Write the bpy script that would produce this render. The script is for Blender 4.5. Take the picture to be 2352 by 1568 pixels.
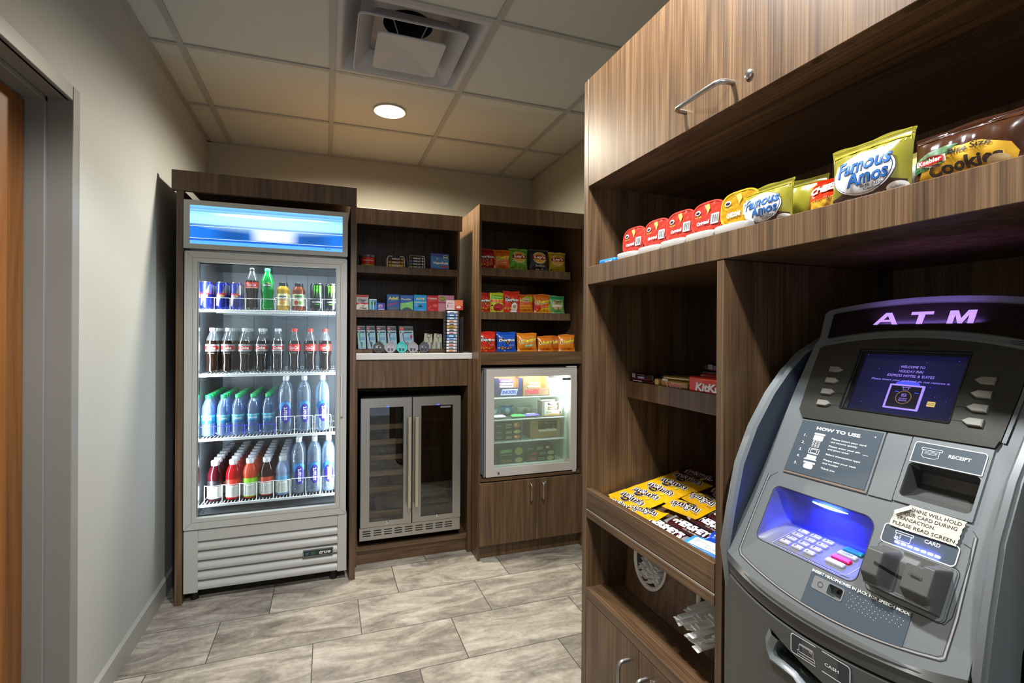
import bpy, bmesh, math, random
from mathutils import Vector, Matrix
from mathutils.geometry import tessellate_polygon
for o in list(bpy.data.objects): bpy.data.objects.remove(o, do_unlink=True)
sc = bpy.context.scene; COL = sc.collection
rnd = random.Random(7)
sin, cos, pi = math.sin, math.cos, math.pi
# ------------------------------------------------------------------ camera
EYE = 1.2588; YAW, PITCH, ROLL = 0.3407, -0.0009, 0.0060
c_, s_ = cos(YAW), sin(YAW)
F_ = Vector((s_*cos(PITCH), c_*cos(PITCH), sin(PITCH))); R0 = Vector((c_, -s_, 0)); U0 = R0.cross(F_)
R_ = R0*cos(ROLL)+U0*sin(ROLL); U_ = U0*cos(ROLL)-R0*sin(ROLL)
cam = bpy.data.objects.new('camera', bpy.data.cameras.new('camera')); COL.objects.link(cam)
cam.matrix_world = Matrix(((R_.x, U_.x, -F_.x, 0), (R_.y, U_.y, -F_.y, 0), (R_.z, U_.z, -F_.z, EYE), (0, 0, 0, 1)))
cam.data.sensor_width = 36; cam.data.lens = 1144.18/2352*36
cam.data.shift_x = 18.7655/2352; cam.data.shift_y = -13.04/2352
cam.data.clip_start = .01
sc.camera = cam
# ------------------------------------------------------------------ world, exposure, room lights
sc.view_settings.view_transform = 'Standard'; sc.view_settings.look = 'None'
sc.view_settings.gamma = 1; sc.view_settings.use_curve_mapping = False
sc.view_settings.exposure = 0.78
try:
    sc.cycles.transparent_max_bounces = 32; sc.cycles.sample_clamp_indirect = 4; sc.cycles.caustics_reflective = False; sc.cycles.caustics_refractive = False
except Exception: pass
w = bpy.data.worlds.new('world'); sc.world = w; w.use_nodes = True
w.node_tree.nodes['Background'].inputs[0].default_value = (.74, .86, 1., 1)
w.node_tree.nodes['Background'].inputs[1].default_value = .6  # even bluish fill added, entering by the open side behind the camera
def lamp(kind, name, loc, energy, color, rot=None, **k):
    d = bpy.data.lights.new(name, kind); d.energy = energy; d.color = color
    for a, b in k.items(): setattr(d, a, b)
    o = bpy.data.objects.new(name, d); COL.objects.link(o); o.location = loc
    if rot: o.rotation_euler = rot
    return o
CZ = 2.4877                      # ceiling height
DL = (.318, 2.80)                # the downlight in view
lamp('SPOT', 'downlight_beam', (DL[0], DL[1], CZ-.02), 90, (1, .91, .74), spot_size=math.radians(168), spot_blend=.6, shadow_soft_size=.05)
lamp('SPOT', 'downlight_beam', (.318, .94, CZ-.02), 98, (.98, .99, 1), spot_size=math.radians(136), spot_blend=.25, shadow_soft_size=.05)
lamp('SPOT', 'downlight_beam', (.20, -.30, CZ-.02), 64, (.98, .99, 1), spot_size=math.radians(140), spot_blend=.25, shadow_soft_size=.05)
# ------------------------------------------------------------------ materials
def lin(h):
    h = h.lstrip('#'); out = []
    for i in (0, 2, 4):
        c = int(h[i:i+2], 16)/255; out.append(c/12.92 if c <= .04045 else ((c+.055)/1.055)**2.4)
    return out
MC = {}
def C(hexc, rough=.45, metal=0., emit=0., coat=0.):
    k = (hexc, rough, metal, emit, coat)
    if k in MC: return MC[k]
    m = bpy.data.materials.new('paint_'+hexc.strip('#')); m.use_nodes = True
    b = m.node_tree.nodes['Principled BSDF']; c = lin(hexc)+[1]
    b.inputs['Base Color'].default_value = c; b.inputs['Roughness'].default_value = rough; b.inputs['Metallic'].default_value = metal
    if coat: b.inputs['Coat Weight'].default_value = coat
    if emit: b.inputs['Emission Color'].default_value = c; b.inputs['Emission Strength'].default_value = emit
    MC[k] = m; return m
class NT:
    def __init__(s, name):
        s.m = bpy.data.materials.new(name); s.m.use_nodes = True; s.t = s.m.node_tree; s.N = s.t.nodes
        s.b = s.N['Principled BSDF']; s.out = s.N['Material Output']
    def n(s, typ, **k):
        o = s.N.new(typ)
        for a, b in k.items():
            if a[0] == '_': o.inputs[a[1:]].default_value = b
            else: setattr(o, a, b)
        return o
    def l(s, a, b): s.t.links.new(a, b)
    def math(s, op, a, b=0., c=None):
        o = s.N.new('ShaderNodeMath'); o.operation = op
        for i, x in enumerate((a, b) if c is None else (a, b, c)):
            if hasattr(x, 'is_output'): s.l(x, o.inputs[i])
            else: o.inputs[i].default_value = x
        return o.outputs[0]
    def ramp(s, fac, stops):
        o = s.N.new('ShaderNodeValToRGB'); e = o.color_ramp.elements
        while len(e) < len(stops): e.new(.5)
        for i, (p, c) in enumerate(stops): e[i].position = p; e[i].color = (lin(c)+[1]) if isinstance(c, str) else (c, c, c, 1)
        s.l(fac, o.inputs[0]); return o.outputs[0]
def wood(name, axis='z', base=('#33251a', '#56402b', '#7a5f43'), rough=.36):
    t = NT(name); g = t.n('ShaderNodeNewGeometry')
    def mp(hi, lo):
        m = t.n('ShaderNodeMapping'); s = [hi]*3; s['xyz'.index(axis)] = lo; m.inputs['Scale'].default_value = s
        t.l(g.outputs['Position'], m.inputs[0]); return m.outputs[0]
    n1 = t.n('ShaderNodeTexNoise', _Scale=1., _Detail=4., _Roughness=.7); t.l(mp(430, 2.6), n1.inputs['Vector'])
    n2 = t.n('ShaderNodeTexNoise', _Scale=1., _Detail=3., _Roughness=.5, _Distortion=.3); t.l(mp(45, .9), n2.inputs['Vector'])
    n3 = t.n('ShaderNodeTexNoise', _Scale=1., _Detail=2.); t.l(mp(9, .8), n3.inputs['Vector'])
    rg = t.math('PINGPONG', t.math('MULTIPLY', n3.outputs[0], 14.), 1.)
    f = t.math('ADD', t.math('MULTIPLY', n1.outputs[0], .70), t.math('MULTIPLY', n2.outputs[0], .28))
    f = t.math('ADD', f, t.math('MULTIPLY', rg, .09))
    col = t.ramp(f, [(.37, base[0]), (.52, base[1]), (.71, base[2])])
    t.l(col, t.b.inputs['Base Color']); t.b.inputs['Roughness'].default_value = rough
    bp = t.n('ShaderNodeBump', _Strength=.12, _Distance=.001); t.l(n1.outputs[0], bp.inputs['Height']); t.l(bp.outputs[0], t.b.inputs['Normal'])
    return t.m
WZ, WY, WX = wood('walnut_laminate_upright', 'z'), wood('walnut_laminate_lengthwise', 'y'), wood('walnut_laminate_crosswise', 'x')
WH = wood('maple_door', 'z', ('#5c3614', '#784818', '#8c5a22'), .35)
def speck(name, col, amt=.06, scale=400, rough=.8, bump=.15, metal=0.):
    t = NT(name); g = t.n('ShaderNodeNewGeometry'); n = t.n('ShaderNodeTexNoise', _Scale=float(scale), _Detail=3.)
    t.l(g.outputs['Position'], n.inputs['Vector']); c = lin(col)
    mx = t.n('ShaderNodeMix', data_type='RGBA'); mx.inputs[6].default_value = [x*(1-amt*2) for x in c]+[1]; mx.inputs[7].default_value = [min(1, x*(1+amt*2)) for x in c]+[1]
    t.l(n.outputs[0], mx.inputs[0]); t.l(mx.outputs[2], t.b.inputs['Base Color'])
    bp = t.n('ShaderNodeBump', _Strength=bump, _Distance=.001); t.l(n.outputs[0], bp.inputs['Height']); t.l(bp.outputs[0], t.b.inputs['Normal'])
    t.b.inputs['Roughness'].default_value = rough; t.b.inputs['Metallic'].default_value = metal; return t.m
M_WALL = speck('painted_wall', '#a6a8a4', .02, 300, .55, .08)
M_WALLB = speck('painted_wall_beige', '#a09b8a', .02, 300, .7, .08)
M_CEIL = speck('ceiling_tile', '#b9bbb4', .08, 500, .9, .3)
M_GRID = C('#9c9c97', .6); M_TRIM = C('#7d7c77', .38); M_BASE = C('#9a9992', .4)
M_ATM = speck('atm_silver_plastic', '#74797b', .16, 1500, .42, .12, .35)
M_ATMD = speck('atm_grey_plastic', '#4d4d4b', .10, 1500, .5, .12, .2)
M_STEEL = C('#9b9892', .3, .9); M_CHROME = C('#c8c8c8', .22, 1.)
def floor_mat():
    t = NT('floor_tiles'); g = t.n('ShaderNodeNewGeometry'); x = t.n('ShaderNodeSeparateXYZ'); t.l(g.outputs['Position'], x.inputs[0])
    W, L, FY, A = .5756, .2939, 2.4612, -.24
    ty = t.math('DIVIDE', t.math('SUBTRACT', FY, x.outputs[1]), L); k = t.math('ADD', t.math('FLOOR', ty), 1.)
    tx = t.math('DIVIDE', t.math('SUBTRACT', x.outputs[0], t.math('SUBTRACT', A, t.math('MULTIPLY', k, W/3))), W)
    cx = t.math('FLOOR', tx); fx = t.math('SUBTRACT', tx, cx); fy = t.math('SUBTRACT', ty, t.math('FLOOR', ty))
    ex = t.math('MULTIPLY', t.math('MINIMUM', fx, t.math('SUBTRACT', 1., fx)), W); ey = t.math('MULTIPLY', t.math('MINIMUM', fy, t.math('SUBTRACT', 1., fy)), L)
    e = t.math('MINIMUM', ex, ey); gr = t.math('LESS_THAN', e, .0019)
    cb = t.n('ShaderNodeCombineXYZ'); t.l(cx, cb.inputs[0]); t.l(k, cb.inputs[1])
    wn = t.n('ShaderNodeTexWhiteNoise', noise_dimensions='2D'); t.l(cb.outputs[0], wn.inputs[0])
    sc_ = t.n('ShaderNodeVectorMath', operation='MULTIPLY_ADD'); t.l(wn.outputs['Color'], sc_.inputs[0]); sc_.inputs[1].default_value = (20, 20, 20); t.l(g.outputs['Position'], sc_.inputs[2])
    mp = t.n('ShaderNodeMapping'); mp.inputs['Rotation'].default_value = (0, 0, -.55); mp.inputs['Scale'].default_value = (3.2, 10, 1); t.l(sc_.outputs[0], mp.inputs[0])
    n1 = t.n('ShaderNodeTexNoise', _Scale=1., _Detail=9., _Roughness=.68, _Distortion=.9); t.l(mp.outputs[0], n1.inputs['Vector'])
    n2 = t.n('ShaderNodeTexNoise', _Scale=45., _Detail=4., _Roughness=.7); t.l(sc_.outputs[0], n2.inputs['Vector'])
    f = t.math('ADD', t.math('MULTIPLY', n1.outputs[0], .8), t.math('MULTIPLY', n2.outputs[0], .2))
    f = t.math('ADD', f, t.math('MULTIPLY', t.math('SUBTRACT', wn.outputs['Value'], .5), .06))
    col = t.ramp(f, [(.34, '#665f57'), (.46, '#8d857a'), (.55, '#aaa295'), (.68, '#cbc4b8')])
    mx = t.n('ShaderNodeMix', data_type='RGBA'); t.l(gr, mx.inputs[0]); t.l(col, mx.inputs[6]); mx.inputs[7].default_value = lin('#4f4b45')+[1]
    t.l(mx.outputs[2], t.b.inputs['Base Color']); t.b.inputs['Roughness'].default_value = .42
    h = t.math('SUBTRACT', t.math('MULTIPLY', f, .5), t.math('MULTIPLY', gr, .6))
    bp = t.n('ShaderNodeBump', _Strength=.3, _Distance=.003); t.l(h, bp.inputs['Height']); t.l(bp.outputs[0], t.b.inputs['Normal'])
    return t.m
def clear(name, tint, gloss=.12, diff=0., dcol=None, rough=.03):
    """see-through plastic or glass: tinted transparency, a mirror sheen and, if asked, a little milkiness"""
    t = NT(name); t.N.remove(t.b); a = t.n('ShaderNodeBsdfTransparent'); a.inputs[0].default_value = lin(tint)+[1]
    g = t.n('ShaderNodeBsdfGlossy'); g.inputs['Roughness'].default_value = rough; g.inputs[0].default_value = (1, 1, 1, 1)
    lw = t.n('ShaderNodeLayerWeight', _Blend=.35); fa = t.math('MULTIPLY_ADD', lw.outputs['Fresnel'], .55, gloss*.4)
    m = t.n('ShaderNodeMixShader'); t.l(fa, m.inputs[0]); t.l(a.outputs[0], m.inputs[1]); t.l(g.outputs[0], m.inputs[2]); o = m
    if diff:
        d = t.n('ShaderNodeBsdfDiffuse'); d.inputs[0].default_value = lin(dcol or '#ffffff')+[1]
        m2 = t.n('ShaderNodeMixShader', _Fac=diff); t.l(m.outputs[0], m2.inputs[1]); t.l(d.outputs[0], m2.inputs[2]); o = m2
    t.l(o.outputs[0], t.out.inputs[0]); return t.m
def pane(name, tint, gloss, diff=0., dcol='#ffffff', rough=0.):
    t = NT(name); t.N.remove(t.b); a = t.n('ShaderNodeBsdfTransparent'); a.inputs[0].default_value = lin(tint)+[1]
    g = t.n('ShaderNodeBsdfGlossy'); g.inputs['Roughness'].default_value = rough
    m = t.n('ShaderNodeMixShader', _Fac=gloss); t.l(a.outputs[0], m.inputs[1]); t.l(g.outputs[0], m.inputs[2]); o = m
    if diff:
        d = t.n('ShaderNodeBsdfDiffuse'); d.inputs[0].default_value = lin(dcol)+[1]
        m2 = t.n('ShaderNodeMixShader', _Fac=diff); t.l(m.outputs[0], m2.inputs[1]); t.l(d.outputs[0], m2.inputs[2]); o = m2
    t.l(o.outputs[0], t.out.inputs[0]); return t.m
def emis(name, col, s):
    t = NT(name); t.b.inputs['Base Color'].default_value = (0, 0, 0, 1); t.b.inputs['Emission Color'].default_value = lin(col)+[1]; t.b.inputs['Emission Strength'].default_value = s; return t.m
# ------------------------------------------------------------------ mesh collector
TXT = {}
def text_tris(s, bold, shear):
    k = (s, bold, shear)
    if k in TXT: return TXT[k]
    cu = bpy.data.curves.new('t', 'FONT'); cu.body = s; cu.offset = bold; cu.shear = shear; cu.resolution_u = 2; cu.fill_mode = 'FRONT'
    o = bpy.data.objects.new('t', cu); COL.objects.link(o)
    bpy.context.view_layer.update()
    me = bpy.data.meshes.new_from_object(o.evaluated_get(bpy.context.evaluated_depsgraph_get()))
    vs = [tuple(v.co[:2]) for v in me.vertices]; me.calc_loop_triangles(); ts = [tuple(t.vertices) for t in me.loop_triangles]
    bpy.data.objects.remove(o, do_unlink=True); bpy.data.curves.remove(cu); bpy.data.meshes.remove(me)
    if vs:
        x0 = min(v[0] for v in vs); x1 = max(v[0] for v in vs); y0 = min(v[1] for v in vs); y1 = max(v[1] for v in vs)
        vs = [((x-x0)/(x1-x0)-.5, (y-y0)/max(1e-6, y1-y0)-.5) for x, y in vs]
    TXT[k] = (vs, ts); return TXT[k]
def rrect(x0, x1, y0, y1, r, n=4, rs=None):
    rs = rs or (r, r, r, r); out = []
    for (cx, cy, a0, q) in ((x1-rs[0], y1-rs[0], 0, rs[0]), (x0+rs[1], y1-rs[1], 90, rs[1]), (x0+rs[2], y0+rs[2], 180, rs[2]), (x1-rs[3], y0+rs[3], 270, rs[3])):
        for i in range(n+1):
            a = math.radians(a0+90*i/n); out.append((cx+q*cos(a), cy+q*sin(a)))
    return out
def circ(cx, cy, r, n=24, ry=None):
    return [(cx+r*cos(2*pi*i/n), cy+(ry or r)*sin(2*pi*i/n)) for i in range(n)]
XYZ = lambda u, v, e: (u, v, e)
class MB:
    def __init__(s): s.v = []; s.f = []; s.mi = []; s.mats = []
    def mat(s, m):
        if m not in s.mats: s.mats.append(m)
        return s.mats.index(m)
    def add(s, vs, fs, m):
        b = len(s.v); s.v += [tuple(p) for p in vs]; s.f += [tuple(b+i for i in f) for f in fs]; s.mi += [s.mat(m)]*len(fs); return s
    def box(s, x0, x1, y0, y1, z0, z1, m, c=0., xf=None):
        X = (x0, x1); Y = (y0, y1); Z = (z0, z1); vs = []; ix = {}
        if not c:
            vs = [(x, y, z) for x in X for y in Y for z in Z]; fs = [(0, 1, 3, 2), (4, 6, 7, 5), (0, 4, 5, 1), (2, 3, 7, 6), (0, 2, 6, 4), (1, 5, 7, 3)]
        else:
            for i in (0, 1):
                for j in (0, 1):
                    for k in (0, 1):
                        p = (X[i], Y[j], Z[k]); d = (c*(1-2*i), c*(1-2*j), c*(1-2*k))
                        for a in range(3):     # vertex lying on the face normal to axis a
                            q = [p[b]+(d[b] if b != a else 0) for b in range(3)]; ix[i, j, k, a] = len(vs); vs.append(tuple(q))
            fs = []
            for a in range(3):
                b, e = [q for q in range(3) if q != a]
                for s0 in (0, 1):
                    f = []
                    for (p, q) in ((0, 0), (1, 0), (1, 1), (0, 1)):
                        t = [0, 0, 0]; t[a] = s0; t[b] = p; t[e] = q; f.append(ix[t[0], t[1], t[2], a])
                    fs.append(tuple(f))
                for p in (0, 1):
                    for q in (0, 1):           # chamfer along axis a
                        t0 = [0, 0, 0]; t0[b] = p; t0[e] = q; t1 = list(t0); t1[a] = 1
                        fs.append((ix[(*t0, b)], ix[(*t1, b)], ix[(*t1, e)], ix[(*t0, e)]))
            for i in (0, 1):
                for j in (0, 1):
                    for k in (0, 1): fs.append(tuple(ix[i, j, k, a] for a in range(3)))
        if xf: vs = [xf(*p) for p in vs]
        return s.add(vs, fs, m)
    def prism(s, poly, f, e0, e1, m, holes=(), side=None, back=True):
        """outline (with holes) raised from e0 to e1 through the map f(u, v, e)"""
        loops = [list(poly)]+[list(h) for h in holes]; tr = tessellate_polygon([[Vector((a, b, 0)) for a, b in L] for L in loops]); flat = [p for L in loops for p in L]
        s.add([f(a, b, e1) for a, b in flat], tr, m)
        if back: s.add([f(a, b, e0) for a, b in flat], [tuple(reversed(t)) for t in tr], m)
        if e0 != e1:
            for L in loops:
                n = len(L); s.add([f(a, b, e1) for a, b in L]+[f(a, b, e0) for a, b in L], [(i, (i+1) % n, n+(i+1) % n, n+i) for i in range(n)], side or m)
        return s
    def flat(s, poly, f, e, m, holes=()): return s.prism(poly, f, e, e, m, holes, back=False)
    def grid(s, f, u0, u1, v0, v1, nu, nv, m, e=0.):
        vs = [f(u0+(u1-u0)*i/nu, v0+(v1-v0)*j/nv, e) for j in range(nv+1) for i in range(nu+1)]
        return s.add(vs, [(j*(nu+1)+i, j*(nu+1)+i+1, (j+1)*(nu+1)+i+1, (j+1)*(nu+1)+i) for j in range(nv) for i in range(nu)], m)
    def disc(s, f, cu, cv, ru, rv, m, e=0., n=24, rings=3, rot=0.):
        vs = [f(cu, cv, e)]; cr, sr = cos(rot), sin(rot)
        for k in range(1, rings+1):
            for i in range(n):
                a = 2*pi*i/n; x = ru*k/rings*cos(a); y = rv*k/rings*sin(a); vs.append(f(cu+x*cr-y*sr, cv+x*sr+y*cr, e))
        fs = [(0, 1+i, 1+(i+1) % n) for i in range(n)]
        for k in range(rings-1):
            a = 1+k*n; b = a+n; fs += [(a+i, b+i, b+(i+1) % n, a+(i+1) % n) for i in range(n)]
        return s.add(vs, fs, m)
    def lathe(s, prof, m, n=20, c=(0, 0, 0), axis='z', cap=True, f=None):
        vs = []
        for r, z in prof:
            for i in range(n):
                a = 2*pi*i/n; p = (r*cos(a), r*sin(a), z)
                if axis == 'x': p = (p[2], p[0], p[1])
                if axis == 'y': p = (p[0], p[2], p[1])
                p = (p[0]+c[0], p[1]+c[1], p[2]+c[2]); vs.append(f(*p) if f else p)
        k = len(prof); fs = [(j*n+i, j*n+(i+1) % n, (j+1)*n+(i+1) % n, (j+1)*n+i) for j in range(k-1) for i in range(n)]
        if cap:
            if prof[0][0] > 1e-5: fs.append(tuple(range(n))[::-1])
            if prof[-1][0] > 1e-5: fs.append(tuple((k-1)*n+i for i in range(n)))
        return s.add(vs, fs, m)
    def tube(s, pts, r, m, n=8, closed=False):
        P = [Vector(p) for p in pts]; k = len(P); vs = []; up = None
        for i in range(k):
            a = P[(i-1) % k] if (i or closed) else P[0]; b = P[(i+1) % k] if (i < k-1 or closed) else P[-1]
            t = (b-a).normalized()
            if up is None: up = Vector((0, 0, 1)) if abs(t.z) < .9 else Vector((1, 0, 0))
            x = t.cross(up).normalized(); y = x.cross(t).normalized(); up = y; R = r[i] if isinstance(r, (list, tuple)) else r
            for j in range(n):
                q = 2*pi*j/n; vs.append(P[i]+x*(R*cos(q))+y*(R*sin(q)))
        fs = [(i*n+j, i*n+(j+1) % n, ((i+1) % k)*n+(j+1) % n, ((i+1) % k)*n+j) for i in range(k if closed else k-1) for j in range(n)]
        if not closed: fs += [tuple(range(n))[::-1], tuple((k-1)*n+j for j in range(n))]
        return s.add(vs, fs, m)
    def line(s, f, pts, wd, m, e=0., closed=False):
        """a printed line of width wd through 2-D points"""
        k = len(pts); L = []
        for i in range(k):
            a = pts[(i-1) % k] if (i or closed) else pts[0]; b = pts[(i+1) % k] if (i < k-1 or closed) else pts[-1]
            d = Vector((b[0]-a[0], b[1]-a[1])); d = d.normalized() if d.length else Vector((1, 0)); nx, ny = -d.y*wd/2, d.x*wd/2
            L += [f(pts[i][0]+nx, pts[i][1]+ny, e), f(pts[i][0]-nx, pts[i][1]-ny, e)]
        fs = [(2*i, 2*i+1, (2*i+3) % (2*k), (2*i+2) % (2*k)) for i in range(k if closed else k-1)]
        return s.add(L, fs, m)
    def text(s, t, f, cu, cv, w_, h_, m, e=0., bold=0., shear=0., rot=0., maxl=None, arc=0.):
        vs, ts = text_tris(t, bold, shear); cr, sr = cos(rot), sin(rot); tri = [[vs[i] for i in q] for q in ts]
        if maxl:
            out = []; st = tri
            while st:
                q = st.pop(); q = list(q); Ls = [math.hypot((q[i][0]-q[(i+1) % 3][0])*w_, (q[i][1]-q[(i+1) % 3][1])*h_) for i in range(3)]; j = Ls.index(max(Ls))
                if Ls[j] > maxl:
                    a, b, c = q[j], q[(j+1) % 3], q[(j+2) % 3]; mid = ((a[0]+b[0])/2, (a[1]+b[1])/2); st += [(a, mid, c), (mid, b, c)]
                else: out.append(q)
            tri = out
        P = []; ix = {}; T = []
        for q in tri:
            r = []
            for x, y in q:
                kx = (round(x, 5), round(y, 5))
                if kx not in ix:
                    X, Y = x*w_, y*h_+arc*(1-4*x*x); ix[kx] = len(P); P.append(f(cu+X*cr-Y*sr, cv+X*sr+Y*cr, e))
                r.append(ix[kx])
            if len(set(r)) == 3: T.append(tuple(r))
        return s.add(P, T, m)
    def build(s, name, parent=None, smooth=35, world=False):
        me = bpy.data.meshes.new(name); off = origin_of(parent) if world else Vector((0, 0, 0))
        me.from_pydata([(Vector(p)-off)[:] for p in s.v], [], s.f)
        for m in s.mats: me.materials.append(m)
        me.polygons.foreach_set('material_index', s.mi)
        bm = bmesh.new(); bm.from_mesh(me); bmesh.ops.recalc_face_normals(bm, faces=bm.faces[:]); bm.to_mesh(me); bm.free()
        if smooth:
            me.shade_smooth(); me.set_sharp_from_angle(angle=math.radians(smooth))
        me.update(); o = bpy.data.objects.new(name, me); COL.objects.link(o)
        if parent is not None: o.parent = parent
        return o
def origin_of(o):
    while o is not None and o.parent is not None: o = o.parent
    return o.location.copy() if o is not None else Vector((0, 0, 0))
def thing(name, label, cat, loc=(0, 0, 0), rz=0., group=None):
    o = bpy.data.objects.new(name, None); o.empty_display_size = .05; COL.objects.link(o); o.location = loc; o.rotation_euler = (0, 0, rz)
    o['label'] = label; o['category'] = cat
    if group: o['group'] = group
    return o
def tag(o, label, cat, group=None):
    o['label'] = label; o['category'] = cat
    if group: o['group'] = group
    return o
KIDS = {}
def dup(src, loc, label, rz=None, group=None, rot=None):
    """copy a thing with its parts and their sub-parts; mesh data shared"""
    if src.name not in KIDS: KIDS[src.name] = [(c, [g for g in bpy.data.objects if g.parent == c]) for c in bpy.data.objects if c.parent == src]
    r = src.copy(); COL.objects.link(r); r.location = loc; r['label'] = label
    if rz is not None: r.rotation_euler = (0, 0, rz)
    if rot is not None: r.rotation_euler = rot
    if group: r['group'] = group
    for c, gs in KIDS[src.name]:
        k = c.copy(); COL.objects.link(k); k.parent = r
        for g in gs: q = g.copy(); COL.objects.link(q); q.parent = k
    return r
class Placer:
    """hands out the first thing itself, then copies of it"""
    def __init__(s, src): s.src = src; s.used = False
    def __call__(s, loc, label, rz=0., group=None, rot=None):
        if s.used: return dup(s.src, loc, label, rz, group, rot)
        s.used = True; o = s.src; o.location = loc; o.rotation_euler = rot or (0, 0, rz); o['label'] = label
        if group: o['group'] = group
        if o.name not in KIDS: KIDS[o.name] = [(c, [g for g in bpy.data.objects if g.parent == c]) for c in bpy.data.objects if c.parent == o]
        return o
def struct(name, mb, label=None, cat=None, smooth=0):
    o = mb.build(name, smooth=smooth); o['kind'] = 'structure'; o['label'] = label or name.replace('_', ' '); o['category'] = cat or name.split('_')[0]; return o
ORD = ['first', 'second', 'third', 'fourth', 'fifth', 'sixth', 'seventh', 'eighth']
# ================================================================== THE ROOM
XL, XR, YB, YF = -.7294, 1.5217, 3.6396, -2.4
b = MB(); b.box(XL-.6, XR+.1, YF, YB+.1, -.05, 0, floor_mat()); struct('floor', b, 'stone-look porcelain floor tiles in staggered rows', 'floor')
b = MB(); b.box(XL-.1, XR+.1, YB, YB+.1, 0, CZ+.2, M_WALLB); struct('wall_back', b, 'beige back wall above the cabinets', 'wall')
b = MB(); b.box(XR, XR+.1, YF, YB, 0, CZ+.2, M_WALLB); struct('wall_right', b, 'beige right wall behind the cabinets', 'wall')
DY1, DY0, DZ, DX = 1.826, .91, 1.948, -.822      # door opening
b = MB(); b.box(XL-.12, XL, DY1+.02, YB, 0, CZ+.2, M_WALL); b.box(XL-.12, XL, YF, DY0-.02, 0, CZ+.2, M_WALL); b.box(XL-.12, XL, DY0-.02, DY1+.02, DZ+.02, CZ+.2, M_WALL)
struct('wall_left', b, 'pale grey left wall', 'wall')
b = MB()                                          # pressed metal door frame
for y0, y1, s in ((DY1, DY1+.045, 1), (DY0-.045, DY0, -1)): b.box(XL-.004, XL+.014, y0, y1, 0, DZ+.045, M_TRIM, .002)
b.box(XL-.004, XL+.0138, DY0, DY1, DZ, DZ+.045, M_TRIM, .002)
b.box(XL-.12, XL+.004, DY1-.001, DY1+.02, 0, DZ+.02, M_TRIM); b.box(XL-.12, XL+.004, DY0-.02, DY0+.001, 0, DZ+.02, M_TRIM); b.box(XL-.12, XL+.004, DY0, DY1, DZ, DZ+.02, M_TRIM)
b.box(XL-.12, -.776, DY1-.015, DY1, 0, DZ, M_TRIM, .002); b.box(XL-.12, -.776, DY0, DY0+.015, 0, DZ, M_TRIM, .002); b.box(XL-.12, -.776, DY0, DY1, DZ-.015, DZ, M_TRIM, .002)
struct('trim_1', b, 'grey metal door frame on the left wall', 'door frame')
b = MB(); b.box(DX-.04, DX, DY0+.005, DY1-.018, .01, DZ-.02, WH, .002)
d = struct('door_1', b, 'orange maple door in the left wall', 'door')
b = MB(); b.lathe([(.012, 0), (.012, .04), (.008, .042)], M_STEEL, 12, (DX, 1.0, .95), 'x'); b.tube([(DX+.04, 1.0, .95), (DX+.045, 1.05, .95), (DX+.045, 1.12, .95)], .008, M_STEEL); b.build('door_handle', d)
b = MB(); b.box(XL, XL+.011, DY1+.046, YB, 0, .082, M_BASE); b.add([(XL, DY1+.046, .082), (XL+.011, DY1+.046, .082), (XL, DY1+.046, .092), (XL, YB, .082), (XL+.011, YB, .082), (XL, YB, .092)], [(1, 4, 5, 2), (0, 1, 2), (3, 5, 4)], M_BASE)
struct('baseboard_left', b, 'grey vinyl baseboard along the left wall', 'baseboard')
# suspended ceiling: tiles with one round cut-out, T-bars, wall angle
TS, X0, Y0 = .6096, .016, 2.4646
b = MB(); ups = lambda u, v, e: (u, v, CZ+e)
xs = [XL]+[X0+i*TS for i in range(-1, 3)]+[XR]; ys = [YF]+[Y0+j*TS for j in range(-7, 2)]+[YB]
for i in range(len(xs)-1):
    for j in range(len(ys)-1):
        x0, x1, y0, y1 = xs[i]+.0, xs[i+1], ys[j], ys[j+1]
        if abs(x0-X0) < .01 and abs(y0-(Y0-TS)) < .01: continue          # the air diffuser's bay
        P = [(x0, y0), (x1, y0), (x1, y1), (x0, y1)]
        H = [circ(DL[0], DL[1], .083, 32)] if (x0 < DL[0] < x1 and y0 < DL[1] < y1) else []
        b.prism(P, ups, .006, .02, M_CEIL, H)
        if abs(x0-XL) < .01 and abs(y1-Y0) < .01: b.box(XL+.012, XL+.017, y0, y1, CZ-.001, CZ+.002, C('#202020'))
struct('ceiling', b, 'suspended ceiling of pale square tiles', 'ceiling')
b = MB()
for x in xs[1:-1]: b.box(x-.0115, x+.0115, YF, YB, CZ-.001, CZ+.006, M_GRID)
for y in ys[1:-1]: b.box(XL, XR, y-.0113, y+.0113, CZ-.0006, CZ+.0055, M_GRID)
b.box(XL, XL+.022, YF, YB, CZ-.002, CZ+.006, M_GRID); b.box(XL, XR, YB-.02, YB, CZ-.002, CZ+.006, M_GRID); b.box(XR-.02, XR, YF, YB, CZ-.002, CZ+.006, M_GRID)
struct('trim_2', b, 'grey T-bar grid of the suspended ceiling', 'ceiling grid')
# downlight
t = thing('downlight', 'round recessed ceiling downlight, lit, in a tile beyond the air diffuser', 'ceiling light', (DL[0], DL[1], CZ))
M_CONE = C('#e9e4da', .25, .6)
b = MB(); b.lathe([(.0835, .003), (.0835, -.003), (.088, -.004), (.0885, 0), (.088, .0055), (.0835, .0055)], C('#b4aea2', .5), 40, cap=False); b.build('trim_ring', t)
b = MB(); b.lathe([(.083, .0), (.078, .03), (.066, .09), (.05, .12)], M_CONE, 40, cap=False); b.build('reflector', t)
b = MB(); b.lathe([(.0, .098), (.045, .100), (.055, .115), (.05, .119)], emis('lamp_glow', '#fff1dc', 26), 24, cap=False); b.build('bulb', t)
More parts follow.
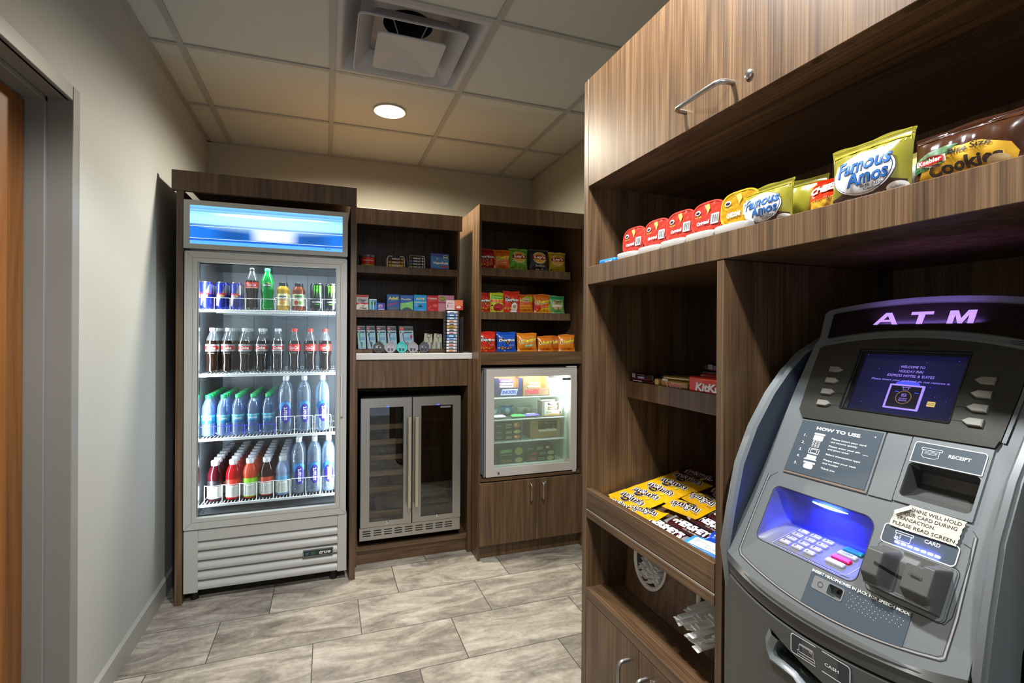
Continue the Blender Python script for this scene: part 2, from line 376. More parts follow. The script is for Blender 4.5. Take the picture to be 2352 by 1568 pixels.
# air diffuser
cx, cy = X0+TS/2, Y0-TS/2; M_VENT = C('#a9a9ac', .5); t = thing('air_diffuser', 'square stepped metal air diffuser filling one ceiling bay', 'vent', (cx, cy, CZ))
def sqrings(b, rings, m, n=5, cap=None):
    vs = []; k = None
    for h, z, r in rings:
        P = rrect(-h, h, -h, h, max(r, .0005), n); k = len(P); vs += [(p[0], p[1], z) for p in P]
    fs = [(j*k+i, j*k+(i+1) % k, (j+1)*k+(i+1) % k, (j+1)*k+i) for j in range(len(rings)-1) for i in range(k)]
    if cap: fs.append(tuple((len(rings)-1)*k+i for i in range(k)))
    b.add(vs, fs, m)
b = MB(); sqrings(b, [(.295, .002, .004), (.283, -.003, .006), (.270, .0, .008), (.262, .008, .01), (.225, .075, .02), (.20, .10, .02)], M_VENT)
b.prism(rrect(-.2, .2, -.2, .2, .02), lambda u, v, e: (u, v, .10+e), 0, .004, M_VENT, [circ(0, 0, .105, 28)]); b.build('frame', t)
b = MB(); b.lathe([(.105, .10), (.103, .2)], C('#20222c', .8), 28, cap=False); b.lathe([(0, .2), (.103, .2)], C('#101018', .9), 28, cap=False); b.build('duct', t)
b = MB(); sqrings(b, [(.150, .055, .014), (.170, .030, .016), (.212, -.010, .020), (.217, -.014, .022), (.217, -.020, .022), (.213, -.0205, .022), (.209, -.015, .020), (.168, .022, .016), (.149, .050, .014)], M_VENT); b.build('outer_cone', t)
b = MB(); sqrings(b, [(.136, -.026, .014), (.139, -.031, .016), (.137, -.035, .016), (.128, -.033, .014), (.002, -.008, .001)], M_VENT, cap=True); sqrings(b, [(.136, -.026, .014), (.06, .012, .01)], M_VENT, cap=True)
for a_ in (45, 135, 225, 315): b.tube([(.05*cos(math.radians(a_)), .05*sin(math.radians(a_)), .0), (.12*cos(math.radians(a_)), .12*sin(math.radians(a_)), .1)], .003, M_VENT, 6)
b.build('centre_cone', t)
# ================================================================== BACK CABINETS
PT = .0275
def pull(name, parent, p0, p1, out, m=M_STEEL, r=.0045, world=True):
    """a D-pull: bar between two feet, standing off along out"""
    p0, p1, out = Vector(p0), Vector(p1), Vector(out); d = (p1-p0).normalized(); q = .012
    pts = [p0, p0+out*.55]; pts += [p0+out*.85+d*q*.3, p0+out+d*q]; pts += [p1+out-d*q, p1+out*.85-d*q*.3, p1+out*.55, p1]
    b = MB(); b.tube(pts, r, m, 10); return b.build(name, parent, 60, world)
def camlock(name, parent, c, axis, world=True):
    b = MB(); s = -1
    if axis == 'x': b.lathe([(.0085, .0), (.0085, -.003), (.006, -.0045), (.0, -.0045)], M_CHROME, 18, c, 'x'); b.box(c[0]-.0052, c[0]-.0044, c[1]-.0008, c[1]+.0008, c[2]-.0035, c[2]+.0035, C('#303030'))
    else: b.lathe([(.0085, .0), (.0085, -.003), (.006, -.0045), (.0, -.0045)], M_CHROME, 18, c, 'y'); b.box(c[0]-.0008, c[0]+.0008, c[1]-.0052, c[1]-.0044, c[2]-.0035, c[2]+.0035, C('#303030'))
    return b.build(name, parent, 40, world)
# fridge surround
FX0, FX1, FYF = -.658, .141, 2.666
t = thing('fridge_surround', 'tall dark walnut surround boxing in the glass-door drinks fridge', 'cabinet', (-.26, FYF, 0))
for x0 in (FX0, FX1-.03):
    b = MB(); b.box(x0, x0+.03, FYF, 3.62, 0, 1.92, WZ, .0012); b.build('side_panel', t, 0, True)
b = MB(); b.box(FX0-.018, FX1-.002, FYF-.006, FYF+.02, 1.918, 2.011, WZ, .001); b.box(FX0+.001, FX1-.003, FYF+.02, 3.62, 1.985, 2.010, WZ); b.build('header', t, 0, True)
# middle cabinet
MY = 2.80; MX0, MX1 = FX1+.001, .794
t = thing('snack_display_cabinet', 'walnut display cabinet with medicine shelves above the built-in wine cooler', 'cabinet', (.46, MY, 0))
HY = 2.862                                        # front plane of the recessed hutch
b = MB(); b.box(.7215, .7345, HY, 3.27, 1.156, 1.919, WZ, .0008); b.build('side_panel', t, 0, True)
b = MB(); b.box(MX0, .7345, MY, MY+.022, 1.86, 1.946, WZ, .001); b.box(MX0, .7345, MY+.022, 3.27, 1.92, 1.945, WZ); b.build('header', t, 0, True)
b = MB(); b.box(MX0, .7213, 3.25, 3.268, 1.156, 1.92, WZ); b.build('back_panel', t, 0, True)
for z0, z1, y in ((1.6022, 1.643, HY), (1.354, 1.3967, HY), (1.156, 1.1769, HY)):
    b = MB(); b.box(MX0, .7213, y, 3.25, z0, z1, WZ, .001); b.build('shelf', t, 0, True)
b = MB(); b.box(MX0, .7705, MY, MY+.022, .966, 1.121, WZ, .001); b.build('apron', t, 0, True)
b = MB(); b.box(MX0, MX0+.014, MY, 3.4, 0, .966, WZ, .001); b.build('side_panel', t, 0, True)
b = MB(); b.box(.771, .794, MY-.008, 3.4, 0, 1.121, WZ, .001); b.build('side_panel', t, 0, True)
b = MB(); b.box(MX0+.014, .771, MY+.012, 3.4, .075, .105, WX, .001); b.build('sill', t, 0, True)
b = MB(); b.box(MX0+.014, .771, MY+.03, MY+.045, 0, .075, WX); b.build('toe_kick', t, 0, True)
b = MB(); b.box(MX0+.014, .771, 3.38, 3.4, .1, .966, C('#15120f', .8)); b.build('back_panel', t, 0, True)
b = MB(); b.box(MX0, .7945, MY-.012, 3.27, 1.1215, 1.1555, speck('solid_surface', '#d8d6d0', .03, 500, .35, .02), .002)
tag(b.build('countertop', None, 0), 'thin white worktop projecting below the medicine shelves', 'countertop')
# right cabinet with the freezer bay
RY = 2.66; RX0, RX1 = .7955, 1.441
t = thing('chip_display_cabinet', 'tall walnut cabinet with crisp shelves over the countertop freezer and two doors', 'cabinet', (1.12, RY, 0))
b = MB(); b.box(RX0-.0005, RX0+.0135, RY, 3.62, 0, 1.99, WZ, .0008); b.build('side_panel', t, 0, True)
b = MB(); b.box(RX1, RX1+.014, RY, 3.62, 0, 1.99, WZ, .0008); b.build('side_panel', t, 0, True)
b = MB(); b.box(RX0+.0137, RX1-.0005, RY, RY+.022, 1.899, 1.99, WZ, .0008); b.box(RX0+.0137, RX1-.0005, RY+.022, 3.62, 1.965, 1.99, WZ); b.build('header', t, 0, True)
b = MB(); b.box(RX0+.0137, RX1-.0005, 3.2, 3.22, .44, 1.965, WZ); b.build('back_panel', t, 0, True)
for z0, z1 in ((1.604, 1.650), (1.351, 1.395)):
    b = MB(); b.box(RX0+.0137, 1.408, 2.752, 3.2, z0, z1, WZ, .001); b.build('shelf', t, 0, True)
b = MB(); b.box(RX0+.0137, RX1-.0005, RY+.003, 3.2, 1.092, 1.164, WX, .001); b.build('shelf', t, 0, True)
b = MB(); b.box(RX0+.0137, RX1-.0005, RY+.008, 3.2, .435, .452, WX, .0008); b.build('freezer_shelf', t, 0, True)
for x0, x1, hx in ((RX0+.002, 1.1375, 1.102), (1.1395, RX1+.001, 1.176)):
    b = MB(); b.box(x0, x1, RY-.0175, RY-.0005, .086, .4335, WZ, .001); d = b.build('door', t, 0, True)
    pull('handle', d, (hx, RY-.0175, .41), (hx, RY-.0175, .315), (0, -.028, 0), M_STEEL, .0045)
    if hx > 1.15: camlock('lock', d, (hx+.018, RY-.0175, .41), 'y')
b = MB(); b.box(RX0+.0137, RX1-.0005, RY+.03, RY+.045, 0, .0855, WZ); b.build('toe_kick', t, 0, True)
# ================================================================== RIGHT-HAND WALL UNIT
UX = .72; UY1 = 1.322; UYD = .7835; UYR = .293; UY0 = -.62
t = thing('retail_wall_unit', 'long walnut wall unit with open snack shelves and the cash machine bay', 'cabinet', (UX, .3, 0))
P = lambda nm, *a, m=WZ, c=.001: MB().box(*a, m, c).build(nm, t, 0, True)
P('side_panel', UX, XR-.002, 1.2975, UY1, 0, 2.013)
P('divider', UX+.001, 1.38, UYD-.0185, UYD, 0, 1.408)
P('divider', UX+.001, 1.38, UYR-.02, UYR, 0, 1.408)
P('side_panel', UX, XR-.002, UY0-.02, UY0, 0, 2.013)
P('top_panel', UX+.02, XR-.002, UY0, 1.2973, 1.993, 2.011)
P('cupboard_floor', UX+.0195, 1.20, UY0, 1.2973, 1.697, 1.715, m=WY)
P('shelf', UX, 1.20, UY0, 1.2973, 1.409, 1.4605, c=.0008)
P('back_panel', 1.20, 1.218, UY0, 1.2973, .02, 1.99)
for y0, y1, hy in ((.33, 1.2955, .81), (-.6, .327, -.1)):
    b = MB(); b.box(UX, UX+.0185, y0, y1, 1.6965, 2.013, WZ, .001); d = b.build('flap_door', t, 0, True)
    pull('handle', d, (UX, hy+.066, 1.738), (UX, hy-.066, 1.738), (-.030, 0, 0), M_STEEL, .005)
    camlock('lock', d, (UX, hy-.105, 1.735), 'x')
P('shelf', .857, 1.20, UYD+.0005, 1.2973, 1.074, 1.1235)
# tray drawer front, its rail, the bay behind it
MTI = WY
b = MB(); b.box(UX, UX+.018, UYD+.0005, 1.2973, .7545, .8125, MTI, .001); b.build('tray_front', t, 0, True)
b = MB(); b.box(UX+.001, UX+.006, UYD+.0005, 1.2973, .7495, .7525, C('#e8e4dc', .3, .6)); b.build('metal_edging', t, 0, True)
b = MB(); b.box(UX, UX+.02, UYD+.0005, 1.2973, .728, .7485, MTI, .0008); b.build('rail', t, 0, True)
b = MB(); b.add([(UX+.018, UYD+.0005, .765), (1.199, UYD+.0005, .765+.22*.461), (1.199, 1.2973, .765+.22*.461), (UX+.018, 1.2973, .765), (UX+.018, UYD+.0005, .755), (1.199, UYD+.0005, .755), (1.199, 1.2973, .755), (UX+.018, 1.2973, .755)], [(0, 1, 2, 3), (4, 7, 6, 5), (0, 3, 7, 4), (1, 5, 6, 2), (0, 4, 5, 1), (3, 2, 6, 7)], WY); b.build('tray_floor', t, 0, True)
P('counter', UX, 1.199, UYD+.0005, 1.2973, .4925, .5215, m=WY)
# sloping dispenser board with two round openings
RC = ((1.159, .637), (.900, .637)); sl = lambda u, v, e: (.829+(v-.522)*.13+e, u, v)
b = MB(); b.prism([(UYD+.001, .522), (1.262, .522), (1.262, .73), (UYD+.001, .73)], sl, .018, 0, WZ, [circ(y, z, .066, 36) for y, z in RC]); b.box(.86, 1.0, 1.262, 1.2973, .522, .73, WZ); b.build('dispenser_board', t, 0, True)
for y, z in RC:
    b = MB(); f = lambda x, q, r: sl(y+q, z+r, x)
    b.lathe([(.066, .0), (.0725, -.001), (.0725, -.004), (.068, -.006), (.064, -.004), (.062, 0)], C('#d4d2ce', .4, .2), 36, axis='x', cap=False, f=f); b.lathe([(.062, 0), (.060, .12)], C('#5a5856', .5), 36, axis='x', cap=False, f=f)
    b.lathe([(.060, .12), (0, .12)], C('#3b3a38', .6), 36, axis='x', cap=False, f=f); b.build('round_holder', t, 50, True)
for y0, y1, hy in ((1.0335, 1.2955, 1.075), (UYD+.002, 1.0315, 1.000)):
    b = MB(); b.box(UX+.0, UX+.018, y0, y1, .06, .4915, WZ, .001); d = b.build('door', t, 0, True)
    pull('handle', d, (UX, hy, .445), (UX, hy, .33), (-.030, 0, 0), M_STEEL, .005)
    if hy < 1.03: camlock('lock', d, (UX, hy-.025, .45), 'x')
P('toe_kick', UX+.05, UX+.065, UYD+.0005, 1.2973, 0, .06)
# ================================================================== DRINKS FRIDGE
M_FW = C('#b0b0ab', .35); M_FWI = C('#5f666c', .35, .25); M_RACK = C('#dfe3e6', .35); BLK = C('#0a0a0b', .5); DARKM = C('#1b1d20', .5)
FY = 2.672; fx0, fx1 = -.618, .096
t = thing('drinks_fridge', 'tall grey merchandiser fridge with a lit blue sign above its glass door', 'fridge', (-.26, FY, 0))
b = MB()                                          # hollow shell, open at the front
b.box(fx0+.005, fx0+.03, FY+.045, 3.42, .09, 1.87, M_FW); b.box(fx1-.03, fx1-.005, FY+.045, 3.42, .09, 1.87, M_FW)
b.box(fx0+.03, fx1-.03, 3.36, 3.42, .09, 1.87, M_FW); b.box(fx0+.03, fx1-.03, FY+.045, 3.36, 1.63, 1.87, M_FW); b.box(fx0+.03, fx1-.03, FY+.045, 3.36, .09, .375, M_FW)
b.build('cabinet_body', t, 0, True)
b = MB()                                          # liner
a0, a1, y1, z0, z1 = fx0+.031, fx1-.031, 3.355, .378, 1.628
b.box(a0, a0+.004, FY+.046, y1, z0, z1, M_FWI); b.box(a1-.004, a1, FY+.046, y1, z0, z1, M_FWI); b.box(a0, a1, y1-.004, y1, z0, z1, M_FWI); b.box(a0, a1, FY+.046, y1, z0, z0+.004, M_FWI); b.box(a0, a1, FY+.046, y1, z1-.004, z1, M_FWI)
for x in (-.42, -.24, -.12, .0): b.box(x, x+.004, y1-.008, y1-.004, z0, z1, C('#42484e', .4, .3))
b.build('liner', t, 0, True)
M_LED = emis('cold_led', '#e8f2ff', 9)
for x in (a0+.005, a1-.011): MB().box(x, x+.006, FY+.05, FY+.058, .42, 1.58, M_LED).build('led_strip', t, 0, True)
for x, r in ((a0+.022, -.75), (a1-.022, .75)):
    for zc in (.72, 1.28):
        l = lamp('AREA', 'fridge_led', (x, FY+.060, zc), 2.3, (.86, .93, 1.), rot=(math.radians(90), 0, r), shape='RECTANGLE', size=.02, size_y=.56)
l = lamp('AREA', 'fridge_top_led', (-.26, FY+.085, 1.615), 1.5, (.86, .93, 1.), rot=(math.radians(35), 0, 0), shape='RECTANGLE', size=.5, size_y=.03)
# sign box
b = MB(); o = rrect(fx0-.014, fx1, 1.655, 1.88, .004); fr = lambda u, v, e: (u, FY-.006-e, v)
b.prism(o, fr, -.055, 0, M_FW, [rrect(-.604, .071, 1.677, 1.857, .003)]); b.build('sign_frame', t, 20, True)
def sign_mat():
    T = NT('sign_streaks'); g = T.n('ShaderNodeNewGeometry'); x = T.n('ShaderNodeSeparateXYZ'); T.l(g.outputs['Position'], x.inputs[0])
    X = T.math('DIVIDE', T.math('ADD', x.outputs[0], .604), .675); Z = T.math('DIVIDE', T.math('SUBTRACT', x.outputs[2], 1.677), .18)
    base = T.ramp(Z, [(0, '#4f9be8'), (.09, '#4f9be8'), (.10, '#0c50b4'), (.145, '#0c50b4'), (.15, '#cfeeff'), (.165, '#0f66c8'), (.46, '#1166c4'), (.465, '#d8f2ff'), (.48, '#0d549e'), (.525, '#0d549e'), (.53, '#7cc4ee'), (.70, '#8ed0f4'), (.84, '#7fc2f2'), (.86, '#4f86d8'), (.88, '#7ebcf0'), (.92, '#5a93dc'), (1, '#6fb4ee')])
    def blob(cx, cz, rx, rz):
        d = T.math('ADD', T.math('POWER', T.math('ABSOLUTE', T.math('DIVIDE', T.math('SUBTRACT', X, cx), rx)), 2.), T.math('POWER', T.math('ABSOLUTE', T.math('DIVIDE', T.math('SUBTRACT', Z, cz), rz)), 2.))
        return T.math('SUBTRACT', 1., T.math('SMOOTH_MIN', d, 1., .3)) if False else T.math('MAXIMUM', T.math('SUBTRACT', 1., d), 0.)
    def mix(f, a, c):
        m = T.n('ShaderNodeMix', data_type='RGBA'); T.l(f, m.inputs[0]); T.l(a, m.inputs[6]); m.inputs[7].default_value = lin(c)+[1]; return m.outputs[2]
    inb = T.math('MULTIPLY', T.math('GREATER_THAN', Z, .17), T.math('LESS_THAN', Z, .46))
    col = mix(T.math('MULTIPLY', T.math('MULTIPLY', blob(.28, .27, .16, .4), inb), .7), base, '#06346e')
    col = mix(T.math('MULTIPLY', T.math('MULTIPLY', blob(.78, .27, .16, .4), inb), .7), col, '#06346e')
    col = mix(T.math('MULTIPLY', T.math('MULTIPLY', blob(.53, .33, .17, .6), inb), 1.), col, '#e4ecf4')
    col = mix(T.math('MULTIPLY', blob(.4, .80, .3, .05), .9), col, '#ffffff'); col = mix(T.math('MULTIPLY', blob(.75, .82, .2, .03), .7), col, '#ffffff')
    col = mix(T.math('MULTIPLY', blob(.5, .62, .6, .3), .45), col, '#c8f0ff')
    T.b.inputs['Base Color'].default_value = (.02, .02, .02, 1); T.b.inputs['Roughness'].default_value = .15
    T.l(col, T.b.inputs['Emission Color']); T.b.inputs['Emission Strength'].default_value = 1.0; return T.m
b = MB(); b.box(-.606, .073, FY-.003, FY+.001, 1.675, 1.859, sign_mat()); b.text('True', lambda u, v, e: (u, FY-.0035-e, v), .0, 1.689, .03, .007, C('#2a3f66'), 0, .01, .2); b.build('sign_panel', t, 0, True)
# door
b = MB(); b.prism(rrect(fx0-.005, fx1-.002, .345, 1.642, .006), lambda u, v, e: (u, FY-.010-e, v), -.052, 0, M_FW, [rrect(-.572, .045, .396, 1.594, .003)])
dz = lambda u, v, e: (u, FY-.010-e, v)
G1 = C('#57585a', .5)
for p, q in (((fx0-.004, .347), (-.59, .378)), ((fx0-.004, 1.641), (-.59, 1.612)), ((fx1-.003, .347), (.063, .378)), ((fx1-.003, 1.641), (.063, 1.612))): b.line(dz, [p, q], .0012, G1, .0003)
b.line(dz, rrect(-.59, .063, .378, 1.612, .002, 1), .0014, G1, .0003, closed=True)
b.prism(rrect(-.5735, .0465, .3945, 1.5955, .003), lambda u, v, e: (u, FY+.02-e, v), -.01, 0, BLK, [rrect(-.566, .039, .402, 1.588, .003)])
b.box(.066, .078, FY-.024, FY-.010, .84, 1.06, M_FW, .003)
d = b.build('door', t, 20, True)
b = MB(); b.box(-.57, .043, FY+.006, FY+.010, .398, 1.592, pane('fridge_glass', '#f2f6f6', .045)); b.build('glass_pane', d, 0, True)
for x in (-.57, .04): MB().box(x, x+.0038, FY-.0, FY+.03, .40, 1.59, M_CHROME).build('chrome_edge', d, 0, True)
# shelves: front rail, wires, price strip
FSH = [(1.381, 0), (1.067, 0), (.756, 0), (.437, 0)]
SY0, SY1 = 2.742, 3.33
b = None
for z, _ in FSH:
    b = MB(); b.box(a0+.012, a1-.012, SY0, SY0+.006, z-.018, z-.004, M_RACK, .002)
    for i in range(40):
        x = a0+.02+i*(a1-a0-.04)/39; b.box(x-.0016, x+.0016, SY0+.004, SY1, z-.006, z-.002, M_RACK)
    for y in (2.9, 3.1, 3.3): b.box(a0+.012, a1-.012, y, y+.004, z-.01, z-.006, M_RACK)
    b.build('wire_shelf', t, 0, True)
# lower grille with louvres and badge
b = MB(); yg = FY-.004
b.box(fx0-.006, fx0+.053, yg, yg+.05, .048, .340, M_FW, .003); b.box(fx1-.042, fx1+.003, yg, yg+.05, .052, .345, M_FW, .003); b.box(fx0+.053, fx1-.042, yg+.002, yg+.03, .286, .340, M_FW, .002)
b.build('kick_panel', t, 0, True)
b = MB()
for k in range(5):
    z = .286-.046*(k+1); P = [(yg+.026, z+.046), (yg+.012, z+.034), (yg+.002, z+.022), (yg+.0, z+.012), (yg+.003, z+.003), (yg+.012, z+.0005), (yg+.018, z+.006), (yg+.018, z+.03)]
    b.prism(P, lambda u, v, e: (e, u, v), fx0+.053, fx1-.042, M_FW)
b.box(fx0+.053, fx1-.042, yg+.03, yg+.034, .056, .286, DARKM); b.build('louvre_grille', t, 50, True)
b = MB(); b.prism(rrect(-.108, .034, .148, .182, .003), lambda u, v, e: (u, yg-.0-e, v), 0, .004, C('#22282c', .3)); fb = lambda u, v, e: (u, yg-.0042-e, v)
b.line(fb, rrect(-.106, .032, .150, .180, .002, 2), .0014, C('#b9c0c0', .3, .7), 0, True); b.text('true', fb, -.005, .165, .055, .016, C('#dfe4e4', .3, .4), 0, .03, .35); b.disc(fb, -.088, .164, .006, .006, C('#4f8fc0'), 0); b.disc(fb, -.088, .164, .004, .004, C('#22282c'), .0002)
b.box(-.07, -.05, yg-.0044, yg-.0042, .157, .171, C('#2c5a38')); b.build('badge', t, 20, True)
b = MB()
for x in (fx0+.03, fx1-.06):
    for y in (FY+.05, 3.3): b.lathe([(.018, 0), (.018, .09)], BLK, 12, (x, y, 0))
b.box(fx0+.02, fx1-.02, FY+.06, 3.4, .05, .09, BLK); b.build('base', t, 30, True)
# ================================================================== WINE COOLER
WYF = 2.768; t = thing('wine_cooler', 'stainless double-door wine and drinks cooler built in under the worktop', 'wine cooler', (.446, WYF, .105))
b = MB(); b.box(.180, .19, WYF+.05, 3.3, .13, .905, BLK); b.box(.707, .717, WYF+.05, 3.3, .13, .905, BLK); b.box(.19, .707, 3.2, 3.3, .13, .905, BLK); b.box(.18, .717, WYF+.05, 3.3, .895, .912, BLK); b.box(.19, .707, WYF+.05, 3.3, .13, .2, BLK); b.box(.44, .45, WYF+.05, 3.2, .2, .895, BLK)
for x in (.21, .68):
    for y in (WYF+.09, 3.2): b.box(x, x+.02, y, y+.02, .105, .13, BLK)
b.build('case', t, 0, True)
def mitre(b, x0, x1, z0, z1, ix0, ix1, iz0, iz1, y, d):
    f = lambda u, v, e: (u, y-e, v); O = [(x0, z0), (x1, z0), (x1, z1), (x0, z1)]; I = [(ix0, iz0), (ix1, iz0), (ix1, iz1), (ix0, iz1)]
    ms = [C('#a09d97', .33, .85), C('#8b8882', .36, .85), C('#b3b0aa', .27, .85), C('#8b8882', .36, .85)]
    for i in range(4):
        j = (i+1) % 4; q = .0004
        b.prism([O[i], O[j], I[j], I[i]], f, -d, 0, STL[i % 2])
STL = []
for nm, sc3 in (('brushed_steel_across', (3, 3, 700)), ('brushed_steel_upright', (700, 700, 3))):
    T = NT(nm); g = T.n('ShaderNodeNewGeometry'); mp = T.n('ShaderNodeMapping'); mp.inputs['Scale'].default_value = sc3; T.l(g.outputs['Position'], mp.inputs[0]); n = T.n('ShaderNodeTexNoise', _Scale=1.); T.l(mp.outputs[0], n.inputs['Vector'])
    T.b.inputs['Base Color'].default_value = lin('#a8a59f')+[1]; T.b.inputs['Metallic'].default_value = .85; T.b.inputs['Roughness'].default_value = .34; bp = T.n('ShaderNodeBump', _Strength=.15, _Distance=.0005); T.l(n.outputs[0], bp.inputs['Height']); T.l(bp.outputs[0], T.b.inputs['Normal']); STL.append(T.m)
M_DG = pane('tinted_glass', '#c4c6c6', .09, 0)
for (x0, x1, ix0, ix1, hx) in ((.172, .4435, .218, .399, .4275), (.4495, .722, .496, .677, .4675)):
    b = MB(); mitre(b, x0, x1, .219, .912, ix0, ix1, .247, .864, WYF, .036); d = b.build('door', t, 0, True)
    b = MB(); b.box(ix0-.005, ix1+.005, WYF+.004, WYF+.008, .24, .87, M_DG); b.build('glass_pane', d, 0, True)
    b = MB(); P = [(hx-.012, WYF-.03), (hx-.008, WYF-.04), (hx+.008, WYF-.04), (hx+.012, WYF-.03)]
    b.prism(P, lambda u, v, e: (u, v, e), .316, .807, C('#c2b9a2', .38, .75)); b.box(hx-.007, hx+.007, WYF-.03, WYF, .33, .35, STL[1]); b.box(hx-.007, hx+.007, WYF-.03, WYF, .775, .795, STL[1]); b.build('handle', d, 0, True)
    b = MB(); xm = (ix0+ix1)/2; b.lathe([(.009, 0), (.009, -.003), (.006, -.004), (0, -.004)], M_CHROME, 18, (xm+.005, WYF, .237 if x0 < .3 else .243), 'y'); b.box(xm+.0045, xm+.0055, WYF-.0046, WYF-.0038, .232, .246, C('#303030')); b.build('lock', d, 40, True)
    b = MB(); b.box(xm-.004, xm+.012, WYF-.0006, WYF, .866, .869, emis('blue_lamp', '#2040ff', 4)); b.build('indicator', d, 0, True)
b = MB(); b.prism(rrect(.605, .665, .848, .858, .001), lambda u, v, e: (u, WYF+.0035-e, v), 0, .0004, C('#6d6d6d')); b.build('brand_plate', t, 0, True)
for z in (.752, .667, .581, .494, .407, .27):
    b = MB(); b.box(.206, .412, WYF+.055, WYF+.075, z-.018, z+.008, C('#d8a870', .5), .002)
    for i in range(6): b.box(.21+i*.038, .218+i*.038, WYF+.075, 3.15, z-.008, z, C('#33271c', .6))
    b.build('wooden_rack', t, 0, True)
for z in (.77, .60):
    b = MB(); b.tube([(.49, WYF+.09, z), (.70, WYF+.09, z)], .0018, M_CHROME, 6)
    for i in range(14): b.tube([(.495+i*.015, WYF+.09, z), (.495+i*.015, 3.15, z)], .0012, M_CHROME, 5)
    b.build('wire_shelf', t, 60, True)
lamp('AREA', 'wine_cooler_lamp', (.31, WYF+.022, .872), .9, (1, .9, .75), rot=(math.radians(22), 0, 0), shape='RECTANGLE', size=.16, size_y=.015)  # unseen area light added to brighten the rack fronts
gf = lambda u, v, e: (u, WYF+.002-e, v)
b = MB(); sl_ = []
for k, x in enumerate((.205, .262, .318, .374, .43, .488, .545, .60, .655)):
    for j in range(3): sl_.append(rrect(x-.021, x+.021, .171+j*.0125-(.0 if k else 0), .1765+j*.0125, .0024, 2))
b.prism(rrect(.168, .72, .150, .2165, .002), gf, -.004, 0, STL[0], [h for h in sl_]); b.box(.17, .718, WYF+.03, WYF+.034, .152, .215, BLK)
for x in (.176, .712): b.lathe([(.003, 0), (.003, -.0015), (0, -.0022)], M_CHROME, 10, (x, WYF+.002, .160), 'y')
b.build('vent_grille', t, 20, True)
# ================================================================== COUNTERTOP FREEZER
ZF = .452; ZY = 2.664
t = thing('countertop_freezer', 'small white glass-door freezer full of ice creams, in the chip cabinet', 'freezer', (1.12, ZY, ZF))
M_ZW = C('#b8b3ad', .4); M_ZI = C('#c9d6cc', .5)
b = MB(); X0z, X1z, Z0z, Z1z = .831, 1.405, .467, 1.073
b.box(X0z, X0z+.02, ZY+.035, 3.18, Z0z, Z1z, M_FW); b.box(X1z-.02, X1z, ZY+.035, 3.18, Z0z, Z1z, M_FW); b.box(X0z+.02, X1z-.02, 3.15, 3.18, Z0z, Z1z, M_FW); b.box(X0z+.02, X1z-.02, ZY+.035, 3.15, Z1z-.02, Z1z, M_FW); b.box(X0z+.02, X1z-.02, ZY+.035, 3.15, Z0z, Z0z+.02, M_FW); b.build('case', t, 0, True)
b = MB(); b.box(X0z+.021, X0z+.03, ZY+.04, 3.14, Z0z+.021, Z1z-.021, M_ZI); b.box(X1z-.03, X1z-.021, ZY+.04, 3.14, Z0z+.021, Z1z-.021, M_ZI); b.box(X0z+.03, X1z-.03, 3.13, 3.149, Z0z+.021, Z1z-.021, M_ZI); b.box(X0z+.03, X1z-.03, ZY+.04, 3.13, Z0z+.021, Z0z+.032, M_ZI); b.build('liner', t, 0, True)
b = MB(); dfz = lambda u, v, e: (u, ZY-e, v)
b.prism(rrect(.842, 1.411, .460, 1.068, .004), dfz, -.033, 0, M_ZW, [rrect(.889, 1.372, .508, 1.024, .002)])
b.box(X0z-.0, .838, ZY+.004, ZY+.03, .46, 1.068, C('#8f959a', .3, .4)); b.box(1.345, 1.41, ZY-.002, ZY+.02, 1.069, 1.078, M_FW, .002); b.box(1.385, 1.407, ZY-.004, ZY+.02, .447, .459, M_FW, .002)
b.lathe([(.006, 0), (.006, -.008), (.004, -.01), (0, -.01)], M_CHROME, 12, (.916, ZY, .482), 'y'); d = b.build('door', t, 20, True)
b = MB(); b.box(.885, 1.376, ZY+.012, ZY+.016, .504, 1.028, pane('frosted_freezer_glass', '#e2ece4', .03, .12, '#d0dcc8')); b.build('glass_pane', d, 0, True)
b = MB(); b.prism(rrect(1.32, 1.372, .995, 1.008, .001), lambda u, v, e: (u, ZY+.011-e, v), 0, .0004, C('#3c4a44')); b.build('sticker', d, 0, True)
b = MB(); b.prism(rrect(1.338, 1.37, .512, .526, .001), lambda u, v, e: (u, ZY+.011-e, v), 0, .0004, C('#b7a59c')); b.build('sticker', d, 0, True)
for x in (.87, 1.36):
    for y in (ZY+.06, 3.1): MB().box(x, x+.02, y, y+.02, ZF, .468, BLK).build('foot', t, 0, True)
ZSH = (.897, .770, .641)
for z in ZSH:
    b = MB(); b.tube([(.865, 2.722, z-.004), (1.362, 2.722, z-.004)], .004, M_RACK, 8)
    for i in range(34): b.tube([(.868+i*.0149, 2.722, z-.0035), (.868+i*.0149, 3.10, z-.0035)], .0016, M_RACK, 5)
    b.build('wire_shelf', t, 60, True)
b = MB(); b.box(X1z-.045, X1z-.031, ZY+.05, ZY+.06, .80, 1.04, emis('freezer_led', '#f4f0ff', 7)); b.build('led_strip', t, 0, True)
lamp('AREA', 'freezer_led_light', (X1z-.048, ZY+.075, .93), 2.3, (.92, .9, 1.), rot=(math.radians(90), 0, .9), shape='RECTANGLE', size=.02, size_y=.2)
lamp('AREA', 'freezer_led_light', (1.12, ZY+.07, 1.045), 2.2, (.92, .9, 1.), rot=(math.radians(15), 0, 0), shape='RECTANGLE', size=.4, size_y=.02)
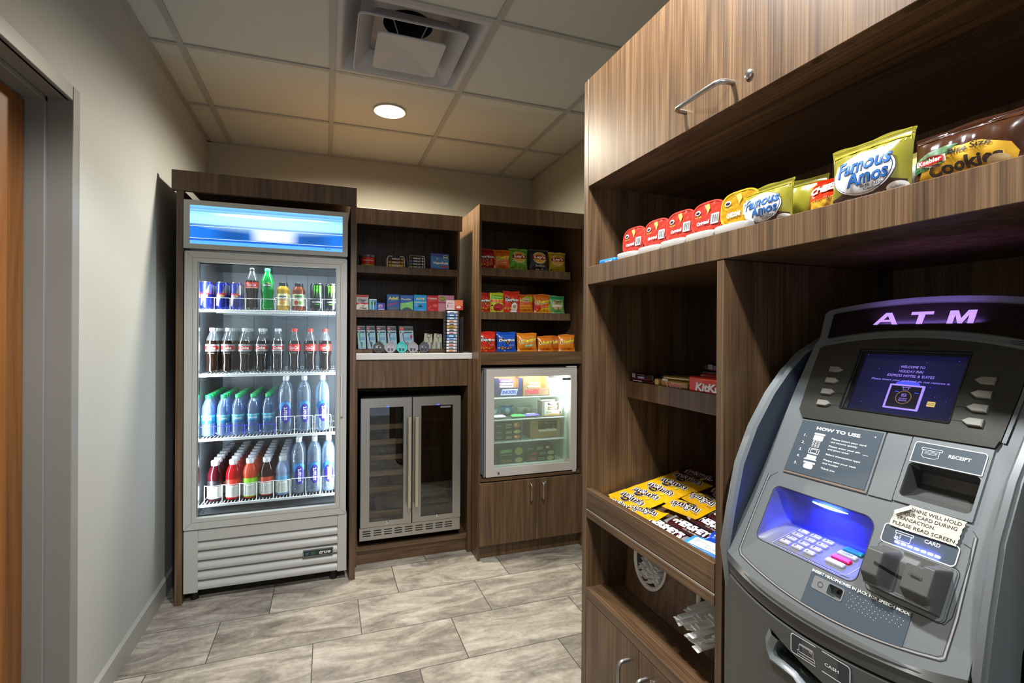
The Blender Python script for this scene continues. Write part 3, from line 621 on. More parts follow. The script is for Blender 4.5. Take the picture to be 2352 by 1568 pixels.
# ================================================================== CASH MACHINE
AC = .53; t = atm = thing('cash_machine', 'grey cash machine with a lit sign, screen and blue-lit keypad in the wall unit', 'cash machine', (.95, AC, 0))
TAU = math.radians(27.3); sT, cT = sin(TAU), cos(TAU)
def A(u, v, e=0.): return (.683+sT*v-cT*e, AC-u, .88+cT*v+sT*e)
M_SL = C('#3e4952', .45); M_SLD = C('#2b3136', .4); M_W = C('#e8e8e6', .5); M_BEZ = speck('bezel_charcoal', '#35342f', .10, 1500, .38, .1, .2); M_FLANGE_SHADE = C('#343c4a', .45, .2); SEAM = C('#141414', .6)
arc = [(.690, .80), (.677, .882), (.690, .95), (.709, 1.029), (.740, 1.095), (.781, 1.155), (.818, 1.195), (.858, 1.228), (.927, 1.262)]
bk = [(1.0, 1.272), (1.0, 1.22), (.87, 1.13), (.80, 1.02), (.745, .90), (.735, .80)]
for y0, y1 in ((.706, .727), (.335, .352)):
    b = MB(); lo = y0 > .5
    ib, ob = (y0, y1) if lo else (y1, y0); cc = .004 if lo else .006
    arcI = [(x+cc*.9, z-.001) for x, z in arc]
    f = lambda u, v, e: (u, e, v)
    s = 1 if ob > ib else -1
    b.prism(arc+bk, f, ib+s*cc, ob-s*.004, M_ATM)                                     # main band
    b.prism([(x+.004, z-.001) for x, z in arc]+bk, f, ob-s*.004, ob, M_ATM)
    n = len(arc); b.add([(x, ib+s*cc, z) for x, z in arc]+[(x+cc*1.4, ib, z-.002) for x, z in arc], [(i, i+1, n+i+1, n+i) for i in range(n-1)], M_ATM)
    b.add([(x+cc*1.4, ib, z-.002) for x, z in arc]+[(x, ib, z) for x, z in bk], [tuple(range(n+len(bk)))], M_FLANGE_SHADE)  # inner face coloured dark slate for its shade and blue reflection
    b.build('side_flange', t, 30, True)
b = MB(); f = lambda u, v, e: (u, e, v)                                               # cabinet behind
b.prism([(.72, .0), (.72, .85), (.86, .92), (.93, 1.12), (.97, 1.20), (1.02, 1.255), (1.17, 1.26), (1.17, 0)], f, .353, .705, C('#26282a', .6)); b.build('body', t, 0, True)
# lower door, bowed outwards in plan
def fx(y): return .648+.042*((y-AC)/.2)**2
NB = 24; ys_ = [.34+(.722-.34)*i/NB for i in range(NB+1)]
def bowed(b, z0f, z1f, m, off=0., ya=.34, yb=.722, n=NB, back=.02):
    Y = [ya+(yb-ya)*i/n for i in range(n+1)]; vs = []
    for y in Y: vs += [(fx(y)+off, y, z0f(y)), (fx(y)+off, y, z1f(y)), (fx(y)+off+back, y, z1f(y)), (fx(y)+off+back, y, z0f(y))]
    fs = []
    for i in range(n):
        a = 4*i; c = a+4; fs += [(a, a+1, c+1, c), (a+1, a+2, c+2, c+1), (a+3, a, c, c+3), (a+2, a+3, c+3, c+2)]
    fs += [(0, 1, 2, 3), (4*n, 4*n+3, 4*n+2, 4*n+1)]; b.add(vs, fs, m)
gz = lambda y: .829+.0115*((y-AC)/.2)**2
D = lambda u, v, e: (fx(AC-u)-e, AC-u, v)             # drawing surface on the bowed door
slot = [(-.062, .792), (-.066, .772), (-.063, .762), (-.03, .757), (.005, .752), (.035, .747), (.05, .744), (.06, .748), (.062, .756), (.0625, .772), (.062, .790), (.04, .787), (.0, .789), (-.03, .793), (-.06, .805)]
slot = [(-.061, .806), (-.068, .786), (-.066, .770), (-.060, .760), (-.012, .762), (.0, .752), (.012, .735), (.06, .735), (.072, .748), (.074, .772), (.05, .775), (.02, .783), (-.02, .793)]
b = MB()
def strip_door():                                     # door skin with the tray opening, split in columns so it bows
    U = sorted(set([-.173+.346*i/30 for i in range(31)])); import bisect
    def span(u):
        # opening limits at u
        if not (-.066 < u < .074): return None
        zs = []
        for i in range(len(slot)):
            (a, za), (c, zc) = slot[i], slot[(i+1) % len(slot)]
            if (a-u)*(c-u) <= 0 and a != c: zs.append(za+(zc-za)*(u-a)/(c-a))
        return (min(zs), max(zs)) if len(zs) > 1 else None
    for i in range(len(U)-1):
        u0, u1 = U[i], U[i+1]; s0, s1 = span(u0+1e-5), span(u1-1e-5); g0, g1 = gz(AC-u0)-.0035, gz(AC-u1)-.0035
        if s0 and s1:
            b.add([D(u0, .02, 0), D(u1, .02, 0), D(u1, s1[0], 0), D(u0, s0[0], 0)], [(0, 1, 2, 3)], M_ATMD); b.add([D(u0, s0[1], 0), D(u1, s1[1], 0), D(u1, g1, 0), D(u0, g0, 0)], [(0, 1, 2, 3)], M_ATMD)
            b.add([D(u0, s0[0], 0), D(u1, s1[0], 0), D(u1, s1[0], -.03), D(u0, s0[0], -.03)], [(0, 1, 2, 3)], M_ATMD); b.add([D(u0, s0[1], 0), D(u1, s1[1], 0), D(u1, s1[1], -.03), D(u0, s0[1], -.03)], [(0, 1, 2, 3)], M_ATMD)
        else: b.add([D(u0, .02, 0), D(u1, .02, 0), D(u1, g1, 0), D(u0, g0, 0)], [(0, 1, 2, 3)], M_ATMD)
        b.add([D(u0, g0, 0), D(u1, g1, 0), D(u1, g1, -.03), D(u0, g0, -.03)], [(0, 1, 2, 3)], M_ATMD)
strip_door(); low = b.build('lower_door', t, 30, True)
b = MB(); bowed(b, lambda y: .02, lambda y: .845, BLK, .034, .355, .705); b.build('door_backing', t, 30, True)
for y0, y1 in ((.7035, .728), (.334, .3565)):
    b = MB(); bowed(b, lambda y: .0, lambda y: gz(y)-.0035, M_ATMD, .004, y0, y1, 3, .06); b.build('lower_jamb', t, 30, True)
    b = MB(); bowed(b, lambda y: gz(y)+.0005, lambda y: .86, M_ATM, .004, y0, y1, 3, .05); b.build('upper_jamb', t, 30, True)
b = MB(); f = lambda u, v, e: D(u, v, e); S2 = [(-.0615, .8065), (-.070, .786), (-.068, .769), (-.061, .757), (-.012, .7588), (-.002, .749), (.010, .731), (.062, .731)]
I2 = [(-.045, .797), (-.052, .783), (-.0545, .7735), (-.052, .7685), (-.016, .7665), (.002, .7575), (.0135, .739), (.06, .738)]
n = len(S2); b.add([D(u, v, .001) for u, v in S2]+[D(u, v, .0045) for u, v in [((a+c)/2, (d+g)/2) for (a, d), (c, g) in zip(S2, I2)]]+[D(u, v, .0) for u, v in I2]+[D(u, v, -.028) for u, v in I2], [(k*n+i, k*n+i+1, (k+1)*n+i+1, (k+1)*n+i) for k in range(3) for i in range(n-1)], M_ATM); b.build('cash_tray_rim', low, 40, True)
b = MB(); b.grid(lambda u, v, e: D(u, .7705-.16*(u+.05)**2*2+.012*sin((v)*pi)-.018*v, -.006-.02*v), -.052, .074, 0, 1, 16, 8, C('#39403f', .3, .5)); b.build('cash_tray', low, 60, True)
# skirt and groove
b = MB(); bowed(b, lambda y: gz(y)+.0005, lambda y: gz(y)+.024, M_ATMD, .003, .356, .7035); b.build('skirt', t, 30, True)
# cash plate
b = MB(); pl = rrect(-.020, .066, .796, .8245, .004); b.prism(pl, D, .0, .0012, M_SLD)
b.line(D, rrect(-.0195, .0655, .7965, .824, .004), .0011, M_W, .0015, True)
b.line(D, [(-.007, .806), (-.009, .805), (-.009, .8), (.019, .801), (.0185, .804), (.0165, .806)], .0007, M_W, .0015); b.line(D, [(-.006, .804), (-.006, .814), (.016, .815), (.016, .805), (-.006, .804)], .0007, M_W, .0015, True); b.line(D, [(-.0055, .8155), (.0155, .8165)], .0006, M_W, .0015)
b.text('10', D, .012, .8125, .004, .0022, M_W, .0015); b.text('CASH', D, .042, .8095, .019, .0042, M_W, .0015, .015, maxl=.006); b.build('cash_label', low, 20, True)
# ---- fascia plate
def arcpts(u0, u1, v0, vm, n=14): return [(u0+(u1-u0)*i/n, v0+(vm-v0)*(1-((2*i/n)-1)**2)) for i in range(n+1)]
out = arcpts(-.181, .178, -.006, -.040, 20)+[(.1775, .004), (.172, .12), (.1675, .33), (.162, .413), (.157, .420), (.165, .474), (.160, .482)]+list(reversed(arcpts(-.152, .152, .4855, .501, 16)))+[(-.160, .483), (-.165, .476), (-.157, .420), (-.162, .413), (-.1675, .33), (-.172, .12)]
hole_rc = rrect(.0535, .1372, .1755, .2262, .006); hole_kp = rrect(-.135, .036, .0375, .1335, .012, 5, (.017, .012, .010, .012)); hole_jk = rrect(.005, .0262, .0068, .0222, .003)
b = MB(); b.prism(out, A, -.022, 0., M_ATM, [hole_rc, hole_kp, hole_jk, rrect(-.0712, .0845, .2925, .4015, .002)])
inset = [(-.156, .15), (-.1575, .10), (-.158, .006)]+arcpts(-.152, .150, -.002, -.0245, 14)+[(.1545, .002), (.155, .05), (.150, .15)]
b.line(A, inset, .0012, SEAM, .0004)
ins2 = [(u*.975, v if v > .05 else v+.0035) for u, v in inset]; b.line(A, ins2, .0006, C('#3b3b3b'), .0003); b.line(A, [(u*.988, v if v > .05 else v+.0018) for u, v in inset], .0018, C('#b5b7b6', .3, .5), .0003)
b.line(A, [(-.1395, .157), (-.15, .147), (-.1535, .135)], .0006, SEAM, .0004); b.line(A, [(.1435, .1575), (.1505, .15)], .0006, SEAM, .0004)
fa = b.build('fascia', t, 20, True)
# bottom lip turning under
b = MB(); L = arcpts(-.181, .178, -.006, -.040, 20); n = len(L)
vs = [A(u, v, 0) for u, v in L]; v2 = []
for u, v in L: p = A(u, v, 0); y = p[1]; v2.append((min(fx(y)-.001, p[0]+.004), y, gz(y)+.020))
v3 = [(p[0]+.02, p[1], p[2]-.001) for p in v2]
b.add(vs+v2+v3, [(k*n+i, k*n+i+1, (k+1)*n+i+1, (k+1)*n+i) for k in range(2) for i in range(n-1)], M_ATMD); b.build('fascia_lip', t, 30, True)
# sign
b = MB(); so = [(-.141, .4235)]+arcpts(-.1375, .1375, .423, .4395, 14)+[(.146, .474)]+list(reversed(arcpts(-.141, .141, .4755, .488, 14)))+[(-.146, .474)]
b.prism(so, A, -.0, .0012, C('#15100e', .25)); b.line(A, so, .0012, C('#4a5058', .4, .4), .0018, True)
sg = b.build('sign_panel', t, 20, True); ME = emis('sign_letters', '#b890ff', .78)
LET = {'A': [[(-.0192, 0), (-.0125, 0), (-.0085, .0050), (.0078, .0050), (.0110, 0), (.0192, 0), (.0052, .0222), (-.0045, .0222)], [(-.0052, .0088), (.0050, .0088), (.0003, .0165)]], 'T': [[(-.0045, 0), (.0045, 0), (.0045, .0170), (.0158, .0170), (.0158, .0222), (-.0158, .0222), (-.0158, .0170), (-.0045, .0170)]],
       'M': [[(-.0168, 0), (-.0090, 0), (-.0090, .0150), (-.0028, 0), (.0028, 0), (.0090, .0150), (.0090, 0), (.0168, 0), (.0168, .0222), (.0062, .0222), (0, .0085), (-.0062, .0222), (-.0168, .0222)]]}
for s_, u in (('A', -.0478), ('T', .0034), ('M', .0575)):
    P_ = [[(u+x, .4500+y) for x, y in L_] for L_ in LET[s_]]; b = MB(); b.prism(P_[0], A, .0022, .0026, ME, P_[1:]); b.build('lettering', sg, 0, True)
lamp('AREA', 'sign_glow', A(.003, .463, .02), .08, (.42, .22, 1.), rot=(0, math.radians(-118), 0), shape='RECTANGLE', size=.02, size_y=.14)
b = MB()
for i in range(9): b.line(A, [(-.131+i*.0028, .4185+i*.0002), (-.1295+i*.0028, .4205+i*.0002)], .0008, SEAM, .0005)
b.build('speaker_grille', t, 0, True); b = MB()
for j in range(4): b.line(A, [(.125-j*.0012, .4145+j*.0026), (.152-j*.0012, .4125+j*.0026)], .0009, SEAM, .0005)
b.build('speaker_grille', t, 0, True)
# bezel with screen opening
bz = [(-.1425, .279), (-.130, .2625)]+[(-.13+.27*i/6, .2625+.0035*i/6) for i in range(1, 6)]+[(.141, .266), (.1445, .276), (.149, .345), (.1495, .402)]+list(reversed(arcpts(-.139, .141, .4065, .4245, 16)))+[(-.1465, .400), (-.146, .345)]
SCR = (-.0712, .0845, .2925, .4015)
b = MB(); b.prism(bz, A, 0, .003, M_BEZ, [rrect(*SCR, .002)]); b.line(A, [(u*1.022, v+(.003 if v > .38 else 0)) for u, v in bz[8:]], .0045, M_ATM, .0022)
b.prism([(-.140, .280), (-.13, .2635), (.1415, .267), (.144, .277)], A, .003, .0045, M_BEZ)
b.text('HYOSUNG', A, .008, .4122, .0435, .0048, C('#0e0e0d', .3), .0034, .02, .25)
for i in range(4):
    vl = .3605-i*.0217; vr = .3595-i*.0207; b.line(A, [(-.086, vl), (-.0715, vl)], .0006, SEAM, .0034); b.line(A, [(.0845, vr), (.1, vr)], .0006, SEAM, .0034)
b.build('screen_bezel', t, 20, True)
for i in range(4):
    for s in (0, 1):
        v = (.3605-i*.0217) if not s else (.3590-i*.0205); u0, u1, h = (-.112, -.0875, .0052) if not s else (.1225, .0990, .0055); d = 1 if u1 > u0 else -1; k = d*.0075
        P_ = [(u0, v-h), (u1-k, v-h), (u1, v), (u1-k, v+h), (u0, v+h)]; mid = [((u0+u1)/2+(a-(u0+u1)/2)*.88, v+(c-v)*.8) for a, c in P_]
        b = MB(); n = 5; b.add([A(a, c, .003) for a, c in P_]+[A(a, c, .006) for a, c in P_]+[A(a, c, .0072) for a, c in mid], [(j*n+i_, j*n+(i_+1) % n, (j+1)*n+(i_+1) % n, (j+1)*n+i_) for j in (0, 1) for i_ in range(n)]+[tuple(range(10, 15))], C('#86857d', .4, .2)); b.build('function_key', t, 0, True)
def screen_mat():
    T = NT('screen_glow'); g = T.n('ShaderNodeNewGeometry'); d = T.n('ShaderNodeVectorMath', operation='DISTANCE'); T.l(g.outputs['Position'], d.inputs[0]); d.inputs[1].default_value = A(.012, .335, 0)
    c = T.ramp(T.math('DIVIDE', d.outputs['Value'], .09), [(0, '#2a2a78'), (.3, '#1b1c58'), (.7, '#131440'), (1, '#0e0f34')])
    T.b.inputs['Base Color'].default_value = (.01, .01, .015, 1); T.b.inputs['Roughness'].default_value = .06; T.l(c, T.b.inputs['Emission Color']); T.b.inputs['Emission Strength'].default_value = .42; return T.m
b = MB(); b.box(SCR[0], SCR[1], SCR[2], SCR[3], -.004, -.003, screen_mat(), xf=A); E0 = -.0027; V1 = emis('screen_violet', '#a58cff', .7); V2 = emis('screen_blue', '#4a55ff', .7); V0 = emis('screen_dark', '#19182a', .5)
b.disc(A, .014, .347, .017, .006, V2, E0)
for s_, u, v, w_, h_ in (('WELCOME TO', .013, .3762, .034, .0042), ('HOLIDAY INN', .0125, .3685, .034, .0042), ('EXPRESS HOTEL & SUITES', .0135, .3608, .066, .0042)): b.text(s_, A, u, v, w_, h_, V1, E0+.0003, .0, .15)
b.text('Please insert your card and do not remove it.', A, .0135, .3520, .110, .0042, V1, E0+.0003, 0, .2)
b.prism(rrect(-.0105, .0390, .3045, .346, .001), A, E0+.0002, E0+.0003, V1); b.prism(rrect(-.0073, .0355, .3072, .3433, .001), A, E0+.0004, E0+.0005, V0); E1 = E0+.0007
b.line(A, circ(.0145, .3245, .0105, 28), .0012, emis('screen_gold', '#8a6a40', .6), E1, True); b.text('DO NOT', A, .0145, .3225, .011, .0021, V1, E1); b.text('REMOVE', A, .0145, .3193, .0115, .0021, V1, E1)
b.line(A, rrect(.0112, .0175, .3262, .3302, .0005, 1), .0005, V1, E1, True); b.line(A, [(.0112, .3285), (.0175, .3285)], .0008, V1, E1); b.line(A, [(.008, .3415), (.0205, .3415)], .0008, V1, E1); b.line(A, [(.0105, .3412), (.0105, .337), (.018, .337), (.018, .3412)], .0006, V1, E1)
for u in (.0, .0275): b.line(A, [(u, .3335), (u+.0055, .3332)], .0012, V2, E1)
b.prism(rrect(.0478, .0582, .3145, .3225, .001), A, E0, E0+.0003, emis('screen_chip', '#d8b870', .7))
for v in (.3168, .3185, .3202): b.line(A, [(.0482, v), (.0578, v)], .0005, V0, E0+.0005)
for u, v in ((-.06, .395), (.07, .39), (-.035, .37), (.055, .33), (.07, .325), (-.045, .31), (.03, .385), (.045, .345)): b.disc(A, u, v, .0006, .0006, V2, E0+.0002, 8, 1)
b.build('screen', t, 0, True)
b = MB(); o_ = rrect(-.0725, .0858, .291, .403, .003); b.prism(o_, A, .003, .0042, C('#1a1b1d', .2), [rrect(-.0705, .0838, .2935, .4005, .002)]); b.prism([(-.0712, .2925), (-.063, .2925), (-.063, .4015), (-.0712, .4015)], A, -.002, -.0015, BLK); b.prism([(-.0712, .3965), (.0845, .3965), (.0845, .4015), (-.0712, .4015)], A, -.002, -.0012, C('#20242a', .2)); b.build('screen_frame', t, 0, True)
# instruction plate
b = MB(); b.prism([(-.1300, .1605), (.0125, .1640), (.0110, .2635), (-.1290, .2615)], A, .0, .0022, M_ATM); b.prism([(-.1285, .1645), (.0088, .1680), (.0080, .2610), (-.1275, .2595)], A, .0022, .0030, M_SL); e = .0033
b.text('HOW TO USE', A, -.060, .2492, .074, .0058, M_W, e, .035)
for k, (v, n_) in enumerate(((.2331, '1.'), (.2197, '2.'), (.207, '3.'), (.195, '4.'), (.1818, '5.'))): b.text(n_, A, -.1118, v, .0055, .0045, M_W, e)
def row(ts, u0, v, w_): b.text(ts, A, u0+w_/2, v, w_, .0036, M_W, e, .012)
row('Please insert your card', -.0655, .2352, .056); row('and remove quickly', -.0655, .2298, .044); row('Please enter your pin', -.0658, .2222, .051); row('and press enter', -.0658, .2168, .036); row('Select transaction type', -.066, .2078, .056); row('Please take your cash', -.0664, .1978, .053); row('and receipt', -.0664, .1923, .0265); row('Thank you', -.0665, .1832, .024)
b.line(A, [(-.010, .2205), (-.002, .2202)], .0006, M_W, e)
b.prism(rrect(-.097, -.078, .2375, .2405, .0005, 1), A, e-.0003, e, M_W); b.prism(rrect(-.0965, -.0795, .2275, .2365, .001, 1), A, e-.0003, e, M_W)
for i in range(3):
    for j in range(4): b.line(A, circ(-.0935+i*.0050, .2258-j*.0030, .0014, 8), .0005, M_W, e, True)
b.line(A, rrect(-.0965, -.0788, .2035, .2125, .0008, 1), .0008, M_W, e, True); b.line(A, rrect(-.093, -.0825, .205, .211, .0003, 1), .0007, M_W, e, True)
b.prism([(-.1005, .1915), (-.077, .1925), (-.080, .1945), (-.098, .1945)], A, e-.0003, e, M_W); b.prism(rrect(-.0965, -.0795, .1950, .2005, .0008, 1), A, e-.0003, e, M_W); b.prism(rrect(-.0985, -.078, .1855, .1885, .0005, 1), A, e-.0003, e, M_W); b.prism(rrect(-.0965, -.080, .1765, .1850, .003, 2), A, e-.0003, e, M_W)
b.prism([(.0, .2535), (-.0025, .2522), (.0, .251)], A, e-.0003, e, M_W); b.line(A, [(-.1297, .1625), (.0118, .166)], .0022, C('#7d6a5c', .4), .0025)
bp = [(-.067+.0022*i, vv-.0045) for vv, nn in ((.2352, 22), (.2222, 18), (.2078, 20), (.1978, 19), (.1832, 12), (.1735, 16)) for i in range(nn) if rnd.random() < .55]
for u, v in bp: b.disc(A, u, v, .0004, .0004, C('#8f9aa3', .4), e+.0003, 5, 1)
b.build('instruction_plate', t, 20, True)
b = MB(); b.prism([(.0148, .1640), (.0472, .1650), (.0468, .2648), (.0135, .2637)], A, 0, .0020, M_ATM); b.build('blank_plate', t, 20, True)
# receipt unit
b = MB(); b.prism(rrect(.0484, .1412, .1668, .2655, .001), A, 0, .0024, M_ATM, [hole_rc])
b.prism(rrect(.0545, .1368, .2278, .2572, .004, 4, (.004, .004, .0005, .0005)), A, .0024, .0032, M_SL); b.line(A, rrect(.0542, .1371, .2275, .2575, .004, 4, (.004, .004, .0005, .0005)), .0011, M_W, .0035, True); b.text('RECEIPT', A, .1095, .2448, .025, .0048, M_W, .0035, .02)
b.line(A, rrect(.064, .089, .2475, .2505, .0005, 1), .0006, M_W, .0036, True); b.line(A, [(.066, .2472), (.066, .239), (.069, .2362), (.082, .2362), (.086, .239), (.086, .2472)], .0006, M_W, .0036)
for i in range(3): b.line(A, [(.0685, .2455-i*.0018), (.084, .2455-i*.0018)], .0007, C('#a9b2ba'), .0036)
b.build('receipt_panel', t, 20, True)
b = MB(); prof = [(.2262, 0.), (.2262, -.012), (.2235, -.030), (.208, -.034), (.198, -.030), (.186, -.018), (.178, -.005), (.1755, 0.)]
for i in range(len(prof)-1): b.add([A(.0535, *prof[i]), A(.1372, *prof[i]), A(.1372, *prof[i+1]), A(.0535, *prof[i+1])], [(0, 1, 2, 3)], M_ATMD)
for u in (.0545, .1362): b.flat(prof, lambda p, q, e: A(e, p, q), u, M_ATMD)
b.tube([A(.054, .2155, -.031), A(.137, .2155, -.031)], .0007, M_CHROME, 6); b.build('receipt_slot', t, 50, True)
# keypad pocket
M_POCK = speck('pocket_grey', '#66686a', .1, 1500, .42, .08, .1)
b = MB(); prof = [(.0375, 0.), (.0400, -.003), (.0420, -.0040), (.0850, -.0515), (.0890, -.0555), (.0960, -.0570), (.1200, -.0480), (.1310, -.0300), (.1335, -.018), (.1335, 0.)]
k = len(prof); UU = [-.135, -.1335, -.129, -.121]+[-.10+.02*i for i in range(6)]+[.022, .0300, .0345, .036]; dd = [.0, .45, .8, 1.]+[1.]*6+[1., .8, .45, .0]
vs = []
for u, q in zip(UU, dd):
    for v, e_ in prof: vs.append(A(u, .0375+(v-.0375)*(1 if q > .3 else 1) , e_*(.15+.85*q) if q > 0 else 0.))
b.add(vs, [(i*k+j, i*k+j+1, (i+1)*k+j+1, (i+1)*k+j) for i in range(len(UU)-1) for j in range(k-1)], M_POCK); b.line(A, rrect(-.1358, .0368, .0367, .1343, .0125, 5, (.0178, .0125, .0108, .0125)), .0008, SEAM, .0005, True)
b.build('keypad_pocket', t, 50, True)
fd = Vector((cos(math.radians(15)), 0, sin(math.radians(15)))); fn = Vector((-fd.z, 0, fd.x)); fo = Vector(A(0, .042, -.004))
def K(u, s, e=0.): p = fo+fd*s+fn*e; return (p.x, AC-u, p.z)
b = MB(); b.line(K, [(-.1045, .052), (-.1045, -.0015), (-.1015, -.0045), (.012, -.0045), (.020, .003), (.020, .06)], .0005, C('#c9cbe0'), .0010); b.prism(rrect(-.108, .026, -.002, .061, .004), K, -.001, .0005, M_POCK); kp = b.build('keypad', t, 20, True)
def key(u, s, w_, txt, m, h=.0095):
    b = MB(); f0 = rrect(u-w_/2, u+w_/2, s-h/2, s+h/2, .0022, 3); f1 = rrect(u-w_/2+.0012, u+w_/2-.0012, s-h/2+.001, s+h/2-.001, .002, 3); n = len(f0)
    b.add([K(a, c, .0005) for a, c in f0]+[K(a, c, .0035) for a, c in f0]+[K(a, c, .0048) for a, c in f1], [(j*n+i, j*n+(i+1) % n, (j+1)*n+(i+1) % n, (j+1)*n+i) for j in (0, 1) for i in range(n)]+[tuple(2*n+i for i in range(n))], m)
    if txt in '^v': b.prism([(u-.0045, s+(.0 if txt == 'v' else -.000)), (u-.001, s), (u-.0028, s+(.003 if txt == '^' else -.003))], K, .0048, .005, BLK)
    elif len(txt) > 1: b.text(txt, K, u, s, w_*.6, .0042, C('#3a3a4a'), .0051, .0)
    elif txt.strip():
        b.text(txt, K, u-.0035, s+.0002, .0014 if txt == '1' else .0038, .0058, C('#22222c'), .0051, .01); ab = {'2': 'ABC', '3': 'DEF', '4': 'GHI', '5': 'JKL', '6': 'MNO', '7': 'PRS', '8': 'TUV', '9': 'WXY'}.get(txt)
        if ab: b.text(ab, K, u+.0035, s+.001, .006, .0022, C('#22222c'), .0051)
    b.build('key', kp, 40, True)
KM = C('#a9a9b2', .35)
for r_, rowk in enumerate(('123', '456', '789', '^0v')):
    for c__, ch in enumerate(rowk): key((-.0895, -.0672, -.0458)[c__], (.0528, .0390, .0249, .0107)[r_], .0172, ch, KM)
for s_, tx, m in ((.0540, 'ENTER', C('#1f7a6a', .3)), (.0408, 'CLEAR', KM), (.0274, ' ', C('#d01440', .3)), (.0138, ' ', KM)): key(-.0064, s_, .0285, tx, m, .0098)
b = MB(); N_ = 16; LP = [(-.083+.062*i/N_, .1302+.0012*i/N_) for i in range(N_+1)]
b.add([A(u, v+.0010*sin(pi*i/N_)+.0003, -.0270+.001*sin(pi*i/N_)) for i, (u, v) in enumerate(LP)]+[A(u, v-.0026*sin(pi*i/N_)-.0003, -.0310+.001*sin(pi*i/N_)) for i, (u, v) in enumerate(LP)], [(i, i+1, N_+2+i, N_+1+i) for i in range(N_)], emis('pocket_led', '#7fd0ff', 9)); b.build('pocket_lamp', t, 0, True)
p_ = A(-.05, .122, -.030); lamp('AREA', 'pocket_light', p_, .26, (.01, .015, 1.), rot=(0, math.radians(15), 0), shape='RECTANGLE', size=.01, size_y=.07)
lamp('POINT', 'pocket_light_fill', A(-.05, .108, -.024), .13, (.015, .02, 1.), shadow_soft_size=.01)
# card slot surround
b = MB(); b.prism(rrect(.0495, .1372, .1070, .1335, .005), A, 0, .0012, M_SLD if False else M_SL); b.line(A, rrect(.0495, .1372, .1070, .1335, .005), .0012, M_W, .0016, True); e = .0016
b.line(A, [(.1385, .139), (.147, .136), (.1495, .12), (.149, .05), (.144, .0385), (.1, .0375)], .0008, SEAM, .0006)
b.line(A, rrect(.0645, .0865, .1245, .1275, .0005, 1), .0007, M_W, e, True); b.line(A, [(.0665, .1245), (.0650, .1165), (.0668, .1155), (.0835, .1155), (.0845, .1165), (.0845, .1245)], .0006, M_W, e); b.line(A, rrect(.0665, .069, .1170, .1195, .0003, 1), .0012, M_W, e, True)
for i in range(3): b.line(A, [(.0708, .1175+i*.0022), (.0725, .1177+i*.0022)], .001, M_W, e)
b.text('CARD', A, .1085, .1262, .018, .0048, M_W, e, .015)
for i in range(7): b.prism(rrect(.0702+i*.00795-.0031, .0702+i*.00795+.0031, .1108, .1140, .0012, 2), A, .0012, .0019, emis('slot_led', '#dcdcff', 2.5))
b.build('card_label', t, 20, True)
lamp('AREA', 'slot_light', A(.094, .1115, .004), .014, (.15, .18, 1.), rot=(0, math.radians(-80), 0), shape='RECTANGLE', size=.008, size_y=.05)
# card reader: two horns with a valley and the card slit between them
def reader():
    b = MB(); U0_, U1_ = .0545, .1385; V0_, V1_ = .0430, .1040; nu, nv = 96, 64; vs = []
    sm = lambda x: 0 if x <= 0 else (1 if x >= 1 else x*x*(3-2*x))
    mx = lambda a, c, w: a*(1-w)+c*w
    def H(u, v):
        side = sm((u-U0_)/.0022)*sm((U1_-u)/.003); bot = sm((v-V0_)/.0018)
        fold = mx(.019, .030, sm((v-.0455)/.013)) if u < .0935 else mx(.019, .030, sm((v-.050)/.009))
        horn = sm((.1040-v)/.016); blk = mx(sm((.0925-v)/.0035), sm((.1035-v)/.012), sm((u-.118)/.006))
        h = fold*horn; val = sm((u-.0755)/.009); hb = fold*blk; bl = sm((u-.1015)/.0035)
        fl_ = .005 if v < .088 else mx(.005, .001, sm((v-.088)/.012))
        fl_ = mx(fl_, .010, sm((.049-v)/.003))
        h = mx(h, fl_, val); h = mx(h, max(hb, .001), bl)
        return h*side*bot
    us = [U0_+(U1_-U0_)*i/nu for i in range(nu+1)]; vv = [V0_+(V1_-V0_)*j/nv for j in range(nv+1)]
    for v in vv:
        for u in us: vs.append(A(u, v, .0015+H(u, v)))
    b.add(vs, [(j*(nu+1)+i, j*(nu+1)+i+1, (j+1)*(nu+1)+i+1, (j+1)*(nu+1)+i) for j in range(nv) for i in range(nu)], M_ATMD)
    b.prism(rrect(.0500, .1415, .0385, .1060, .006), A, 0, .0016, M_ATM)
    return b.build('card_reader', t, 60, True), H
cr, RH = reader()
b = MB()
def slit(pts, wd):
    P_ = []
    for k in range(len(pts)-1):
        (u0, v0), (u1, v1) = pts[k], pts[k+1]
        for i in range(8): q = i/8; P_.append((u0+(u1-u0)*q, v0+(v1-v0)*q))
    P_.append(pts[-1]); n = len(P_)
    b.add([A(u, v+wd/2, .0020+RH(u, v+wd/2)) for u, v in P_]+[A(u, v-wd/2, .0020+RH(u, v-wd/2)) for u, v in P_], [(i, i+1, n+i+1, n+i) for i in range(n-1)], BLK)
slit([(.0700, .0735), (.078, .0715), (.0845, .0698), (.1015, .0695)], .0040); cs = b.build('card_slit', cr, 0, True)
b = MB(); b.prism([(.1105, .0765), (.1130, .0795), (.1220, .0785), (.1255, .0780), (.1255, .0742), (.1140, .0742)], A, .031, .0322, C('#3e3e3c', .5)); b.prism([(.1135, .0768), (.1240, .0762), (.1240, .0748), (.1145, .0750)], A, .0322, .0325, BLK); b.build('arrow_recess', cr, 0, True)
b = MB(); b.line(A, rrect(.0490, .1440, .0370, .1075, .008), .0008, SEAM, .0006, True); b.build('reader_seam', t, 0, True)
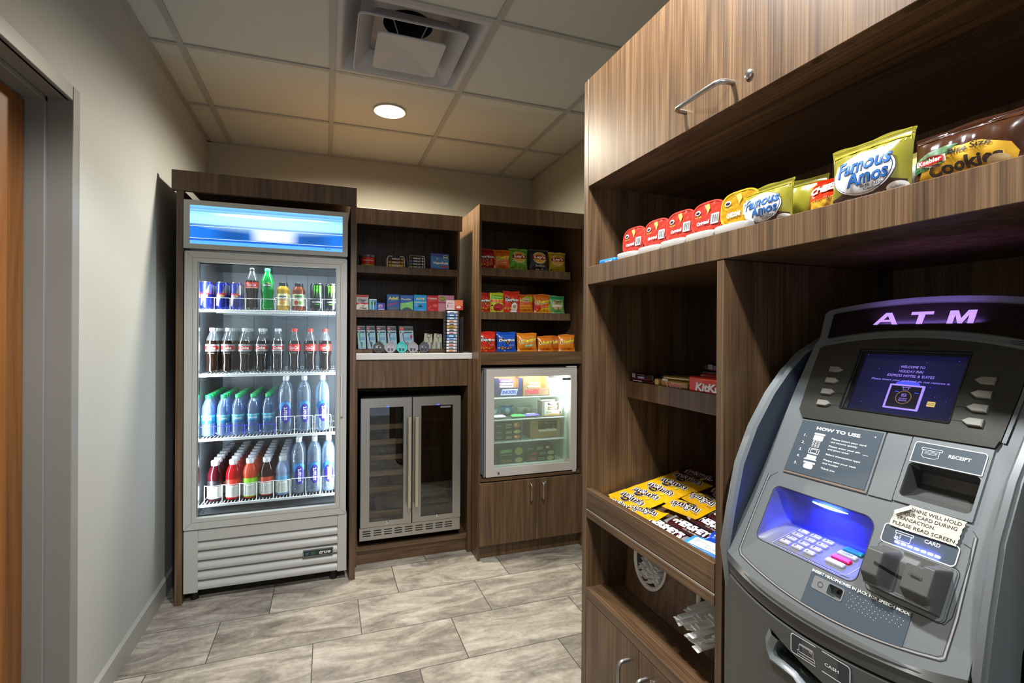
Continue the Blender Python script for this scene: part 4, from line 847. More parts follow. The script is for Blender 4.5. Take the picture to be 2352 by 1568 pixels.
# headphone plate
bot = [(u, -.0245+.0225*((u)/.152)**2+.0035) for u in [-.0262+.1370*i/10 for i in range(11)]]
b = MB(); b.prism(bot+[(.1108, .0345), (.0, .0312), (-.0250, .0305)], A, 0, .0008, M_SL, [hole_jk]); e = .0014
b.text('INSERT HEADPHONES IN JACK FOR SPEECH MODE', A, .0427, .0303, .134, .0052, M_W, e, .03, rot=.022, maxl=.006)
b.prism(rrect(-.0183, .0280, .0052, .0242, .003), A, .0008, .0014, C('#7d8080', .4, .3), [hole_jk]); b.line(A, circ(-.0062, .0145, .0038, 18), .0006, SEAM, .0018, True)
for q in range(52):
    b.disc(A, .035+.0036*(q % 20)+.0008*(q % 3), .023-.0075*(q//20)-.0018*((q*7) % 3), .00045, .00045, M_W, .0013, 5, 1)
b.build('headphone_plate', t, 20, True)
b = MB(); b.prism(hole_jk, A, -.012, -.010, M_ATM); p0 = .0166, .0160
def AA(x, y, z): return A(p0[0]+x, p0[1]+y, z)
b.lathe([(.0042, -.010), (.0042, -.007), (.0030, -.0065), (.0026, -.0065), (.0026, -.009)], C('#2b2b2b', .4), 18, f=AA); b.lathe([(0, -.0078), (.0026, -.0078)], BLK, 14, cap=False, f=AA); b.build('headphone_jack', t, 40, True)
# taped paper note, a thing of its own
b = MB(); npw = lambda u, v, e: A(u, v, .0034+e)
edge = [(.0555, .1318), (.0700, .1310), (.0850, .1312), (.1000, .1316), (.1180, .1322), (.1338, .1320), (.1332, .1345), (.1345, .1370), (.1338, .1400), (.1352, .1425), (.1340, .1460), (.1352, .1500), (.1345, .1545), (.1365, .1600), (.1355, .1620), (.1372, .1655), (.1100, .1662), (.0900, .1660), (.0730, .1664), (.0620, .1560), (.0560, .1535), (.0565, .1440), (.0552, .1400)]
MP = speck('note_paper', '#c2bdad', .03, 300, .7, .05)
b.prism(edge, npw, 0, .0003, MP); INK = C('#1d1b19', .6)
for s_, u, v, w_ in (('CHINE WILL HOLD', .1035, .1605, .0590), ('OUR CARD DURING', .0995, .1530, .0610), ('TRANSACTION.', .0845, .1455, .0460), ('PLEASE READ SCREEN.', .0960, .1370, .0740)): b.text(s_, npw, u, v, w_, .0048, INK, .0006, .008)
b.text('Y', npw, .0650, .1528, .004, .0045, INK, .0006)
cur = [(.0730, .1664), (.0620, .1560), (.0560, .1535)]
N_ = 8; vs = []
for i in range(N_+1):
    a = pi*1.15*i/N_; r = .0032; off = r*(1-cos(a)); lift = r*sin(a) if a < pi else 0
    for (u, v) in ((.0735, .1666), (.0555, .1530)): vs.append(npw(u+off*.75+.001, v-off*.9, .0004+abs(r*sin(a/2))*1.6))
b.add(vs, [(2*i, 2*i+1, 2*i+3, 2*i+2) for i in range(N_)], C('#cfc3b2', .7)); o = b.build('paper_note', None, 40); tag(o, 'torn white paper note stuck above the card slot of the cash machine', 'note')
# ================================================================== DRINKS
PET = clear('clear_pet', '#eef3f6', .16, .05, '#dfe8ee'); WATER = clear('bottled_water', '#c9dbea', .22, .14, '#b8cde0'); BWATER = clear('bottled_water_blue', '#a9c3e4', .2, .2, '#8fb0dc')
WH_, BK_ = C('#e9e9ec', .4), C('#101012', .35)
def cylmap(r):
    rr = r if callable(r) else (lambda v: r)
    def f(u, v, e): q = rr(v)+e; a = u/rr(v); return (q*sin(a), -q*cos(a), v)
    return f
def prof_r(prof):
    def r(z):
        for (r0, z0), (r1, z1) in zip(prof, prof[1:]):
            if z0 <= z <= z1 and z1 > z0: return r0+(r1-r0)*(z-z0)/(z1-z0)
        return prof[-1][0]
    return r
def band(b, prof, z0, z1, m, e=.0006, n=28, k=4):
    r = prof_r(prof); b.lathe([(r(z0+(z1-z0)*i/k)+e, z0+(z1-z0)*i/k) for i in range(k+1)], m, n, cap=False)
def mkbottle(name, cat, prof, mats, cap, lab, prints=None, foot=0.):
    """prof: (r, z) outline; mats: list of (z_top, material) from the base up; cap: (r, z0, z1, material)"""
    t = thing(name, name.replace('_', ' '), cat)
    b = MB(); z0 = 0.
    for zt, m in mats:
        r = prof_r(prof); seg = [(r(z0), z0)]+[p for p in prof if z0 < p[1] < zt]+[(r(zt), zt)]
        if z0 == 0.: seg = [p for p in prof if p[1] < zt]+[(r(zt), zt)]
        b.lathe(seg, m, 20, cap=(z0 == 0.)); z0 = zt
    b.build('bottle_body', t, 60)
    cr, c0, c1, cm = cap; b = MB(); n = 24; vs = []
    for (q, z) in ((1, c0), (1, c1-.002), (.9, c1)):
        for i in range(n): a = 2*pi*i/n; rr = cr*q*(1 if i % 2 else .96); vs.append((rr*cos(a), rr*sin(a), z))
    b.add(vs, [(j*n+i, j*n+(i+1) % n, (j+1)*n+(i+1) % n, (j+1)*n+i) for j in (0, 1) for i in range(n)]+[tuple(2*n+i for i in range(n))], cm); b.lathe([(cr*.97, c0-.003), (cr*.97, c0-.0008)], cm, 20); b.build('cap', t, 40)
    if lab:
        b = MB()
        for (a, c, m) in lab: band(b, prof, a, c, m)
        if prints: prints(b, cylmap(prof_r(prof)))
        b.build('wrap_label', t, 60)
    return t
COLA = C('#140a06', .07, 0, 0, .6)
cp = [(.0, .004), (.020, .0), (.0275, .003), (.0300, .012), (.0285, .030), (.0265, .055), (.0280, .078), (.0310, .092), (.0318, .100), (.0318, .138), (.0305, .150), (.0255, .168), (.0185, .186), (.0135, .198), (.0128, .206), (.0128, .212)]
cp = [(r*1.0, z) for r, z in cp]; R_LAB = (.105, .140)
def dcoke(b, f):
    b.grid(f, -.034, .034, .1130, .1315, 12, 1, C('#b02418', .35), .0012); b.text('Coke', f, .0, .1222, .038, .0135, WH_, .0019, .03, .1, maxl=.006); b.text('zero calories', f, 0, .0965, .03, .004, C('#b9bec2'), .0010, maxl=.006)
    b.text('diet', f, -.008, .1345, .014, .0035, C('#6a2018'), .0014, maxl=.004)
def rcoke(b, f): b.text('Coca-Cola', f, .0, .1225, .044, .0165, WH_, .0016, .01, .35, maxl=.006); b.text('ORIGINAL TASTE', f, 0, .1085, .028, .003, WH_, .0016, maxl=.006); b.text('classic', f, 0, .0965, .022, .004, C('#b9bec2'), .0010, maxl=.006)
SILV = C('#aab0b4', .3, .5); REDL = C('#d02418', .35)
dc = mkbottle('cola_bottle', 'bottle', cp, [(.158, COLA), (.212, PET)], (.0148, .207, .2200, C('#b9bfc2', .4)), [(.1045, .1400, SILV)], dcoke)
rc = mkbottle('cola_bottle', 'bottle', cp, [(.158, COLA), (.212, PET)], (.0148, .207, .2200, C('#d8281e', .35)), [(.1045, .1400, REDL)], rcoke)
cz = mkbottle('cola_bottle', 'bottle', [(r*.93, z*.95) for r, z in cp], [(.145, COLA), (.2014, PET)], (.0140, .196, .208, BK_), [(.106, .135, REDL)], lambda b, f: (b.text('Coca-Cola', f, 0, .1225, .040, .015, WH_, .0012, .01, .35, maxl=.006), b.grid(f, -.03, .03, .106, .111, 10, 1, C('#e8b0a8'), .0009)))
SPR = clear('green_pet', '#30c860', .25, .62, '#0fa040')
sp = mkbottle('lemon_lime_soda_bottle', 'bottle', [(r*.97, z*.95) for r, z in cp], [(.2014, SPR)], (.0140, .196, .209, C('#20b058', .35)), [(.101, .140, C('#189048', .35))], lambda b, f: (b.disc(f, .006, .128, .010, .008, C('#e8d030'), .0009, 16, 2), b.disc(f, 0, .122, .022, .0095, C('#0a6a48'), .0011, 20, 3), b.text('Sprite', f, 0, .122, .036, .012, WH_, .0016, .03, .2, maxl=.006)))
mp_ = [(.0, .003), (.022, .0), (.0290, .004), (.0300, .02), (.0300, .080), (.0285, .092), (.030, .100), (.0275, .110), (.020, .119), (.0185, .126), (.0185, .130)]
def juice(col, labc, nm, extra):
    J = clear(nm, col, .2, .75, col); return mkbottle('juice_bottle', 'bottle', mp_, [(.130, J)], (.0200, .122, .140, BK_), [(.022, .082, labc)], extra)
mm1 = juice('#c8a018', C('#e6dfae', .4), 'pineapple_juice', lambda b, f: (b.grid(f, -.017, .017, .058, .071, 8, 1, BK_, .0009), b.text('Minute Maid', f, 0, .0645, .030, .006, WH_, .0014, .0, maxl=.006), b.grid(f, -.018, .018, .048, .054, 8, 1, C('#d86820'), .0009), b.disc(f, 0, .036, .014, .011, C('#e0a020'), .0011, 16, 2)))
mm2 = juice('#8a4210', C('#dce0c4', .4), 'apple_juice', lambda b, f: (b.grid(f, -.020, .020, .060, .078, 8, 1, C('#4a9838'), .0007), b.grid(f, -.017, .017, .058, .071, 8, 1, BK_, .0010), b.text('Minute Maid', f, 0, .0645, .030, .006, WH_, .0015, 0, maxl=.006), b.disc(f, -.012, .038, .010, .012, C('#c03020'), .0011, 16, 2), b.disc(f, .008, .038, .010, .010, C('#6aa830'), .0013, 16, 2)))
def mkcan(name, r, h, paint, deco):
    t = thing(name, name.replace('_', ' '), 'can'); b = MB(); b.lathe([(.0, .004), (r*.72, .002), (r*.78, .0), (r*.86, .004), (r, .012), (r, h-.012), (r*.86, h-.003)], paint, 28, cap=False); deco(b, cylmap(r)); b.build('can_body', t, 50)
    b = MB(); A_ = C('#c9cdd0', .22, .95); b.lathe([(r*.86, h-.003), (r*.9, h), (r*.84, h), (r*.80, h-.005), (0, h-.005)], A_, 28, cap=False); b.build('lid', t, 50)
    b = MB(); b.prism(rrect(-.007, .007, -.014, .010, .006), lambda u, v, e: (u, v, h-.005+e), 0, .0015, A_); b.build('ring_pull', t, 20); return t
def rbull(b, f):
    S = C('#b4b8c4', .25, .7); r = .0262
    for s in (0, pi): 
        g = lambda u, v, e, s=s: f(u+s*r, v, e)
        b.grid(lambda u, v, e: g(u+.35*(v-.08), v, e), .002, .030, .070, .118, 8, 6, S, .0004); b.grid(lambda u, v, e: g(u+.35*(v-.06), v, e), -.030, -.002, .014, .070, 8, 6, S, .0004)
    b.text('Red Bull', f, -.002, .072, .040, .012, C('#d81830', .35), .0009, .03, .1, maxl=.005); b.disc(f, .004, .062, .008, .005, C('#e0a820'), .0008, 12, 1)
rb = mkcan('energy_drink_can', .0262, .1300, C('#1c2c94', .25, .5), rbull)
def monst(b, f):
    G = C('#58d820', .35)
    for u0, k in ((-.013, -.4), (.0, 0), (.013, .4)):
        P_ = [(u0-.0045, .128), (u0+.0045, .132), (u0+.003, .118), (u0+.0048, .108), (u0+.001+k*.004, .086), (u0-.0008+k*.006, .066), (u0-.002, .090), (u0-.0038, .104), (u0-.0028, .116)]; b.flat(P_, f, .0007, G)
    b.text('MONSTER', f, 0, .044, .048, .0085, C('#d8dcdc'), .0009, .02, maxl=.006); b.text('ENERGY', f, 0, .032, .024, .0045, C('#58d820'), .0009, maxl=.006)
mo = mkcan('energy_drink_can', .0335, .1420, C('#0c0d0e', .25, .3), monst)
dp = [(.0, .005), (.020, .0), (.0285, .004), (.0300, .012), (.0290, .020), (.0300, .028), (.0290, .036), (.0300, .044), (.0290, .052), (.0300, .060), (.0300, .106), (.0290, .112), (.0300, .118), (.0285, .124), (.0295, .130), (.0270, .146), (.0210, .162), (.0140, .178), (.0118, .184), (.0118, .190)]
das = mkbottle('water_bottle', 'bottle', dp, [(.190, BWATER)], (.0138, .186, .201, C('#14a860', .4)), [(.063, .104, C('#2f7fa8', .35))], lambda b, f: (b.grid(f, -.040, .040, .064, .074, 14, 1, C('#1c5a8c'), .0009), b.grid(f, -.040, .040, .094, .1035, 14, 1, C('#5fb0c8'), .0009), b.text('DASANI', f, 0, .0855, .040, .0095, C('#e8f4f8'), .0012, .01, maxl=.006)))
sp_ = [(.0, .004), (.024, .0), (.0335, .005), (.0345, .016), (.0345, .190), (.0335, .205), (.0300, .226), (.0220, .246), (.0145, .256), (.0125, .260), (.0125, .272)]
def smart(b, f):
    b.disc(lambda u, v, e: f(u, v, e), 0, .132, .034, .026, C('#2f86cc', .35), .0006, 28, 6); b.disc(f, .004, .098, .024, .048, C('#2a1c8c', .35), .0009, 28, 6)
    b.text('smart', lambda u, v, e: f(-v+.002, u+.098, e), .0, .0, .066, .017, WH_, .0015, .01, maxl=.006); b.text('water', lambda u, v, e: f(-v+.002, u+.150, e), .0, .0, .028, .010, C('#1c5aa8'), .0012, 0, maxl=.006); b.grid(f, -.012, .012, .034, .0365, 4, 1, C('#2a5a9c'), .0008)
sm = mkbottle('water_bottle', 'bottle', sp_, [(.272, WATER)], (.0140, .266, .286, C('#dfe3e8', .4)), None)
b = MB(); smart(b, cylmap(prof_r(sp_))); b.build('label', sm, 60)
vp = [(.0, .003), (.024, .0), (.0330, .004), (.0345, .012), (.0345, .098), (.0330, .104), (.0345, .112), (.0345, .122), (.0325, .136), (.0265, .154), (.0190, .168), (.0170, .174), (.0170, .180)]
def vit(juice, top, nm):
    J = clear(nm, juice, .2, .8, juice)
    def pr_(b, f): b.grid(f, -.05, .05, .076, .100, 16, 2, C(top, .4), .0008); b.grid(f, -.05, .05, .016, .074, 16, 4, C('#d6d8d4', .4), .0008); b.text('vitaminwater', lambda u, v, e: f(-v-.018, u+.046, e), 0, 0, .054, .0075, BK_, .0013, .01, maxl=.006); [b.grid(f, -.008, .022, .060-k*.007, .0615-k*.007, 6, 1, C('#8a8c88'), .0012) for k in range(6)]
    return mkbottle('vitamin_drink_bottle', 'bottle', vp, [(.180, J)], (.0195, .175, .196, C('#c9cacf', .4)), [(.012, .102, C(top, .4))], pr_)
vits = [vit('#3a0812', '#1c1a20', 'dark_berry_drink'), vit('#a80c10', '#d83018', 'red_drink'), vit('#c8482c', '#88c818', 'coral_drink'), vit('#2a0a08', '#b83820', 'plum_drink'), vit('#8a9cc0', '#5f9cc8', 'pale_blue_drink')]
G_ = {1: 'drinks on the top fridge shelf', 2: 'cola bottles on the second fridge shelf', 3: 'water bottles on the third fridge shelf', 4: 'bottles on the lowest fridge shelf'}
Z1, Z2, Z3, Z4 = [z+.0002 for z, _ in FSH]; Z1 -= .0; FR = 2.795
dep = lambda k: 'at the glass' if k == 0 else ('%s back from the glass' % ORD[k])
def row(pl, x, z, y0, pitch, n, desc, grp, scale=1, dx=0):
    for k in range(n): pl((x+dx*k, y0+pitch*k, z), '%s, %s' % (desc, dep(k)), rz=rnd.uniform(-.06, .06)+(-.0), group=grp)
p = Placer(rb)
for i, (x, n) in enumerate(((-.556, 3), (-.487, 3), (-.426, 2))): row(p, x, Z1, FR-.02, .056, n, 'blue energy drink can, %s column' % ('leftmost', 'middle', 'right')[i], G_[1])
Placer(cz)((-.357, FR-.01, Z1), 'black-capped cola bottle with a red label beside the green soda bottle', group=G_[1])
Placer(sp)((-.287, FR-.01, Z1), 'green lemon-lime soda bottle standing on the top fridge shelf', group=G_[1])
p = Placer(mm1); row(p, -.214, Z1, FR-.012, .064, 2, 'yellow juice bottle with black cap on the top fridge shelf', G_[1])
p = Placer(mm2); row(p, -.140, Z1, FR-.012, .064, 2, 'amber juice bottle with black cap on the top fridge shelf', G_[1])
p = Placer(mo)
row(p, -.052, Z1, FR-.012, .07, 3, 'black and green energy drink can, left column', G_[1]); row(p, .021, Z1, FR-.012, .07, 3, 'black and green energy drink can, right column', G_[1])
p = Placer(dc)
for i, (x, n) in enumerate(((-.532, 5), (-.463, 5), (-.389, 4), (-.314, 3), (-.239, 2))): row(p, x, Z2, FR, .064, n, 'silver-capped diet cola bottle in the %s column from the left' % ORD[i], G_[2])
p = Placer(rc)
for i, (x, n) in enumerate(((-.160, 1), (-.084, 1), (-.010, 1))): row(p, x, Z2, FR, .064, n, 'red-capped cola bottle, %s of the three red-labelled ones' % ('left', 'middle', 'right')[i], G_[2])
p = Placer(das)
for i, x in enumerate((-.549, -.482, -.418, -.350, -.282)): row(p, x, Z3, FR, .0625, 7, 'green-capped water bottle in the %s column from the left' % ORD[i], G_[3])
p = Placer(sm)
for i, (x, n) in enumerate(((-.200, 2), (-.112, 2), (-.022, 2))): row(p, x, Z3, FR, .071, n, 'tall white-capped water bottle on the third shelf, %s column' % ('left', 'middle', 'right')[i], G_[3])
for i, (x, n) in enumerate(((-.136, 2), (-.060, 2), (.010, 2))): row(p, x, Z4, FR, .071, n, 'tall white-capped water bottle on the lowest shelf, %s column' % ('left', 'middle', 'right')[i], G_[4])
for i, (x, v, cn) in enumerate(zip((-.517, -.437, -.362, -.286, -.212), vits, ('dark berry', 'bright red', 'coral with a green band', 'dark plum', 'pale blue'))): row(Placer(v), x, Z4, FR, .0715, 7, '%s vitamin drink bottle' % cn, G_[4])
# shelf fences: wire loops in front of the bottles
def fence(z, x0, x1, h, n, m, nm, y=2.748, wav=.0):
    b = MB(); P_ = []
    N_ = n*8
    for i in range(N_+1): q = i/N_; P_.append((x0+(x1-x0)*q, y-wav*abs(sin(pi*q*n)), z+h))
    b.tube(P_, .0016, m, 6)
    for k in range(n+1): x = x0+(x1-x0)*k/n; b.tube([(x, y, z+h), (x, y, z-.004)], .0016, m, 6)
    fr = [o for o in bpy.data.objects if o.get('category') == 'fridge'][0]; b.build(nm, fr, 60, True)
WM = C('#e8ecf0', .35); fence(FSH[0][0], -.585, -.245, .052, 5, WM, 'wire_fence', wav=.012); fence(FSH[0][0], -.250, .05, .060, 4, clear('acrylic_fence', '#f0f4f6', .2, .15), 'acrylic_fence')
fence(FSH[2][0], -.583, -.248, .052, 5, clear('blue_acrylic', '#6a60ff', .2, .5, '#4a40e8'), 'blue_fence', wav=.0); fence(FSH[2][0], -.240, -.068, .085, 2, WM, 'wire_fence'); fence(FSH[2][0], -.058, .02, .085, 1, WM, 'wire_fence')
fence(FSH[3][0], -.555, -.175, .085, 5, WM, 'wire_fence', wav=.014); fence(FSH[3][0], -.170, -.030, .085, 2, WM, 'wire_fence'); fence(FSH[3][0], -.026, .05, .085, 1, WM, 'wire_fence')
# ================================================================== SNACKS
def bag(name, label, w_, h_, d_, col, deco, group=None, seed=0, crimp=None, rough=.28, waist=.05, topw=1.):
    """pillow bag standing on z = 0, front towards -y; a closed skin with pinched, ribbed seams"""
    r = random.Random(seed); ph = [r.uniform(0, 6.28) for _ in range(8)]; m = C(col, rough); cm = C(crimp or col, rough*.9)
    cz = min(.012, h_*.09)
    def halfw(v): q = max(0, min(1, v/h_)); return w_/2*(1-waist*sin(pi*q)**.8)*(1+(topw-1)*q)
    def depth(u, v):
        a = min(1, abs(u)/halfw(v)); q = (v-cz)/(h_-2*cz); q = max(0., min(1., q))
        base = (1-a**2.4)**.62*(sin(pi*q)**.55 if 0 < q < 1 else 0.)*d_/2
        wr = .10*d_*(sin(u*9/w_*3.1+ph[0]+q*2)*sin(q*7+ph[1])+.6*sin(q*23+ph[2]+u*30/w_)*(abs(q-.5)*2)**2)*(1-a**3)*min(1, 6*q*(1-q)+.05)
        return max(0., base+wr*.55)
    def front(u, v, e): return (u, -depth(u, v)-e, v)
    b = MB(); nu, nv = 18, 22
    for s in (1, -1):
        vs = []
        for j in range(nv+1):
            v = h_*j/nv
            for i in range(nu+1):
                hw = halfw(v); u = hw*(2*i/nu-1); dd = depth(u, v); rim = (.0008 if (v < cz or v > h_-cz) else 0)+.0002
                zz = v+(.0018*sin(u*60/w_*2+ph[3])+.003*(2*u/w_)**2*0 if v > h_-.0005 else 0)
                vs.append((u, -s*(dd+rim), zz))
        b.add(vs, [(j*(nu+1)+i, j*(nu+1)+i+1, (j+1)*(nu+1)+i+1, (j+1)*(nu+1)+i) for j in range(nv) for i in range(nu)], m)
    for v0 in ((h_-cz, cz*.2) if not crimp else (h_-cz, cz*.2)):
        for k in range(4): v = v0+k*cz*.22; b.line(front, [(-halfw(v)*.985, v), (0, v), (halfw(v)*.985, v)], cz*.10, cm, .0016)
    if crimp: b.grid(front, -w_*.47, w_*.47, h_-cz*1.6, h_-cz*.1, 8, 2, cm, .0012)
    if deco: deco(b, front, w_, h_)
    o = b.build(name, None, 50); tag(o, label, 'snack bag', group); return o
def place(o, loc, rz=0., tilt=0.): o.location = loc; o.rotation_euler = (tilt, 0, rz); return o
def T_(b, s, f, cu, cv, w_, h_, col, e=.0022, bold=.02, shear=0., rot=0., out=None):
    if out: b.text(s, f, cu, cv, w_+.0022, h_+.0016, C(out), e-.0003, bold+.02, shear, rot, maxl=.006)
    b.text(s, f, cu, cv, w_, h_, C(col), e, bold, shear, rot, maxl=.006)
def poly(b, f, pts, col, e=.0014):
    """filled patch draped on a curved skin"""
    P_ = []
    for i, p in enumerate(pts):
        q = pts[(i+1) % len(pts)]; k = max(1, int(math.hypot(q[0]-p[0], q[1]-p[1])/.005)); P_ += [(p[0]+(q[0]-p[0])*j/k, p[1]+(q[1]-p[1])*j/k) for j in range(k)]
    pts = P_; cx = sum(p[0] for p in pts)/len(pts); cy = sum(p[1] for p in pts)/len(pts); n = len(pts); R0_ = max(math.hypot(p[0]-cx, p[1]-cy) for p in pts); K_ = max(2, min(9, int(R0_/.005))); vs = [f(cx, cy, e)]
    for k in range(1, K_+1): vs += [f(cx+(x-cx)*k/K_, cy+(y-cy)*k/K_, e) for x, y in pts]
    fs = [(0, 1+i, 1+(i+1) % n) for i in range(n)]+[(1+k*n+i, 1+(k+1)*n+i, 1+(k+1)*n+(i+1) % n, 1+k*n+(i+1) % n) for k in range(K_-1) for i in range(n)]; b.add(vs, fs, C(col))
def chips(b, f, w_, v0, v1, cols, n, seed, r0=.011, x0=-.42, x1=.42):
    r = random.Random(seed)
    for _ in range(n):
        u = r.uniform(x0*w_, x1*w_); v = r.uniform(v0, v1); a = r.uniform(0, 6.28); q = r0*r.uniform(.7, 1.1); poly(b, f, [(u+q*cos(a+k*2.09), v+q*.8*sin(a+k*2.09)) for k in range(3)], r.choice(cols), .0013+.0001*(_ % 4))
def d_dor(shift=0., flav=None, bg=None):
    def d(b, f, w, h):
        poly(b, f, [(-.36*w, .74*h), (-.05*w, .60*h), (.30*w, .62*h), (.12*w, .42*h), (.0, .34*h), (-.12*w, .50*h), (-.42*w, .52*h)], '#1a0d0c', .0012); poly(b, f, [(-.1*w, .56*h), (.16*w, .56*h), (.03*w, .36*h)], '#e0a040', .0015); poly(b, f, [(-.06*w, .55*h), (.13*w, .55*h), (.035*w, .40*h)], '#1a0d0c', .0018)
        T_(b, 'Doritos', f, .0, .58*h, .80*w, .13*h, '#f2f2f2', .0026, .03, .12, .04, '#160c0c'); chips(b, f, w, .06*h, .22*h, ['#d88a20', '#c06a18', '#e8a838'], 7, 3)
        if flav: T_(b, flav, f, .22*w, .33*h, .28*w, .045*h, '#f0d8c8', .002, 0)
    return d
def d_che(sub=None, subc='#d02818'):
    def d(b, f, w, h):
        T_(b, 'Cheetos', f, .02*w, .60*h, .78*w, .20*h, '#f4d020', .0030, .05, .1, .18, None); b.text('Cheetos', f, .02*w, .60*h, .84*w, .24*h, C('#181410'), .0022, .11, .1, .18, maxl=.006); b.text('Cheetos', f, .02*w, .60*h, .90*w, .28*h, C('#f0e8d8'), .0017, .16, .1, .18, maxl=.006)
        if sub: poly(b, f, [(-.15*w, .33*h), (.28*w, .40*h), (.29*w, .30*h), (-.13*w, .23*h)], subc, .0016); T_(b, sub, f, .07*w, .315*h, .34*w, .06*h, '#f8f0c0', .0022, .0, 0, .16)
        chips(b, f, w, .05*h, .18*h, ['#e04818', '#f07820', '#c03010', '#e8e0d0'], 7, 5)
    return d
def d_lay(flav, fc):
    def d(b, f, w, h):
        b.disc(f, 0, .60*h, .36*w, .27*h, C('#ece8dc'), .0012, 24, 5); b.disc(f, 0, .60*h, .33*w, .245*h, C('#d8a838'), .0016, 24, 5); poly(b, f, [(-.38*w, .69*h), (.0, .72*h), (.38*w, .68*h), (.37*w, .51*h), (.0, .50*h), (-.37*w, .52*h)], '#a01820', .0024); T_(b, "Lay's", f, 0, .605*h, .58*w, .17*h, '#f6f4ee', .0030, .04, .1); T_(b, flav, f, .04*w, .24*h, .5*w, .075*h, fc, .0018, .0); chips(b, f, w, .05*h, .12*h, ['#d8b060', '#8a3020', '#e8c878'], 5, 9, .009)
    return d
GB = lambda n: 'crisp bags on the %s shelf of the chip cabinet' % n
zz = 1.6505; cb = .10
bags = []
def B(o, x, y, z, rz=0., tilt=-.08): place(o, (x, y, z), rz, tilt); bags.append(o)
Y3 = 2.80
B(bag('crisp_bag', 'red tortilla crisp bag, leftmost on the top shelf', .125, .118, .04, '#a8201c', d_dor(), GB('top'), 1), .876, Y3, zz, .05)
B(bag('crisp_bag', 'orange cheese puff bag beside the red bag on the top shelf', .104, .115, .04, '#d86818', d_che('Crunchy', '#d86818'), GB('top'), 2, waist=.08), .974, Y3-.01, zz, -.03)
B(bag('crisp_bag', 'bright green potato crisp bag on the top shelf', .118, .130, .042, '#68a828', d_lay('Lime', '#3a6a18'), GB('top'), 3, topw=1.05), 1.082, Y3-.005, zz, .04)
B(bag('crisp_bag', 'black barbecue potato crisp bag on the top shelf', .124, .134, .042, '#23272b', d_lay('Barbecue', '#d8dce0'), GB('top'), 4, topw=1.04), 1.215, Y3-.005, zz)
B(bag('crisp_bag', 'yellow classic potato crisp bag, rightmost on the top shelf', .112, .124, .042, '#c0a818', d_lay('Classic', '#5a4a10'), GB('top'), 5, topw=1.04), 1.340, Y3, zz, -.05)
zz = 1.3955
B(bag('crisp_bag', 'red tortilla crisp bag, leftmost on the middle shelf', .105, .114, .04, '#b8281c', d_dor(flav='nacho'), GB('middle'), 6), .868, Y3, zz, .1)
def d_fun(b, f, w, h): poly(b, f, [(-.5*w, .62*h), (.48*w, .60*h), (.48*w, .92*h), (-.5*w, .94*h)], '#c8d020', .0010); poly(b, f, [(-.42*w, .66*h), (.40*w, .66*h), (.40*w, .84*h), (-.40*w, .86*h)], '#3fa028', .0014); T_(b, 'Funyuns', f, 0, .755*h, .66*w, .11*h, '#d8f078', .002, .03, 0, -.05); poly(b, f, [(-.46*w, .50*h), (.46*w, .48*h), (.46*w, .60*h), (-.46*w, .62*h)], '#d85018', .0014); T_(b, 'Flamin Hot', f, 0, .55*h, .6*w, .06*h, '#f8e0a0', .0021, 0); b.disc(f, .05*w, .24*h, .36*w, .20*h, C('#a81c28'), .0014, 20, 4); chips(b, f, w, .10*h, .36*h, ['#c83040', '#801018', '#d85060'], 9, 11, .010)
B(bag('crisp_bag', 'green and red onion ring bag on the middle shelf', .088, .116, .036, '#b8c828', d_fun, GB('middle'), 7), .945, Y3-.012, zz, .05)
def d_sal(b, f, w, h): d_dor()(b, f, w, h); poly(b, f, [(-.05*w, .02*h), (.30*w, .02*h), (.31*w, .36*h), (.13*w, .46*h), (-.04*w, .36*h)], '#e4e0dc', .0024); b.disc(f, .13*w, .27*h, .11*w, .08*h, C('#8a9aa0'), .0028, 14, 2); b.disc(f, .13*w, .25*h, .06*w, .06*h, C('#c07850'), .0031, 12, 2)
B(bag('crisp_bag', 'large red salsa tortilla crisp bag with a white badge', .105, .127, .038, '#c8301c', d_sal, GB('middle'), 8), 1.035, Y3-.016, zz, -.04)
def d_fri(b, f, w, h):
    poly(b, f, [(-.45*w, .60*h), (.48*w, .58*h), (.46*w, .94*h), (.0, .92*h)], '#a8b818', .001); b.disc(f, 0, .70*h, .24*w, .10*h, C('#8a7a50'), .0013, 16, 3); T_(b, 'Fritos', f, 0, .74*h, .4*w, .09*h, '#e8e0d0', .002, .03); poly(b, f, [(-.3*w, .52*h), (.2*w, .52*h), (.2*w, .61*h), (-.3*w, .61*h)], '#c82028', .0014); T_(b, 'TWISTS', f, -.05*w, .565*h, .4*w, .05*h, '#f0f0f0', .0020, 0)
    for k in range(6): b.line(f, [(-.4*w+i*.1*w, (.08+.07*k)*h+.012*h*sin(i*1.9+k)) for i in range(9)], .05*h, C(('#e0a020', '#c87018')[k % 2]), .0014+.0002*(k % 2))
B(bag('crisp_bag', 'green and orange corn twist bag on the middle shelf', .102, .112, .038, '#c85a18', d_fri, GB('middle'), 9), 1.130, Y3-.004, zz, .03)
def d_che2(b, f, w, h): poly(b, f, [(-.49*w, .02*h), (.0, .02*h), (.0, .30*h), (-.49*w, .52*h)], '#c81c10', .0010); poly(b, f, [(-.3*w, .02*h), (.47*w, .02*h), (.47*w, .48*h), (.0, .28*h)], '#d8c020', .0012); d_che('Flamin Hot')(b, f, w, h)
B(bag('crisp_bag', 'orange and yellow spicy cheese puff bag on the middle shelf', .112, .116, .036, '#d87018', d_che2, GB('middle'), 10), 1.236, Y3-.01, zz, -.04, -.1)
